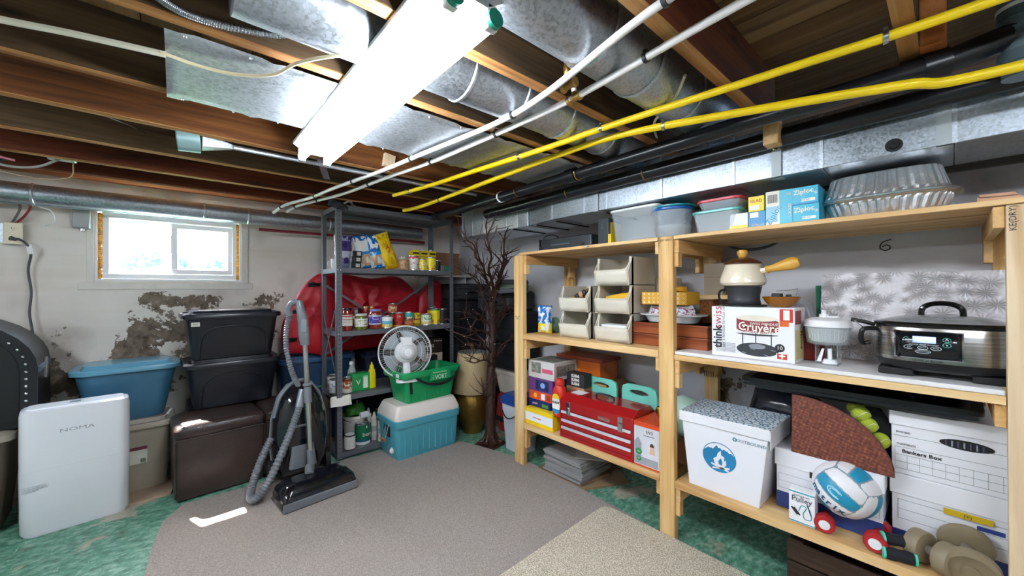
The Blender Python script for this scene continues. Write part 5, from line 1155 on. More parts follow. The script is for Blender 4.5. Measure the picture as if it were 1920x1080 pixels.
zbox('aqua box of freezer bags, the lower of two stacked', ZT, .376, 1.89); zbox('aqua box of freezer bags, the upper of two stacked', ZT+.073, .380, 1.90)
# foil roasting pans
M['foil'] = P('aluminium_foil', '#dcdee2', .24, .9, bump=.35, bs=35, var=.1)
def foilpan(lab, fx, yc, z, flip, w=.36, d=.22, h=.08, nf=44):
    t = rs('foil_roasting_pan', lab, 'foil pan', fx, yc, z, d)
    def ring(s_, z_, fl):
        o_ = []; N = 176
        for k in range(N):
            a = 2*PI*k/N; q = 3.2
            c, s2 = math.cos(a), math.sin(a)
            R_ = 1/((abs(c)/1)**q+(abs(s2)/1)**q)**(1/q)
            f = 1+fl*.018*(1 if (k//2) % 2 else -1)
            o_.append((w/2*s_*R_*c*f, d/2*s_*R_*s2*f, z_))
        return o_
    zz = (lambda q: h-q) if flip else (lambda q: q)
    rings = [ring(.70, zz(0), .3), ring(.78, zz(.004), 1), ring(.88, zz(h*.75), 1), ring(.90, zz(h*.85), .3), ring(1.0, zz(h*.88), 0), ring(1.02, zz(h*.92), 0), ring(1.01, zz(h*.96), 0)]
    MB().loft(rings if not flip else [r[::-1] for r in rings], True, False, False).build('pan', M['foil'], t, solid=.0012)
    return t
foilpan('fluted foil roasting pan, the lower one, standing upright on the top shelf', 1.92, .16, ZT, False, .385, .25, .075)
foilpan('fluted foil roasting pan turned upside down on the other foil pan', 1.92, .165, ZT+.068, True, .385, .25, .10)
t = rs('wood_offcut', 'small pale notched wood offcut near the right end of the top shelf', 'wood offcut', 1.93, -.105, ZT, .10)
MB().prism([(-.045, 0), (-.02, 0), (-.012, .006), (.0, .006), (.006, 0), (.04, 0), (.045, .008), (.04, .018), (-.045, .022)], -.05, .05).build('offcut', P('pink_wood', '#c89a7c', .7), t, .001)
MB().prism([(-.04, .019), (.035, .016), (.03, .028), (-.04, .030)], -.05, .03).build('offcut_top', P('pink_wood', '#c89a7c', .7), t, .001)

# --- middle shelf, far bay
ZM = .939
bag('blue and yellow bag of cleaning wipes at the far end of the middle shelf', (1.98, 1.90, ZM), .11, .20, .08, [(0, '#e8cc20'), (.3, '#ecd428'), (.36, '#2a74c4'), (.98, '#1c58a8')], rz=RZ+.1, seed=31, spot='#dfe8ee', texts=[('lysol', .0, .10, .03, pw, 70)])
t = thing('plastic_bag', 'crumpled green carrier bag behind the blue and yellow bag', 'bag', (2.1, 1.93, ZM), RZ); MB().puff([(-.05, 0), (.05, 0), (.06, .06), (.02, .11), (-.05, .09)], .12, 0, 6, .03, 9).build('bag_body', P('mint_bag', '#7fa890', .4), t)
M['binm'] = P('bin_cream', '#d2cbbb', .5, var=.04)
def stackbin(lab, fx, yc, z, w=.235, d=.30, h=.166):
    t = rs('stacking_bin', lab, 'storage bin', fx, yc, z, d, 'cream stacking bins on the middle shelf')
    th = .005; f = -d/2
    # sides with a sloping front opening
    for sx in (-1, 1):
        x0, x1 = sorted((sx*w/2, sx*(w/2-th)))
        MB().prism([(f+.012, 0), (d/2, 0), (d/2, h), (f+.06, h), (f+.045, h-.01), (f+.004, .085), (f, .075)], x0, x1, 'x').build('side', M['binm'], t, .001)
        MB().box(min(sx*w/2, sx*(w/2-.016)), max(sx*w/2, sx*(w/2-.016)), f+.035, f+.06, 0, h).build('corner_pillar', M['binm'], t, .003)
        MB().tube([(sx*(w/2-.02), f+.01, .085), (sx*(w/2-.004), f+.05, h-.004)], .0045, 6).build('opening_edge', M['binm'], t)
    MB().box(-w/2, w/2, d/2-th, d/2, 0, h).build('back', M['binm'], t)
    MB().box(-w/2, w/2, f+.012, d/2, 0, th).build('floor_panel', M['binm'], t)
    MB().grid(lambda u, v: (-w/2+.003+(w-.006)*u, f+.016-.022*v-.012*math.sin(u*PI), .002+.083*v), 12, 3).build('front_lip', M['binm'], t, solid=.004)
    MB().tube([(-w/2+.012+(w-.024)*u/12, f-.007-.012*math.sin(u/12*PI), .086) for u in range(13)], .0045, 6).build('lip_edge', M['binm'], t)
    return t
b0 = stackbin('cream stacking bin, lower one of the short stack, empty', 1.93, 1.607, ZM)
def relabel(o, lab): o['label'] = lab; return o
bl = [(1.607, 1, 'cream stacking bin with brown trinkets, top of the short stack'), (1.318, 0, 'cream stacking bin with papers in it, bottom of the tall stack'), (1.318, 1, 'cream stacking bin holding a yellow cloth, middle of the tall stack'), (1.318, 2, 'empty cream stacking bin, topmost of the tall stack')]
for yc, k, lab in bl: dup(b0, (1.93+.15, yc, ZM+k*.1675), RZ, lab)
t = thing('folded_cloth', 'folded yellow cloth in the middle bin of the tall stack', 'cloth', (2.025, 1.32, ZM+.1675+.026), RZ)
MB().puff([(-.10, .0), (.10, .0), (.105, .04), (.09, .10), (.02, .095), (-.09, .075), (-.105, .03)], .07, 0, 7, .008, 3, .4).build('cloth_roll', P('yellow_cloth', '#e2b02c', .9, bump=.3), t); MB().puff([(.0, .0), (.10, .0), (.11, .04), (.05, .06), (.0, .04)], .06, -.03, 5, .008, 4).build('cloth_fold', P('yellow_cloth', '#e2b02c', .9, bump=.3), t)
t = thing('trinket_heap', 'gold and brown ornaments in the top bin of the short stack', 'ornament', (2.0, 1.60, ZM+.1675+.028), RZ)
mb = MB()
for k in range(10): mb.cb((-.05+.012*k, -.0+.003*k, .05+.006*k), (.010, .05, .05), Matrix.Rotation(.5, 3, 'Y')@Matrix.Rotation(.1*k, 3, 'X'))
mb.build('gold_fan', P('gold_brown', '#8a6a2a', .4, .5, var=.5, vs=60), t)
for k in range(7): MB().sph((.0+.02*(k % 4), -.03+.01*k, .07+.012*(k % 3)), .018, 8, 6, (1, .8, 1.2)).build('bead', P('tan_bead' if k % 2 else 'dark_bead', '#c49a6a' if k % 2 else '#2a2434', .4), t)
o = MB().box(-.085, .085, -.06, .02, 0, .094).build('paper_stack', wh, None, .002); o.location = (2.02, 1.32, ZM+.006); o.rotation_euler = (0, 0, RZ); tag(o, 'white papers in the bottom bin of the tall stack', 'paper')
# cigar box style chests
M['mahog'] = wood('mahogany', '#4a1f10', '#7e3c20', '#9c5430', 0, 1, .35, False)
d3 = (.30, .22, .062)
for k, lab in enumerate(('reddish wooden case, lower one behind the central post', 'reddish wooden case, upper one behind the central post')):
    t = rs('wooden_case', lab, 'wooden case', 1.98, 1.0, ZM+k*.0635, .22, 'wooden cases on the middle shelf')
    MB().box(-.21, .21, -.11, .11, 0, .062).build('case_body', M['mahog'], t, .004)
    MB().box(-.213, .213, -.113, .113, .052, .062).build('lid', M['mahog'], t, .003)
    MB().box(-.04, .0, -.114, -.110, .02, .042).build('latch', M['steel'], t, .002)
t = rs('baking_dish', 'white oval baking dish on the reddish wooden cases', 'baking dish', 1.99, 1.02, ZM+.128, .2)
MB().loft([rr(.26, .14, .06, 0, 6), rr(.30, .17, .07, .035, 6), rr(.35, .20, .08, .038, 6), rr(.355, .205, .08, .046, 6), rr(.30, .165, .07, .044, 6), rr(.25, .13, .06, .006, 6)]).build('dish', P('stoneware', '#d8d8d8', .25), t)
t = rs('printed_pouch', 'white and red printed pouch in the oval baking dish', 'pouch', 2.04, 1.03, ZM+.137, .10); MB().puff([(-.13, 0), (.13, 0), (.135, .05), (.12, .085), (-.12, .08), (-.135, .04)], .05, 0, 5, .01, 12).build('pouch_body', bands('pouch', [(0, '#e4e4e8'), (.5, '#d8d8e4')], spot='#a04048', ssc=5), t)
for k in range(5): MB().tube([(-.11+.05*k, -.028, .01), (-.09+.05*k, -.03, .07)], .0015, 5).build('print_line', P('print_purple', '#5a4a8a', .5), t)
t = rs('gift_box', 'yellow patterned gift box above the baking dish', 'box', 2.02, 1.04, ZM+.225, .16)
MB().box(-.13, .13, -.08, .08, 0, .07).build('box_body', P('gift_yellow', '#dca626', .6), t, .003)
for i_ in range(9):
    for j_ in range(3): ptext(t, (.26, .16, .07), 'front', 'X', .07+i_*.108, .18+j_*.32, .02, pw, name='pattern_mark')
MB().puff([(-.02, .0), (.10, .0), (.09, .03), (.0, .035)], .1, 0, 5).build('tissue', P('gift_yellow2', '#c8901c', .8), t).location = (0, 0, .07)
for k, (y, z, w, h, lab) in enumerate(((.90, 1.218, .13, .13, 'grey brown cardboard box on the loose board behind the post'),)):
    t = carton('cardboard_box', lab, 2.20, .84, 1.218, (.11, .12, .17), P('grey_card', '#a39684', .8)); MB().box(.056, .062, -.06, .05, 0, .18, Matrix.Rotation(.15, 3, 'Y')).build('open_flap', P('dark_card', '#8a5a34', .8), t)
    MB().box(-.055, .055, -.0612, -.06, .095, .097).build('flap_seam', P('dark_card', '#8a5a34', .8), t)
t = carton('photo_book', 'upright patterned brown box behind the central post', 2.2, .885, ZM+.12, (.07, .10, .13), P('brown_pattern', '#9a5c28', .6, var=.5, vs=80))
t = thing('plastic_bag', 'pale crumpled plastic bag lying behind the cream fondue pot', 'bag', (2.28, .74, ZM), RZ); MB().puff([(-.14, 0), (.12, 0), (.14, .10), (.06, .2), (-.05, .23), (-.15, .21)], .16, 0, 7, .04, 21).build('bag_body', P('pale_plastic', '#b8b2a8', .3), t)
# cardboard behind bins
t = carton('cardboard_box', 'cream cardboard box standing behind the tall bin stack', 2.26, 1.20, ZM, (.20, .12, .38), P('cream_card', '#b8ad98', .8)); MB().box(-.1, .1, -.0612, -.06, .2, .203).build('fold_line', P('dark_card', '#8a5a34', .8), t)

# --- middle shelf, near bay
ZN = .944
d3 = (.32, .17, .225)
t = carton('fondue_set_box', 'white fondue set box with a picture of a fondue stand', 1.89, .575, ZN, d3, wh)
bk = P('ink_black', '#26262a', .5); rd = P('fondue_red', '#8e3038', .45); rd2 = P('bright_red', '#c8342c', .45)
ptext(t, d3, 'front', 'think', .085, .38, .052, bk, 90, bold=.0012, sx=.95); ptext(t, d3, 'front', 'swiss', .085, .78, .052, P('think_red', '#b8505a', .5), 90, sx=.95)
ptext(t, d3, 'front', 'set à fondue fondue set', .16, .6, .020, P('grey_print', '#8c8e92', .5), 90)
for k in range(7): ptext(t, d3, 'front', 'pour le fromage et le chocolat', .19, .27-k*.028, .0065, P('grey_print', '#8c8e92', .5))
pot = [(.33, .80), (.33, .58)]+circ(.58, .58, .25, .08, 12, 180, 360)[1:-1]+[(.83, .58), (.83, .74)]+[(.8, .76), (.6, .74), (.4, .78)]
ppoly(t, d3, 'front', pot, rd, 'printed_pot', .001)
ppoly(t, d3, 'front', circ(.58, .79, .25, .06), P('fondue_cream', '#e4dccc', .5), 'printed_cheese', .0012)
ptext(t, d3, 'front', 'Gruyère', .60, .61, .052, pw, -2, sx=.9, name='lettering', e=.0016, bold=.0006); ptext(t, d3, 'front', 'SWISS FONDUE', .66, .685, .015, pw, 0, e=.0016); ptext(t, d3, 'front', 'mental Suisse f', .6, .525, .018, pw, 0, e=.0016); ptext(t, d3, 'front', '+', .44, .63, .05, pw, 0, e=.0016, bold=.001)
ppoly(t, d3, 'front', circ(.58, .19, .25, .13, 28), P('stand_dark', '#34363c', .4), 'printed_tray', .001)
ppoly(t, d3, 'front', circ(.58, .49, .25, .035, 20, 180, 360), P('stand_dark', '#34363c', .4), 'printed_ring', .0014)
for u in (.40, .56, .74): pprint(t, d3, 'front', u, .18, u+.012, .5, P('stand_dark', '#34363c', .4), 'printed_leg', .0014)
ppoly(t, d3, 'front', circ(.58, .25, .1, .05), P('burner', '#888c94', .3), 'printed_burner', .0016)
for (a, b) in ((.40, .12), (.5, .2), (.66, .10), (.74, .2)): ppoly(t, d3, 'front', [(a, b), (a+.05, b-.02), (a+.055, b-.01), (a+.005, b+.015)], P('burner', '#888c94', .3), 'printed_fork', .0018)
pprint(t, d3, 'front', .84, .74, .985, .98, rd2, e=.001); pprint(t, d3, 'front', .88, .78, .95, .96, pw, 'printed_seal', .0014); pprint(t, d3, 'front', .84, .66, .94, .76, P('orange_stk', '#d86018', .5), 'sticker', .0016)
ppoly(t, d3, 'front', circ(.84, .26, .055, .075), bk, 'printed_badge', .0018); ptext(t, d3, 'front', '10', .84, .26, .022, pw, e=.0022)
pprint(t, d3, 'front', .80, .05, .93, .16, pw, 'swiss_flag', .0016); 
for (a, b) in ((.805, .885), ): pprint(t, d3, 'front', .81, .055, .92, .155, rd2, 'swiss_flag', .0018); ptext(t, d3, 'front', '+', .865, .107, .04, pw, e=.0022, bold=.0015)
pprint(t, d3, 'right', .05, .05, .95, .6, P('pale_yel', '#d8c890', .5)); pprint(t, d3, 'right', .05, .7, .6, .95, rd); ptext(t, d3, 'right', 'SWISS', .6, .4, .03, bk, 90)
# fondue pot and stand
t = rs('fondue_stand', 'matt black fondue burner stand on the fondue set box', 'fondue stand', 1.90, .628, ZN+.2255, .155)
MB().lathe([(.085, 0), (.092, .003), (.092, .008), (.08, .010)], 32).build('tray', M['black'], t)
MB().lathe([(.068, .01), (.064, .03), (.064, .05), (.070, .085), (.074, .09), (.068, .09), (.06, .05), (.06, .012)], 32, c0=False, c1=False).build('drum', P('stand_matt', '#33353a', .5), t, solid=.002)
MB().lathe([(.02, .01), (.03, .02), (.03, .045), (.02, .05)], 16).build('burner', M['steel'], t)
MB().tube(curve([(-.07, -.02, .075), (-.09, -.03, .07), (-.095, -.03, .04), (-.085, -.025, .01)], 5), .005, 6).build('leg', M['black'], t)
t = rs('fondue_pot', 'cream enamel fondue pot with a brown lid and a wooden handle', 'fondue pot', 1.905, .632, ZN+.317, .145); t.scale = (1.13, 1.1, 1.17)
MB().lathe([(.06, 0), (.075, .004), (.083, .015), (.082, .03), (.068, .07), (.064, .082), (.067, .086), (.060, .086), (.058, .08)], 40).build('pot', P('cream_enamel', '#ded2ba', .18, var=.04, Coat_Weight=.5), t)
MB().lathe([(.066, .086), (.070, .088), (.069, .092), (.05, .104), (.025, .112), (.02, .114)], 40).build('lid', P('brown_enamel', '#4e2312', .2, Coat_Weight=.6), t)
MB().lathe([(.010, .112), (.013, .116), (.017, .124), (.0195, .132), (.018, .140), (.012, .144)], 20).build('lid_knob', P('turned_wood', '#d2a042', .35), t)
ax = Vector((.95, -.05, .22)).normalized()
MB().lathe([(.011, 0), (.011, .02)], 12, (.068, -.01, .058), ax=ax).build('handle_socket', P('cream_enamel', '#ded2ba', .18), t)
MB().lathe([(.013, .02), (.016, .024), (.013, .03), (.0125, .04), (.018, .07), (.0235, .10), (.022, .118), (.012, .130)], 18, (.068, -.01, .058), ax=ax).build('wooden_handle', P('turned_wood', '#d2a042', .35), t)
t = rs('glass_bowl', 'amber glass bowl with black clips in it, on the fondue set box', 'bowl', 1.93, .487, ZN+.2255, .14)
MB().lathe([(.035, 0), (.045, .004), (.062, .025), (.072, .045), (.069, .045), (.058, .025), (.04, .008)], 36).build('bowl', P('amber_glass', '#a8660c', .1, Transmission_Weight=.3, Coat_Weight=.5), t)
MB().box(-.03, .005, -.03, .01, .03, .06).box(.02, .03, -.02, .04, .035, .055).build('black_clips', M['black'], t, .003)
MB().tube(curve([(-.02, .0, .07), (.04, .02, .075), (.055, .02, .08), (.05, .02, .05)], 5), .0012, 5).build('wire', M['steel'], t)
t = rs('plastic_bag', 'grey clear plastic bag hanging behind the amber bowl', 'bag', 2.12, .45, ZN, .08); MB().puff([(-.06, 0), (.07, 0), (.07, .12), (.04, .24), (-.01, .27), (-.05, .2)], .07, 0, 6, .03, 17).build('bag_body', clear('smoke_bag', '#a8aab0', .6, .2), t)
t = rs('red_canister', 'dark red round canister behind the fondue set box', 'canister', 2.03, .41, ZN, .12); MB().lathe([(.055, 0), (.058, .003), (.058, .14), (.05, .145)], 28).build('canister_body', P('dark_red', '#7c1410', .3), t); MB().lathe([(.058, .145), (.06, .147), (.06, .16), (.03, .165)], 28).build('lid', P('dark_red', '#7c1410', .3), t)
# salad spinner
t = rs('salad_spinner', 'small white mini salad spinner on a clear stand', 'salad spinner', 1.92, .328, ZN, .15); t.scale = (1.08, 1.08, 1.06)
sc_ = clear('spinner_clear', '#cfd8dc', .28, .08)
MB().lathe([(.052, .075), (.062, .08), (.070, .135), (.072, .142), (.069, .142), (.058, .085), (.05, .08)], 36).build('outer_bowl', sc_, t)
MB().lathe([(.042, .085), (.050, .088), (.058, .138), (.062, .14)], 36, c1=False).build('inner_bowl', P('milky', '#c9ccc8', .5), t)
for k in range(30):
    a = 2*PI*k/30; mb = MB(); mb.M = Matrix.Rotation(a, 4, 'Z'); mb.cyl((.0535, 0, .095), (.0605, 0, .138), .002, n=5); mb.build('basket_rib', M['white'], t)
MB().lathe([(.07, .142), (.073, .144), (.073, .152), (.066, .168), (.05, .176), (.03, .178)], 36).build('lid', M['white'], t)
MB().cyl((-.01, 0, .178), (-.01, 0, .19), .015, n=18).cyl((-.01, 0, .19), (-.01, 0, .205), .008, n=14).build('turning_knob', M['white'], t)
MB().cyl((.02, 0, .178), (.02, 0, .184), .02, n=18).build('lid_button', M['white'], t)
MB().box(-.032, .035, -.032, .032, 0, .004).box(-.032, -.029, -.032, .032, 0, .08).box(.032, .035, -.032, .032, 0, .08).build('clear_stand', sc_, t)
MB().cyl((.008, -.01, .004), (.008, -.01, .02), .025, .018, 18).cyl((.008, -.01, .02), (.008, -.01, .06), .007, n=10).prism([(-.028, .01), (-.012, .06), (-.005, .06), (-.015, .01)], -.03, -.025).build('spare_blade', M['white'], t)
# slow cooker
s = NT('brushed_steel'); v = s.coord(scale=(2, 2, 120)); a = s.noise(v, 2, 4); s.set(Metallic=1, Roughness=.24).col(s.ramp(a, [(.3, '#8f8c88'), (.7, '#c9c6c2')])).bump(a, .05, .002); M['brushed'] = s.m
t = rs('slow_cooker', 'oval stainless steel slow cooker with a black control panel and glass lid', 'slow cooker', 1.885, .018, ZN, .27)
def el(w, d, z, n=48, pwv=2.5):
    o_ = []
    for k in range(n):
        a = 2*PI*k/n; c, s2 = math.cos(a), math.sin(a); R_ = 1/((abs(c))**pwv+(abs(s2))**pwv)**(1/pwv); o_.append((w/2*R_*c, d/2*R_*s2, z))
    return o_
CW, CD = .335, .255
MB().loft([el(CW*.86, CD*.86, .022), el(CW*.95, CD*.96, .03), el(CW, CD, .055)]).build('black_base', M['black'], t)
MB().loft([el(CW*.99, CD*.99, .050), el(CW, CD, .055), el(CW, CD, .168), el(CW*.985, CD*.985, .172)]).build('steel_shell', M['brushed'], t)
MB().loft([el(CW*1.0, CD*1.0, .171), el(CW*1.03, CD*1.03, .176), el(CW*1.035, CD*1.035, .183), el(CW*.98, CD*.98, .188)]).build('crock_rim', P('gloss_black', '#0c0c0e', .1), t)
MB().loft([el(CW*.97, CD*.97, .186), el(CW*.8, CD*.8, .197), el(CW*.5, CD*.5, .208), el(CW*.2, CD*.2, .212)], c0=False).build('glass_lid', clear('lid_glass', '#9aa2a4', .45, .05), t)
MB().tube(curve([(-.05, 0, .208), (-.045, 0, .235), (-.02, 0, .25), (.02, 0, .25), (.045, 0, .235), (.05, 0, .208)], 6), .0085, 8).build('lid_handle', P('gloss_black', '#0c0c0e', .1), t)
for x in (-.11, .11): MB().box(x-.045, x+.045, -.10, .10, 0, .024).build('foot', M['blackm'], t, .004)
for sx in (-1, 1):
    MB().tube(curve([(sx*.165, -.03, .155), (sx*.20, -.05, .15), (sx*.205, -.04, .10), (sx*.185, -.02, .10)], 6), .008, 8).build('side_handle', M['black'], t)
    MB().tube(curve([(sx*.17, -.02, .168), (sx*.20, -.03, .178), (sx*.235, -.04, .185)], 5), .0075, 8).build('clip_lever', M['black'], t)
    MB().tube([(sx*.225, -.045, .182), (sx*.19, -.03, .145)], .0025, 6).build('clip_wire', M['steel'], t)
# control panel: curved plate following the front
def cpan(x0, x1, z0, z1, off, mat, nm, n=8, rad=.0):
    def f(u, v):
        x = x0+(x1-x0)*u; q = 2.5; yy = -CD/2*(1-min(1, abs(2*x/CW))**q)**(1/q); return (x, yy-off, z0+(z1-z0)*v)
    return MB().grid(f, n, 2).build(nm, mat, t, solid=.001)
cpan(-.112, .048, .066, .160, .0012, M['chrome'], 'panel_trim'); cpan(-.108, .044, .070, .156, .0025, P('panel_black', '#101318', .15), 'control_panel')
cpan(-.066, -.012, .121, .143, .0038, emis('lcd_blue', '#2c5ad8', .5), 'display', 4); 
wp = P('panel_white', '#d8e0e4', .4); tp = P('panel_teal', '#58b0a0', .4)
def cpt(s_, x, z, sz, m_, nm='lettering'):
    q = 2.5; yy = -CD/2*(1-min(1, abs(2*x/CW))**q)**(1/q); return text(t, s_, sz, Vector((x, yy-.0052, z)), basis((1, 0, 0), (0, 0, 1)), m_, nm)
def cov(x, z, rx, rz_, m_, nm):
    q = 2.5; yy = -CD/2*(1-min(1, abs(2*x/CW))**q)**(1/q)
    return MB().tube([(x+rx*math.cos(2*PI*k/16), yy-.0042, z+rz_*math.sin(2*PI*k/16)) for k in range(16)], .0008, 4, loop=True).build(nm, m_, t)
for (x, z) in ((-.075, .105), (-.042, .105), (-.012, .105)): cov(x, z, .012, .006, wp, 'button')
cov(-.042, .092, .018, .0055, wp, 'button'); cov(.012, .135, .009, .007, tp, 'button'); cov(.012, .118, .009, .007, tp, 'button'); cov(-.082, .132, .006, .006, tp, 'button')
cpt('^', .012, .133, .02, wp); cpt('v', .012, .119, .012, wp); cpt('MANUAL PROBE PROGRAM', -.04, .115, .0055, wp); cpt('OFF', -.075, .105, .005, wp); cpt('SELECT', -.042, .105, .0045, wp); cpt('ENTER', -.012, .105, .0045, wp); cpt('WARM/LOW/HIGH', -.042, .092, .0035, wp)
text(t, 'Hamilton Beach', .012, Vector((-.035, -CD/2-.003, .060)), basis((1, 0, 0), (0, 0, 1)), bk)
# silver embossed cake board
s = NT('embossed_silver'); v = s.coord(scale=(19, 19, 19)); fl = s.vor(v, 1., 'F1', 'Position'); vv = s.n('VectorMath', operation='SUBTRACT'); s.l(v, vv.inputs[0]); s.l(fl, vv.inputs[1])
sp = s.n('SeparateXYZ'); s.l(vv.outputs[0], sp.inputs[0]); an = s.math('ARCTAN2', sp.outputs['Z'], sp.outputs['X']); pet = s.math('SINE', s.math('MULTIPLY', an, 11.))
dd = s.vor(v, 1.); h_ = s.math('MULTIPLY', s.math('MULTIPLY', pet, s.math('SUBTRACT', .75, dd)), 1.)
s.set(Metallic=.3, Roughness=.45).col(s.ramp(s.math('MULTIPLY_ADD', h_, .5, .5), [(.2, '#aaa4a6'), (.6, '#cfcbcd'), (.9, '#eceaec')])).bump(h_, .55, .008); M['emb'] = s.m
t = thing('cake_board', 'silver embossed foil cake board leaning behind the slow cooker', 'cake board', (2.20, .13, ZN), 0, rot=(math.radians(-8), 0, RZ))
MB().box(-.26, .30, 0, .008, 0, .375).build('board', M['emb'], t, .001)
t = rs('green_card', 'green card corner peeking out left of the silver board', 'card', 2.30, .40, ZN, .02); MB().box(-.02, .04, -.002, .002, 0, .32, Matrix.Rotation(.1, 3, 'X')).build('card', P('green_card', '#3a9a78', .6), t)
# --- lower shelves
ZB = .306
# far bay
d3 = (.265, .22, .115)
t = carton('game_box', 'yellow and white flat box at the bottom of the game stack', 1.875, 1.865, ZB, d3, ybox); pprint(t, d3, 'front', 0, .25, 1, .75, wh); ptext(t, d3, 'front', 'scott pepper', .45, .5, .016, rd2)
d3 = (.21, .2, .052); t = carton('game_box', 'navy flat game box with a green mark in the game stack', 1.92, 1.90, ZB+.116, d3, P('box_navy', '#1c2560', .45)); pprint(t, d3, 'front', .62, .15, .9, .6, P('grn_mark', '#3a8a3a', .5)); ptext(t, d3, 'front', 'puzzle', .3, .5, .02, pw)
d3 = (.22, .2, .058); t = carton('game_box', 'orange red game box with small pictures in the game stack', 1.92, 1.895, ZB+.169, d3, P('box_orange', '#d8502c', .45)); pprint(t, d3, 'front', .55, .15, .72, .85, wh); ppoly(t, d3, 'front', circ(.3, .5, .08, .3), P('box_y2', '#f0b030', .5)); pprint(t, d3, 'front', .78, .2, .95, .8, P('box_red2', '#b03018', .5))
d3 = (.23, .22, .095); t = carton('game_box', 'purple jigsaw box with a night picture in the game stack', 1.92, 1.89, ZB+.228, d3, P('box_purple', '#6a3a78', .45)); pprint(t, d3, 'front', .3, .12, .85, .85, P('box_night', '#1c2a5c', .5, var=.6, vs=30)); ppoly(t, d3, 'front', circ(.6, .5, .1, .2), P('box_lblue', '#8aa8d8', .5), e=.0012)
d3 = (.25, .24, .12); t = carton('game_box', 'grey jigsaw box with a photo and pink label, topmost of the game stack', 1.915, 1.88, ZB+.324, d3, P('box_greyw', '#c4c0bc', .5))
pprint(t, d3, 'front', .12, .3, .5, .9, P('box_photo2', '#7a7870', .5, var=.6, vs=40)); pprint(t, d3, 'front', .55, .35, .95, .6, P('pink_lab', '#c8506a', .5)); pprint(t, d3, 'top', .1, .1, .9, .9, P('box_photo3', '#6a6c60', .5, var=.6, vs=40)); pprint(t, d3, 'right', .1, .2, .9, .8, P('box_photo2', '#7a7870', .5))
t = rs('bottle_jug', 'red plastic jug with a printed yellow and blue label in front of the games', 'bottle', 1.868, 1.70, ZB+.116, .08)
t.location.z = ZB+.1165
MB().loft([rr(.085, .07, .03, 0, 5), rr(.095, .075, .035, .01, 5), rr(.095, .075, .035, .15, 5), rr(.085, .07, .035, .175, 5), rr(.05, .05, .02, .20, 5)]).build('jug_body', P('jug_red', '#d02c18', .3), t)
MB().lathe([(.030, .198), (.032, .20), (.032, .225), (.026, .235), (.022, .24)], 20).build('cap', P('jug_red', '#d02c18', .3), t)
dj = (.095, .075, .16); ppoly(t, dj, 'front', circ(.5, .5, .36, .42, 24), pw, 'printed_label', .001); ppoly(t, dj, 'front', circ(.5, .72, .33, .2, 20, 0, 180), ybox, 'printed_label', .0014); ppoly(t, dj, 'front', circ(.5, .3, .33, .2, 20, 180, 360), M['blueprint'], 'printed_label', .0014)
ptext(t, dj, 'front', 'EVADE', .5, .56, .02, bk, 3, e=.0018, bold=.0008)
# the far red tool chest
M['tbred'] = P('toolbox_red', '#a5181a', .22, .1, var=.06, Coat_Weight=.4)
w, d, h = .53, .235, .285
t = rs('tool_chest', 'red metal tool chest with three drawers and two chrome latches', 'tool chest', 1.868, 1.40, ZB, d)
MB().box(-w/2, w/2, -d/2+.012, d/2, 0, .175).build('chest_body', M['tbred'], t, .003)
MB().box(-w/2, -w/2+.012, -d/2, -d/2+.012, 0, .175).box(w/2-.012, w/2, -d/2, -d/2+.012, 0, .175).box(-w/2+.012, w/2-.012, -d/2, -d/2+.012, 0, .022).build('front_frame', M['tbred'], t, .002)
MB().loft([[(-w/2, -d/2, .176), (w/2, -d/2, .176), (w/2, d/2, .176), (-w/2, d/2, .176)], [(-w/2, -d/2, .235), (w/2, -d/2, .235), (w/2, d/2, .235), (-w/2, d/2, .235)], [(-w/2, -d/2+.045, .275), (w/2, -d/2+.045, .275), (w/2, d/2-.045, .275), (-w/2, d/2-.045, .275)]], smooth=False).build('lid', M['tbred'], t, .005)
for z0, z1 in ((.024, .072), (.076, .118), (.122, .172)):
    q = MB().box(-w/2+.014, w/2-.014, -d/2+.002, -d/2+.012, z0, z1).build('drawer', M['tbred'], t, .0015)
    MB().prism([(-.5, 0)]*0 or [(-d/2-.006, z1-.016), (-d/2+.002, z1-.016), (-d/2+.002, z1-.001), (-d/2-.004, z1-.001)], -w/2+.016, w/2-.016, 'x').build('drawer_pull', P('pull_white', '#d8d8de', .25, .3), q)
for x in (-.19, .185):
    q = MB().box(x-.016, x+.016, -d/2-.006, -d/2, .148, .232).build('latch', M['chrome'], t, .002); MB().box(x-.010, x+.010, -d/2-.012, -d/2-.006, .155, .20).build('latch_hook', M['chrome'], q, .003)
MB().box(.035, .115, -d/2-.0025, -d/2, .183, .203).build('badge', M['chrome'], t, .001); text(t, 'MASTERCRAFT', .011, Vector((.075, -d/2-.0035, .193)), basis((1, 0, 0), (0, 0, 1)), rd2)
MB().tube(curve([(-.065, 0, .276), (-.055, 0, .292), (0, 0, .297), (.055, 0, .292), (.065, 0, .276)], 6), .007, 8).build('carry_handle', M['black'], t)
MB().box(-.23, -.14, -.05, .03, .2752, .2765).build('paper_label', wh, t)
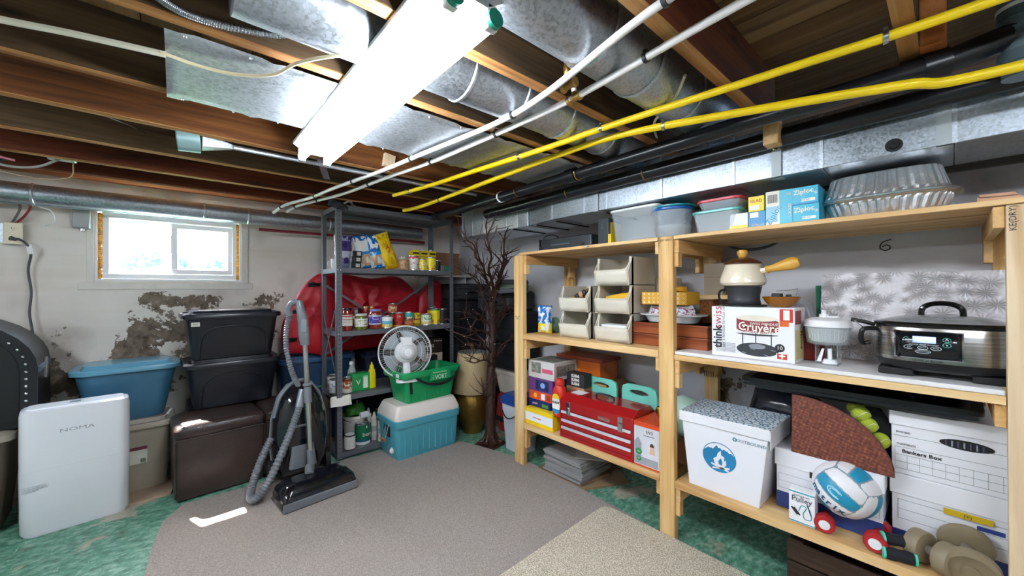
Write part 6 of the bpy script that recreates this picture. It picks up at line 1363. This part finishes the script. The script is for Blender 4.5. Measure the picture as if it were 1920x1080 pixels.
# orange cantilever box behind
t = rs('metal_box', 'orange metal box with a brown lid behind the tool chest', 'box', 2.16, 1.73, ZB+.315, .20)
MB().box(-.19, .17, -.10, .10, 0, .13).build('box_body', P('box_org', '#c8621c', .35), t, .003); MB().box(-.215, .195, -.115, .11, .13, .155).build('lid', P('lid_rust', '#8e3514', .3), t, .004); MB().tube(curve([(-.215, -.08, .14), (-.235, -.08, .13), (-.235, -.02, .13), (-.215, -.02, .14)], 5), .004, 6).build('handle', P('lid_rust', '#8e3514', .3), t)
MB().box(-.06, .0, -.102, -.1, .06, .063).build('badge', ybox, t)
t = carton('cardboard_box', 'brown cardboard box under the orange metal box', 2.13, 1.70, ZB, (.42, .24, .314), P('cardboard', '#96694a', .8)); MB().box(-.21, .21, -.1215, -.12, .30, .314).build('tape', P('tape', '#b08a64', .5), t)
t = carton('word_game_box', 'black and white lettered box beside the red jug', 2.02, 1.66, ZB+.29, (.15, .08, .09), bk)
for i_ in range(3): ptext(t, (.15, .08, .09), 'front', 'SUSHI', .5, .22+.29*i_, .026, pw, bold=.001)
o = carton('carton_support', 'plain carton hidden behind the tool chest, holding the lettered box', 2.02, 1.66, ZB, (.15, .08, .289), P('cardboard', '#96694a', .8)); MB().box(-.075, .075, -.0412, -.04, .27, .289).build('tape', P('tape', '#b08a64', .5), o)
# mint kneeling pads / folders
M['mint'] = P('mint_foam', '#6fc4b0', .7, var=.05, bump=.2)
def pad(lab, loc, rz=0):
    t = thing('kneeling_pad', lab, 'kneeling pad', loc, RZ+rz, 'mint kneeling pads')
    W_, H_ = .235, .36; out = []
    pts2 = [(x, z) for x, z, _ in rr(W_, H_, .035, 0, 5, 0, H_/2)]
    hole = [(.062*math.cos(2*PI*k/24), .315+.016*math.sin(2*PI*k/24)) for k in range(24)]
    # plate with a slot: bridge outline to hole via quads
    N = 24; oc = []
    for k in range(N):
        a = 2*PI*k/N; dx_, dz_ = math.cos(a), math.sin(a)
        best = None
        for i in range(len(pts2)):
            (x1, z1), (x2, z2) = pts2[i], pts2[(i+1) % len(pts2)]
            ox, oz = 0, .315; ex, ez = x2-x1, z2-z1; den = dx_*ez-dz_*ex
            if abs(den) < 1e-9: continue
            tt = ((x1-ox)*ez-(z1-oz)*ex)/den; uu = ((x1-ox)*dz_-(z1-oz)*dx_)/den
            if tt > 0 and -1e-6 <= uu <= 1+1e-6 and (best is None or tt < best): best = tt
        oc.append((best*dx_, .315+best*dz_))
    rings = []
    for src, y in ((hole, -.01), (oc, -.01), (oc, .01), (hole, .01)): rings.append([(x, y, z) for x, z in src])
    MB().loft(rings, smooth=False, loop=True).build('foam_pad', M['mint'], t, .003)
    # lower corners lost by the radial outline
    MB().box(-.117, .117, -.0098, .0098, 0.0, .06).build('pad_foot', M['mint'], t, .003)
    return t
pad('mint green foam kneeling pad with a slot handle, the left one', (2.115, 1.515, ZB), .0)
pad('mint green foam kneeling pad with a slot handle, the right one', (2.120, 1.245, ZB), .0)
d3 = (.145, .25, .235); t = carton('lamp_box', 'grey and white boxed lamp with an orange top beside the tool chest', 1.87, 1.04, ZB, d3, P('box_pale', '#d2d2d6', .45)); t.location.y = 1.06
d3 = (.145, .25, .235)
pprint(t, d3, 'front', 0, .90, 1, 1, P('box_orange2', '#d84818', .45)); pprint(t, d3, 'top', 0, 0, 1, 1, P('box_orange2', '#d84818', .45)); pprint(t, d3, 'left', 0, .9, 1, 1, P('box_orange2', '#d84818', .45)); pprint(t, d3, 'front', 0, 0, 1, .035, P('box_orange2', '#d84818', .45))
ptext(t, d3, 'front', 'UV3', .62, .80, .022, bk); ptext(t, d3, 'front', 'air & odour cleaner', .6, .72, .008, bk)
ppoly(t, d3, 'front', [(.02, .05), (.95, .05), (.95, .22), (.3, .22), (.3, .5), (.34, .5), (.18, .66), (.02, .54)], P('box_greyshape', '#9a9ca2', .5), e=.001)
ppoly(t, d3, 'front', circ(.2, .33, .13, .07), P('eco_green', '#2a8a4a', .5), e=.0014); ppoly(t, d3, 'front', circ(.2, .17, .09, .055), P('eco_green', '#2a8a4a', .5), e=.0014); ptext(t, d3, 'front', 'eco', .2, .33, .012, pw, e=.0018); ptext(t, d3, 'front', 'V', .2, .17, .018, pw, e=.0018)
ppoly(t, d3, 'front', circ(.72, .52, .08, .06), P('hair_brown', '#4a2c1c', .6), e=.0014); ppoly(t, d3, 'front', [(.62, .34), (.84, .34), (.8, .5), (.66, .5)], P('skin_print', '#d8b090', .6), e=.0016)
t = rs('gold_ornament', 'small gold round ornament behind the boxed lamp', 'ornament', 1.99, 1.06, ZB+.236, .07); t.scale = (.8, .8, .8); MB().lathe([(.012, 0), (.03, .012), (.036, .04), (.026, .068), (.01, .078), (.01, .09)], 20).build('globe', P('gold', '#b8902c', .25, .9), t)
t = thing('plastic_bag', 'crumpled mint green plastic bag behind the central post', 'bag', (2.14, .99, ZB+.12), RZ); MB().puff([(-.14, 0), (.14, 0), (.17, .10), (.10, .21), (.0, .23), (-.10, .19), (-.16, .1)], .18, 0, 8, .05, 13).build('bag_body', P('mint_bag2', '#a8c8b8', .35), t)
t = carton('cardboard_box', 'low carton under the mint plastic bag', 2.05, .99, ZB, (.2, .2, .12), P('cardboard', '#96694a', .8)); MB().box(-.01, .01, -.1012, .1, .1195, .121).build('tape', P('tape', '#b08a64', .5), t)
# near bay
t = rs('printed_box', 'white tapered box with a blue campfire emblem and patterned lid', 'box', 1.885, .695, ZB-.002, .30)
t.rotation_euler = (0, 0, RZ)
wT, wB, dT, dB, hh = .375, .30, .29, .22, .335
M['wbox'] = P('white_card', '#e4e4e8', .45, var=.02)
MB().loft([[(-wB/2, -dB/2-.035, 0), (wB/2, -dB/2-.035, 0), (wB/2, dB/2, 0), (-wB/2, dB/2, 0)], [(-wT/2, -dT/2, hh), (wT/2, -dT/2, hh), (wT/2, dT/2, hh), (-wT/2, dT/2, hh)]], smooth=False).build('box_body', M['wbox'], t, .003)
s = NT('swirl_print'); v = s.coord(scale=(26, 26, 1)); q = s.vor(v, 1., 'F1', 'Distance', .6); f = s.math('SINE', s.math('MULTIPLY', q, 17.)); s.col(s.mix(s.ramp(f, [(.35, 0.), (.5, 1.)]), '#e6ebee', '#1f6f96')).set(Roughness=.4)
MB().box(-wT/2-.006, wT/2+.006, -dT/2-.006, dT/2+.006, hh, hh+.012).build('lid', s.m, t, .003)
MB().box(-wT/2-.006, wT/2+.006, -dT/2-.008, -dT/2-.006, hh-.035, hh+.012).box(wT/2+.006, wT/2+.009, -dT/2-.006, dT/2+.006, hh-.07, hh+.012).build('lid_flap', M['wbox'], t, .002)
sl = Vector((0, -dT/2+dB/2+.035, hh)).normalized()
nb_ = basis((1, 0, 0), sl); nn = nb_ @ Vector((0, 0, 1))
def wpt(x, zf, e): return Vector((x, -dB/2-.035, 0))+sl*(zf*hh)+nn*e
bl_ = P('camp_blue', '#1d7fae', .45)
def wpoly(pts, m_, nm, e): return MB().add([wpt(x, z, e) for x, z in pts], [tuple(range(len(pts)))]).build(nm, m_, t)
cx_, cz_, rx_, rz_ = -.012, .50, .072, .20
wpoly(circ(cx_, cz_, rx_, rz_, 36), bl_, 'emblem_disc', .002)
sky = [p for p in circ(cx_, cz_, rx_*.95, rz_*.95, 24, 20, 160)]
wpoly(sky[:1]+sky[1:]+[(-.062, .60), (-.050, .645), (-.038, .60), (-.022, .66), (-.012, .63), (.004, .68), (.022, .61), (.032, .64), (.045, .585)], M['wbox'], 'emblem_sky', .0024)
for pk in ([(-.062, .60), (-.050, .65), (-.038, .60), (-.045, .61), (-.05, .60), (-.055, .612)], [(-.018, .625), (.004, .685), (.022, .61), (.01, .63), (.003, .61), (-.006, .635)], [(.024, .61), (.034, .645), (.047, .58), (.04, .6), (.034, .59)]): wpoly(pk, M['wbox'], 'snow_cap', .0028)
wpoly([(-.03, .40), (-.036, .47), (-.022, .50), (-.016, .56), (-.003, .60), (-.002, .54), (.012, .52), (.010, .46), (.018, .49), (.02, .42), (.008, .375), (-.018, .375)], M['wbox'], 'flame', .0028)
wpoly([(-.012, .41), (-.014, .45), (-.002, .50), (.004, .44), (.0, .40)], bl_, 'flame_core', .0032)
for a_, b_ in (((-.045, .395), (.03, .345)), ((-.04, .34), (.034, .385))): wpoly([(a_[0], a_[1]-.012), (b_[0], b_[1]-.012), (b_[0], b_[1]+.012), (a_[0], a_[1]+.012)], M['wbox'], 'log', .003)
text(t, 'OUTBOUND', .018, wpt(.12, .80, .002), nb_, P('out_grey', '#5a8a94', .5), sx=1.15); text(t, 'O', .022, wpt(.055, .80, .002), nb_, P('out_blue', '#2a7a8c', .5), bold=.001)
# banker boxes
navy = P('banker_navy', '#2a3f80', .5); lineg = P('line_grey', '#8a8c96', .6)
def bankers(lab, fx, yc, z, w, d, h, hole=True, blue=.3, lidh=.06):
    t = rs('file_box', lab, 'file box', fx, yc, z, d, 'cardboard file boxes')
    MB().box(-w/2, w/2, -d/2, d/2, 0, h-.004).build('box_body', M['wbox'], t, .002)
    if blue: MB().box(-w/2-.0008, w/2+.0008, -d/2-.0008, d/2+.0008, .001, h*blue).build('blue_band', navy, t)
    MB().box(-w/2-.006, w/2+.006, -d/2-.006, d/2+.006, h-lidh, h).build('lid', M['wbox'], t, .004)
    return t
w, d, h = .335, .38, .255
t = bankers('white file box with a blue base behind the volleyball', 1.975, .335, ZB, w, d, h, blue=.27, lidh=.075); D3 = (w+.012, d+.012, h)
MB().box(-.05, .06, -d/2-.0085, -d/2-.006, h-.092, h-.068).build('hand_hole', M['blackm'], t); t_ = P('paper', '#e6e4da', .7)
for (a, b, c, e_) in ((.04, .34, .96, .345), (.04, .46, .96, .465), (.04, .58, .96, .585)): pprint(t, D3, 'front', a, b, c, e_, lineg, 'printed_line')
for u in (.04, .955): pprint(t, D3, 'front', u, .34, u+.004, .585, lineg, 'printed_line')
pprint(t, D3, 'front', .66, .60, .78, .64, navy, 'printed_panel', .001); ptext(t, D3, 'front', '656', .86, .62, .016, bk)
MB().box(-.11, -.09, -.08, .0, h, h+.02).build('paper_slip', wh, t)
w, d, h = .33, .34, .25
y_ = -.017
t = bankers('lower white file box with a blue base and a yellow tag at the right end', 2.04, y_, ZB, w, d, h, blue=.17, lidh=.075); D3 = (w+.002, d+.002, h)
ys_ = P('level_yellow', '#c8a81c', .4)
MB().box(-.035, .075, -d/2-.009, -d/2-.006, h-.098, h-.078).build('yellow_tag', ys_, t); text(t, '(+)', .016, Vector((.02, -d/2-.0095, h-.088)), basis((1, 0, 0), (0, 0, 1)), bk)
for (a, b, c, e_) in ((.05, .34, .97, .346), (.05, .48, .97, .486), (.05, .62, .97, .626)): pprint(t, D3, 'front', a, b, c, e_, lineg, 'printed_line')
for u in (.05,): pprint(t, D3, 'front', u, .34, u+.004, .626, lineg, 'printed_line')
pprint(t, D3, 'front', .62, .50, .8, .56, navy, 'printed_panel')
h2 = .235
t = bankers('upper white file box with an oval hand hole at the right end', 2.042, y_, ZB+h+.001, w, d, h2, blue=0, lidh=.055); D3 = (w+.002, d+.002, h2)
ov = [(.018+.062*math.cos(2*PI*k/28)*(1), -d/2-.0022, h2-.085+.017*math.sin(2*PI*k/28)) for k in range(28)]
MB().add(ov, [tuple(range(28))]).build('hand_hole', M['blackm'], t)
for k in range(7): MB().box(-.03+k*.014, -.026+k*.014, -d/2-.0032, -d/2-.0024, h2-.096, h2-.076).build('file_edge', P('file_a' if k % 2 else 'file_b', '#8a94a8' if k % 2 else '#4a4468', .5), t)
gl = P('green_grey_line', '#7a8a86', .6)
pprint(t, D3, 'front', 0, .60, 1, .606, gl, 'printed_line'); pprint(t, D3, 'front', .55, .6, .553, .66, gl, 'printed_line')
ptext(t, D3, 'front', 'BOX NO.', .10, .66, .0095, bk); ptext(t, D3, 'front', 'CONTENTS', .12, .47, .0095, bk); ptext(t, D3, 'front', 'Bankers Box', .235, .365, .0185, bk, sx=1.05, bold=.0004, al='CENTER'); ptext(t, D3, 'front', 'HANG', .92, .37, .011, bk)
for z in (.42, .30, .19, .08): pprint(t, D3, 'front', .03, z, 1, z+.006, gl, 'printed_line')
for k in range(11): pprint(t, D3, 'front', .03+k*.095, .08, .033+k*.095, .30 if k else .42, gl, 'printed_line')
MB().box(-.08, -.02, -.06, -.05, h2-.001, h2+.004).build('lid_tab', P('cardboard', '#96694a', .8), t)
# wide dark tray above
t = rs('plastic_tray', 'long black plastic tray resting on the file boxes under the middle shelf', 'tray', 1.975, .285, ZB+.488, .34); t.scale = (.96, 1, 1)
MB().loft([rr(.66, .26, .03, 0), rr(.72, .31, .03, .03), rr(.75, .34, .03, .032), rr(.75, .34, .03, .05), rr(.69, .30, .03, .049), rr(.6, .25, .03, .008)]).build('tray', P('tray_black', '#0f1218', .3, var=.3), t)
MB().box(-.36, .36, -.172, -.168, .018, .03).build('rim_step', P('tray_black', '#0f1218', .3), t)
# woven wicker quarter panel
s = NT('woven_wicker'); v = s.coord(scale=(1, 1, 1), rot=(0, .79, 0)); br = s.n('TexBrick'); br.offset = .5; s.l(v, br.inputs['Vector'])
br.inputs['Scale'].default_value = 1
c = s.coord(scale=(110, 1, 110), rot=(0, .5, 0)); ck = s.n('TexChecker'); ck.inputs['Scale'].default_value = 1.; s.l(c, ck.inputs['Vector'])
a = s.noise(s.coord(scale=(60, 20, 60)), 1.2, 4, .7)
s.col(s.mix(s.math('MULTIPLY', ck.outputs['Fac'], .55), s.ramp(a, [(.3, '#3c1a14'), (.5, '#7a3c2a'), (.7, '#a06846')]), '#4c221e')).set(Roughness=.5).bump(ck.outputs['Fac'], .8, .004)
t = thing('woven_placemat', 'reddish brown woven quarter-round placemat standing on the file box', 'placemat', (1.965, .29, ZB+.256), RZ, rot=(math.radians(-5), 0, RZ))
mb = MB()
arc = [(-.155, 0), (.16, -.03)]+[(-.155+.31*math.sin(a*PI/2/14+.0), -.03+.29*math.cos((a)*PI/2/14)) for a in range(13, -1, -1)]
arc = [(-.155, .0), (.155, -.0), (.15, .03)]+[(-.155+.305*math.sin(math.radians(q)), .235*math.cos(math.radians(q))) for q in (75, 62, 50, 38, 26, 14, 5, 0)]
mb.prism(arc, 0, .010).build('woven_panel', s.m, t, .002)
MB().tube([(x, .005, z) for x, z in arc], .0045, 6, loop=True).build('edge_binding', P('wicker_edge', '#5a2a1c', .6), t)
ten = P('tennis_felt', '#b4c43a', .95, bump=.6, bs=200)
for k, (yc, z, lab) in enumerate(((.254, .760, 'tennis ball, highest of the column behind the placemat'), (.236, .748, 'tennis ball, second from the top behind the placemat'), (.215, .709, 'tennis ball, third from the top behind the placemat'), (.180, .658, 'tennis ball, lowest of the column behind the placemat'))):
    t = thing('tennis_ball', lab, 'ball', (2.06+(.035 if k == 0 else 0), yc, z), 0, 'tennis balls')
    MB().sph((0, 0, 0), .030, 20, 12).build('felt_ball', ten, t)
    MB().tube([(.0305*math.cos(u)*math.cos(.5*math.sin(2*u)), .0305*math.sin(u)*math.cos(.5*math.sin(2*u)), .0305*math.sin(.5*math.sin(2*u))) for u in [2*PI*q/30 for q in range(30)]], .0012, 4, loop=True).build('seam', pw, t)
t = rs('ball_net', 'dark mesh pouch holding the tennis balls', 'pouch', 2.03, .2, ZB+.256, .10); MB().puff([(-.04, 0), (.06, 0), (.065, .12), (-.0, .24), (-.05, .25), (-.07, .12)], .07, .04, 5, .01).build('pouch_body', P('net_dark', '#14161c', .8), t)
# dark bags behind
t = rs('garbage_bag', 'dark shiny plastic bag behind the white tapered box', 'bag', 2.2, .55, ZB, .16); MB().puff([(-.16, 0), (.16, 0), (.18, .2), (.15, .42), (.02, .46), (-.12, .44), (-.18, .2)], .16, 0, 8, .06, 19).build('bag_body', P('bag_shiny', '#20242c', .15, var=.8, vs=14), t)
# pulley box
d3 = (.085, .05, .13); t = carton('pulley_box', 'small white and teal box with a rope picture beside the volleyball', 1.885, .395, ZB, d3, wh)
tl = P('print_teal', '#2a98a8', .5); pprint(t, d3, 'front', 0, .93, 1, .97, tl); pprint(t, d3, 'front', 0, .03, 1, .06, tl); ptext(t, d3, 'front', 'Pulley', .5, .74, .030, bk, sx=.95); ptext(t, d3, 'front', 'Stretching & reach', .5, .86, .007, bk)
c_ = curve([(-.01, 0, .05), (.0, 0, .075), (.015, 0, .07), (.005, 0, .045), (.01, 0, .025), (.03, 0, .03), (.028, 0, .06), (.02, 0, .075)], 6)
MB().tube([(p.x, -.0258, p.z) for p in c_], .0015, 5).build('printed_rope', tl, t)
for a_ in (-.03, -.022): MB().tube([(a_-.004, -.0258, .06), (a_+.016, -.0258, .035)], .0028, 5).build('printed_handle', bk, t)
MB().tube([(.018, -.0258, .085), (.03, -.0258, .045)], .002, 5).build('printed_handle', bk, t)
# volleyball: 18 panel look through three-strip faces
Rb = .106; bc = (1.975, .272, ZB+.055+Rb)
t = thing('volleyball', 'white and blue volleyball resting on the red dumbbell', 'ball', bc)
vb_w = P('ball_white', '#e6e4e6', .35, var=.02, bump=.15, bs=300); vb_b = P('ball_blue', '#1a90b4', .35, var=.03, bump=.15, bs=300)
nv = (Vector((0, 0, H))-Vector(bc)).normalized(); rv = Vector((0, 0, 1)).cross(nv).normalized(); uv_ = nv.cross(rv)
bn = (nv-rv*.34-uv_*.26).normalized(); bu = rv*.78-uv_*.62; bu = (bu-bn*bu.dot(bn)).normalized(); bw = bn.cross(bu)
Rm = Matrix(((bn.x, bu.x, bw.x), (bn.y, bu.y, bw.y), (bn.z, bu.z, bw.z)))
axs = [((1, 0, 0), (0, 1, 0), (0, 0, 1)), ((-1, 0, 0), (0, 1, 0), (0, 0, -1)), ((0, 1, 0), (0, 0, 1), (1, 0, 0)), ((0, -1, 0), (0, 0, 1), (-1, 0, 0)), ((0, 0, 1), (1, 0, 0), (0, 1, 0)), ((0, 0, -1), (1, 0, 0), (0, -1, 0))]
for N_, U_, V_ in axs:
    N_, U_, V_ = Vector(N_), Vector(U_), Vector(V_)
    for k in range(3):
        def pf(u, v, k=k):
            g = .008; uu = -1+2*(g+(1-2*g)*u); vv = -1+2*((k+g*3+(1-6*g)*v)/3)
            e_ = min(u, 1-u, v, 1-v); p = (N_+U_*math.tan(uu*PI/4)+V_*math.tan(vv*PI/4)).normalized()
            return Rm@(p*(Rb-(.0022 if e_ < .02 else 0)))
        MB().grid(pf, 14, 6).build('ball_panel', vb_b if k == 1 else vb_w, t)
MB().sph((0, 0, 0), Rb-.0016, 32, 20).build('ball_core', P('ball_seam', '#8a9aa4', .6), t)
# lettering on the ball, curved over the surface
def ontoball(s_, size, cd, up_, mat, R_, bold=0, spread=.011):
    cd = Vector(cd).normalized(); U = Vector(up_); U = (U-cd*U.dot(cd)).normalized(); S = U.cross(cd)
    for i, ch in enumerate(s_):
        off = (i-(len(s_)-1)/2)*spread/R_; dr = (cd*math.cos(off)+S*math.sin(off)).normalized(); s2 = U.cross(dr).normalized()
        text(t, ch, size, dr*(R_+.0008), basis(s2, U), mat, bold=bold)
ontoball('matrix', .036, bn-bw*math.tan(PI/6)*.98, bw, P('ball_ink', '#12506a', .4), Rb, .0012, .0215)
for q_, rr_ in ((.030, .0024), (.020, .0018)):
    pts = []
    for k in range(22):
        a = .9+4.6*k/21; p = (bn+bu*(.02+q_*9*math.cos(a))+bw*(.0+q_*4.2*math.sin(a))).normalized()*(Rb+.0004); pts.append(p)
    MB().tube(pts, rr_, 5).build('swirl_mark', P('ball_pale', '#a8d8e8', .4), t)
# red dumbbell
def dumbbell(name, lab, loc, rz, rx, L, r, hw, mh, mb_, cap=None, hex_=False):
    t = thing(name, lab, 'dumbbell', loc, rz)
    for sx in (-1, 1):
        MB().lathe([(r*.86, 0), (r, hw*.15), (r, hw*.85), (r*.86, hw)], 28 if not hex_ else 8, (sx*(L/2), 0, r) if sx > 0 else (-L/2, 0, r), ax=Vector((sx, 0, 0)), smooth=not hex_).build('weight_head', mh, t, .002)
        if cap: MB().lathe([(r*.55, 0), (r*.5, .003)], 24, (sx*(L/2+hw), 0, r), ax=Vector((sx, 0, 0))).build('end_disc', cap, t)
    MB().cyl((-L/2, 0, r), (L/2, 0, r), rx, n=14).build('grip', mb_, t)
    return t
rdm = P('red_rubber', '#b01c22', .5)
dumbbell('dumbbell', 'red dumbbell with a white end disc, left of the volleyball', (1.955, .332, ZB), .12, .014, .075, .033, .04, rdm, rdm, M['white'])
dumbbell('dumbbell', 'red dumbbell with a white end disc, right of the volleyball', (1.95, .180, ZB), .0, .014, .07, .034, .045, rdm, rdm, M['white'])
# black and mint soft grips
for k, (y, z, lab) in enumerate(((.120, ZB+.018, 'black padded wrist weight with mint ends, the front one'), (.125, ZB+.055, 'black padded wrist weight with mint ends, the one on top'))):
    t = thing('wrist_weight', lab, 'wrist weight', (1.885+.03*k, y, z), -1.25+.1*k, 'wrist weights')
    MB().lathe([(.012, -.042), (.019, -.036), (.02, -.012), (.018, 0), (.02, .012), (.019, .036), (.012, .042)], 16, ax=Vector((1, 0, 0))).build('padded_roll', P('black_fabric', '#16181e', .85, bump=.5), t)
    for sx in (-1, 1): MB().lathe([(.016, -.004), (.0205, -.003), (.0205, .003), (.016, .004)], 16, (sx*.040, 0, 0), ax=Vector((1, 0, 0))).build('mint_trim', P('mint_trim', '#4fc8a8', .6), t)
# tan plate dumbbells
tan = P('tan_vinyl', '#8a7c62', .42, var=.12)
def platebell(lab, loc, rot, L=.10, r=.062, w=.034):
    t = thing('dumbbell', lab, 'dumbbell', loc, rot=rot)
    for sx in (-1, 1):
        MB().lathe([(r*.35, -w/2), (r*.8, -w/2), (r*.97, -w/2+.004), (r, -w/4), (r, w/4), (r*.97, w/2-.004), (r*.8, w/2), (r*.7, w/2-.004), (r*.3, w/2-.004), (r*.3, w/2+.004), (.012, w/2+.004)], 40, (sx*L/2, 0, 0), ax=Vector((sx, 0, 0))).build('weight_plate', tan, t)
    MB().cyl((-L/2, 0, 0), (L/2, 0, 0), .016, n=16).build('grip', P('tan_grip', '#7a7066', .5), t)
    return t
platebell('tan vinyl dumbbell at the right post, its round plates facing the viewer', (1.950, -.035, ZB+.066), (0, -.22, .08), .115, .066)
platebell('tan vinyl dumbbell left of the other tan one, plate half turned', (1.925, .040, ZB+.052), (0, 0, 1.05), .075, .052, .045)
# under the shelves
M['tile'] = P('grey_tile', '#8f8d8c', .5, var=.12); M['tile_e'] = M['tile']
st = None
labs = ['bottom', 'second', 'third', 'fourth', 'fifth', 'sixth', 'seventh', 'eighth', 'ninth', 'topmost']
for k in range(10):
    x = 2.07+random.uniform(-.012, .012); y = 1.685+random.uniform(-.012, .012); z = .022+k*.0135
    if st is None:
        st = thing('floor_tile', 'grey floor tile, bottom of the tile stack under the wooden shelves', 'tile', (x, y, z), .02, 'grey floor tiles')
        MB().box(-.155, .155, -.16, .16, 0, .0125).build('tile_slab', M['tile'], st, .0015)
    else: dup(st, (x, y, z), random.uniform(-.04, .04), 'grey floor tile, %s in the tile stack under the wooden shelves' % labs[k])
o = MB().prism([(1.91, 1.50), (2.20, 1.36), (2.43, 1.72), (2.1, 1.93), (1.90, 1.90)], .001, .012, 'z').build('cardboard_sheet', P('board_brown', '#8c7458', .8)); tag(o, 'brown board lying flat under the stack of tiles', 'board')
o = MB().prism([(1.925, 1.54), (2.18, 1.50), (2.24, 1.80), (1.93, 1.87)], .0125, .0215, 'z').build('particle_board', P('board_tan', '#a58a6a', .8)); tag(o, 'tan particle board between the tiles and the brown board', 'board')
o = MB().box(-.13, .13, -.09, .09, 0, .006).build('paper_sheet', P('paper_grey', '#a8a49e', .7)); o.location = (2.10, 1.60, .158); o.rotation_euler = (0, 0, .6); tag(o, 'grey printed sheet lying on the stack of tiles', 'paper')
t = thing('wooden_crate', 'dark wooden crate on the floor under the right end of the wooden shelves', 'crate', (2.12, .17, 0))
M['dkwood'] = wood('dark_crate', '#20160f', '#3a2a1e', '#4e3a2a', 1, 1, .8)
for z in (.0, .08, .16): MB().box(-.26, -.245, -.27, .27, z+.003, z+.075).build('slat', M['dkwood'], t, .002)
for z in (.0, .08, .16): MB().box(-.245, .26, .25, .268, z+.003, z+.075).build('slat', M['dkwood'], t, .002)
MB().box(-.245, .26, -.26, .25, .0, .012).build('crate_floor', M['dkwood'], t)
MB().box(-.245, -.22, .22, .25, .0, .235).box(-.245, -.22, -.26, -.23, .0, .235).build('corner_post', M['dkwood'], t)
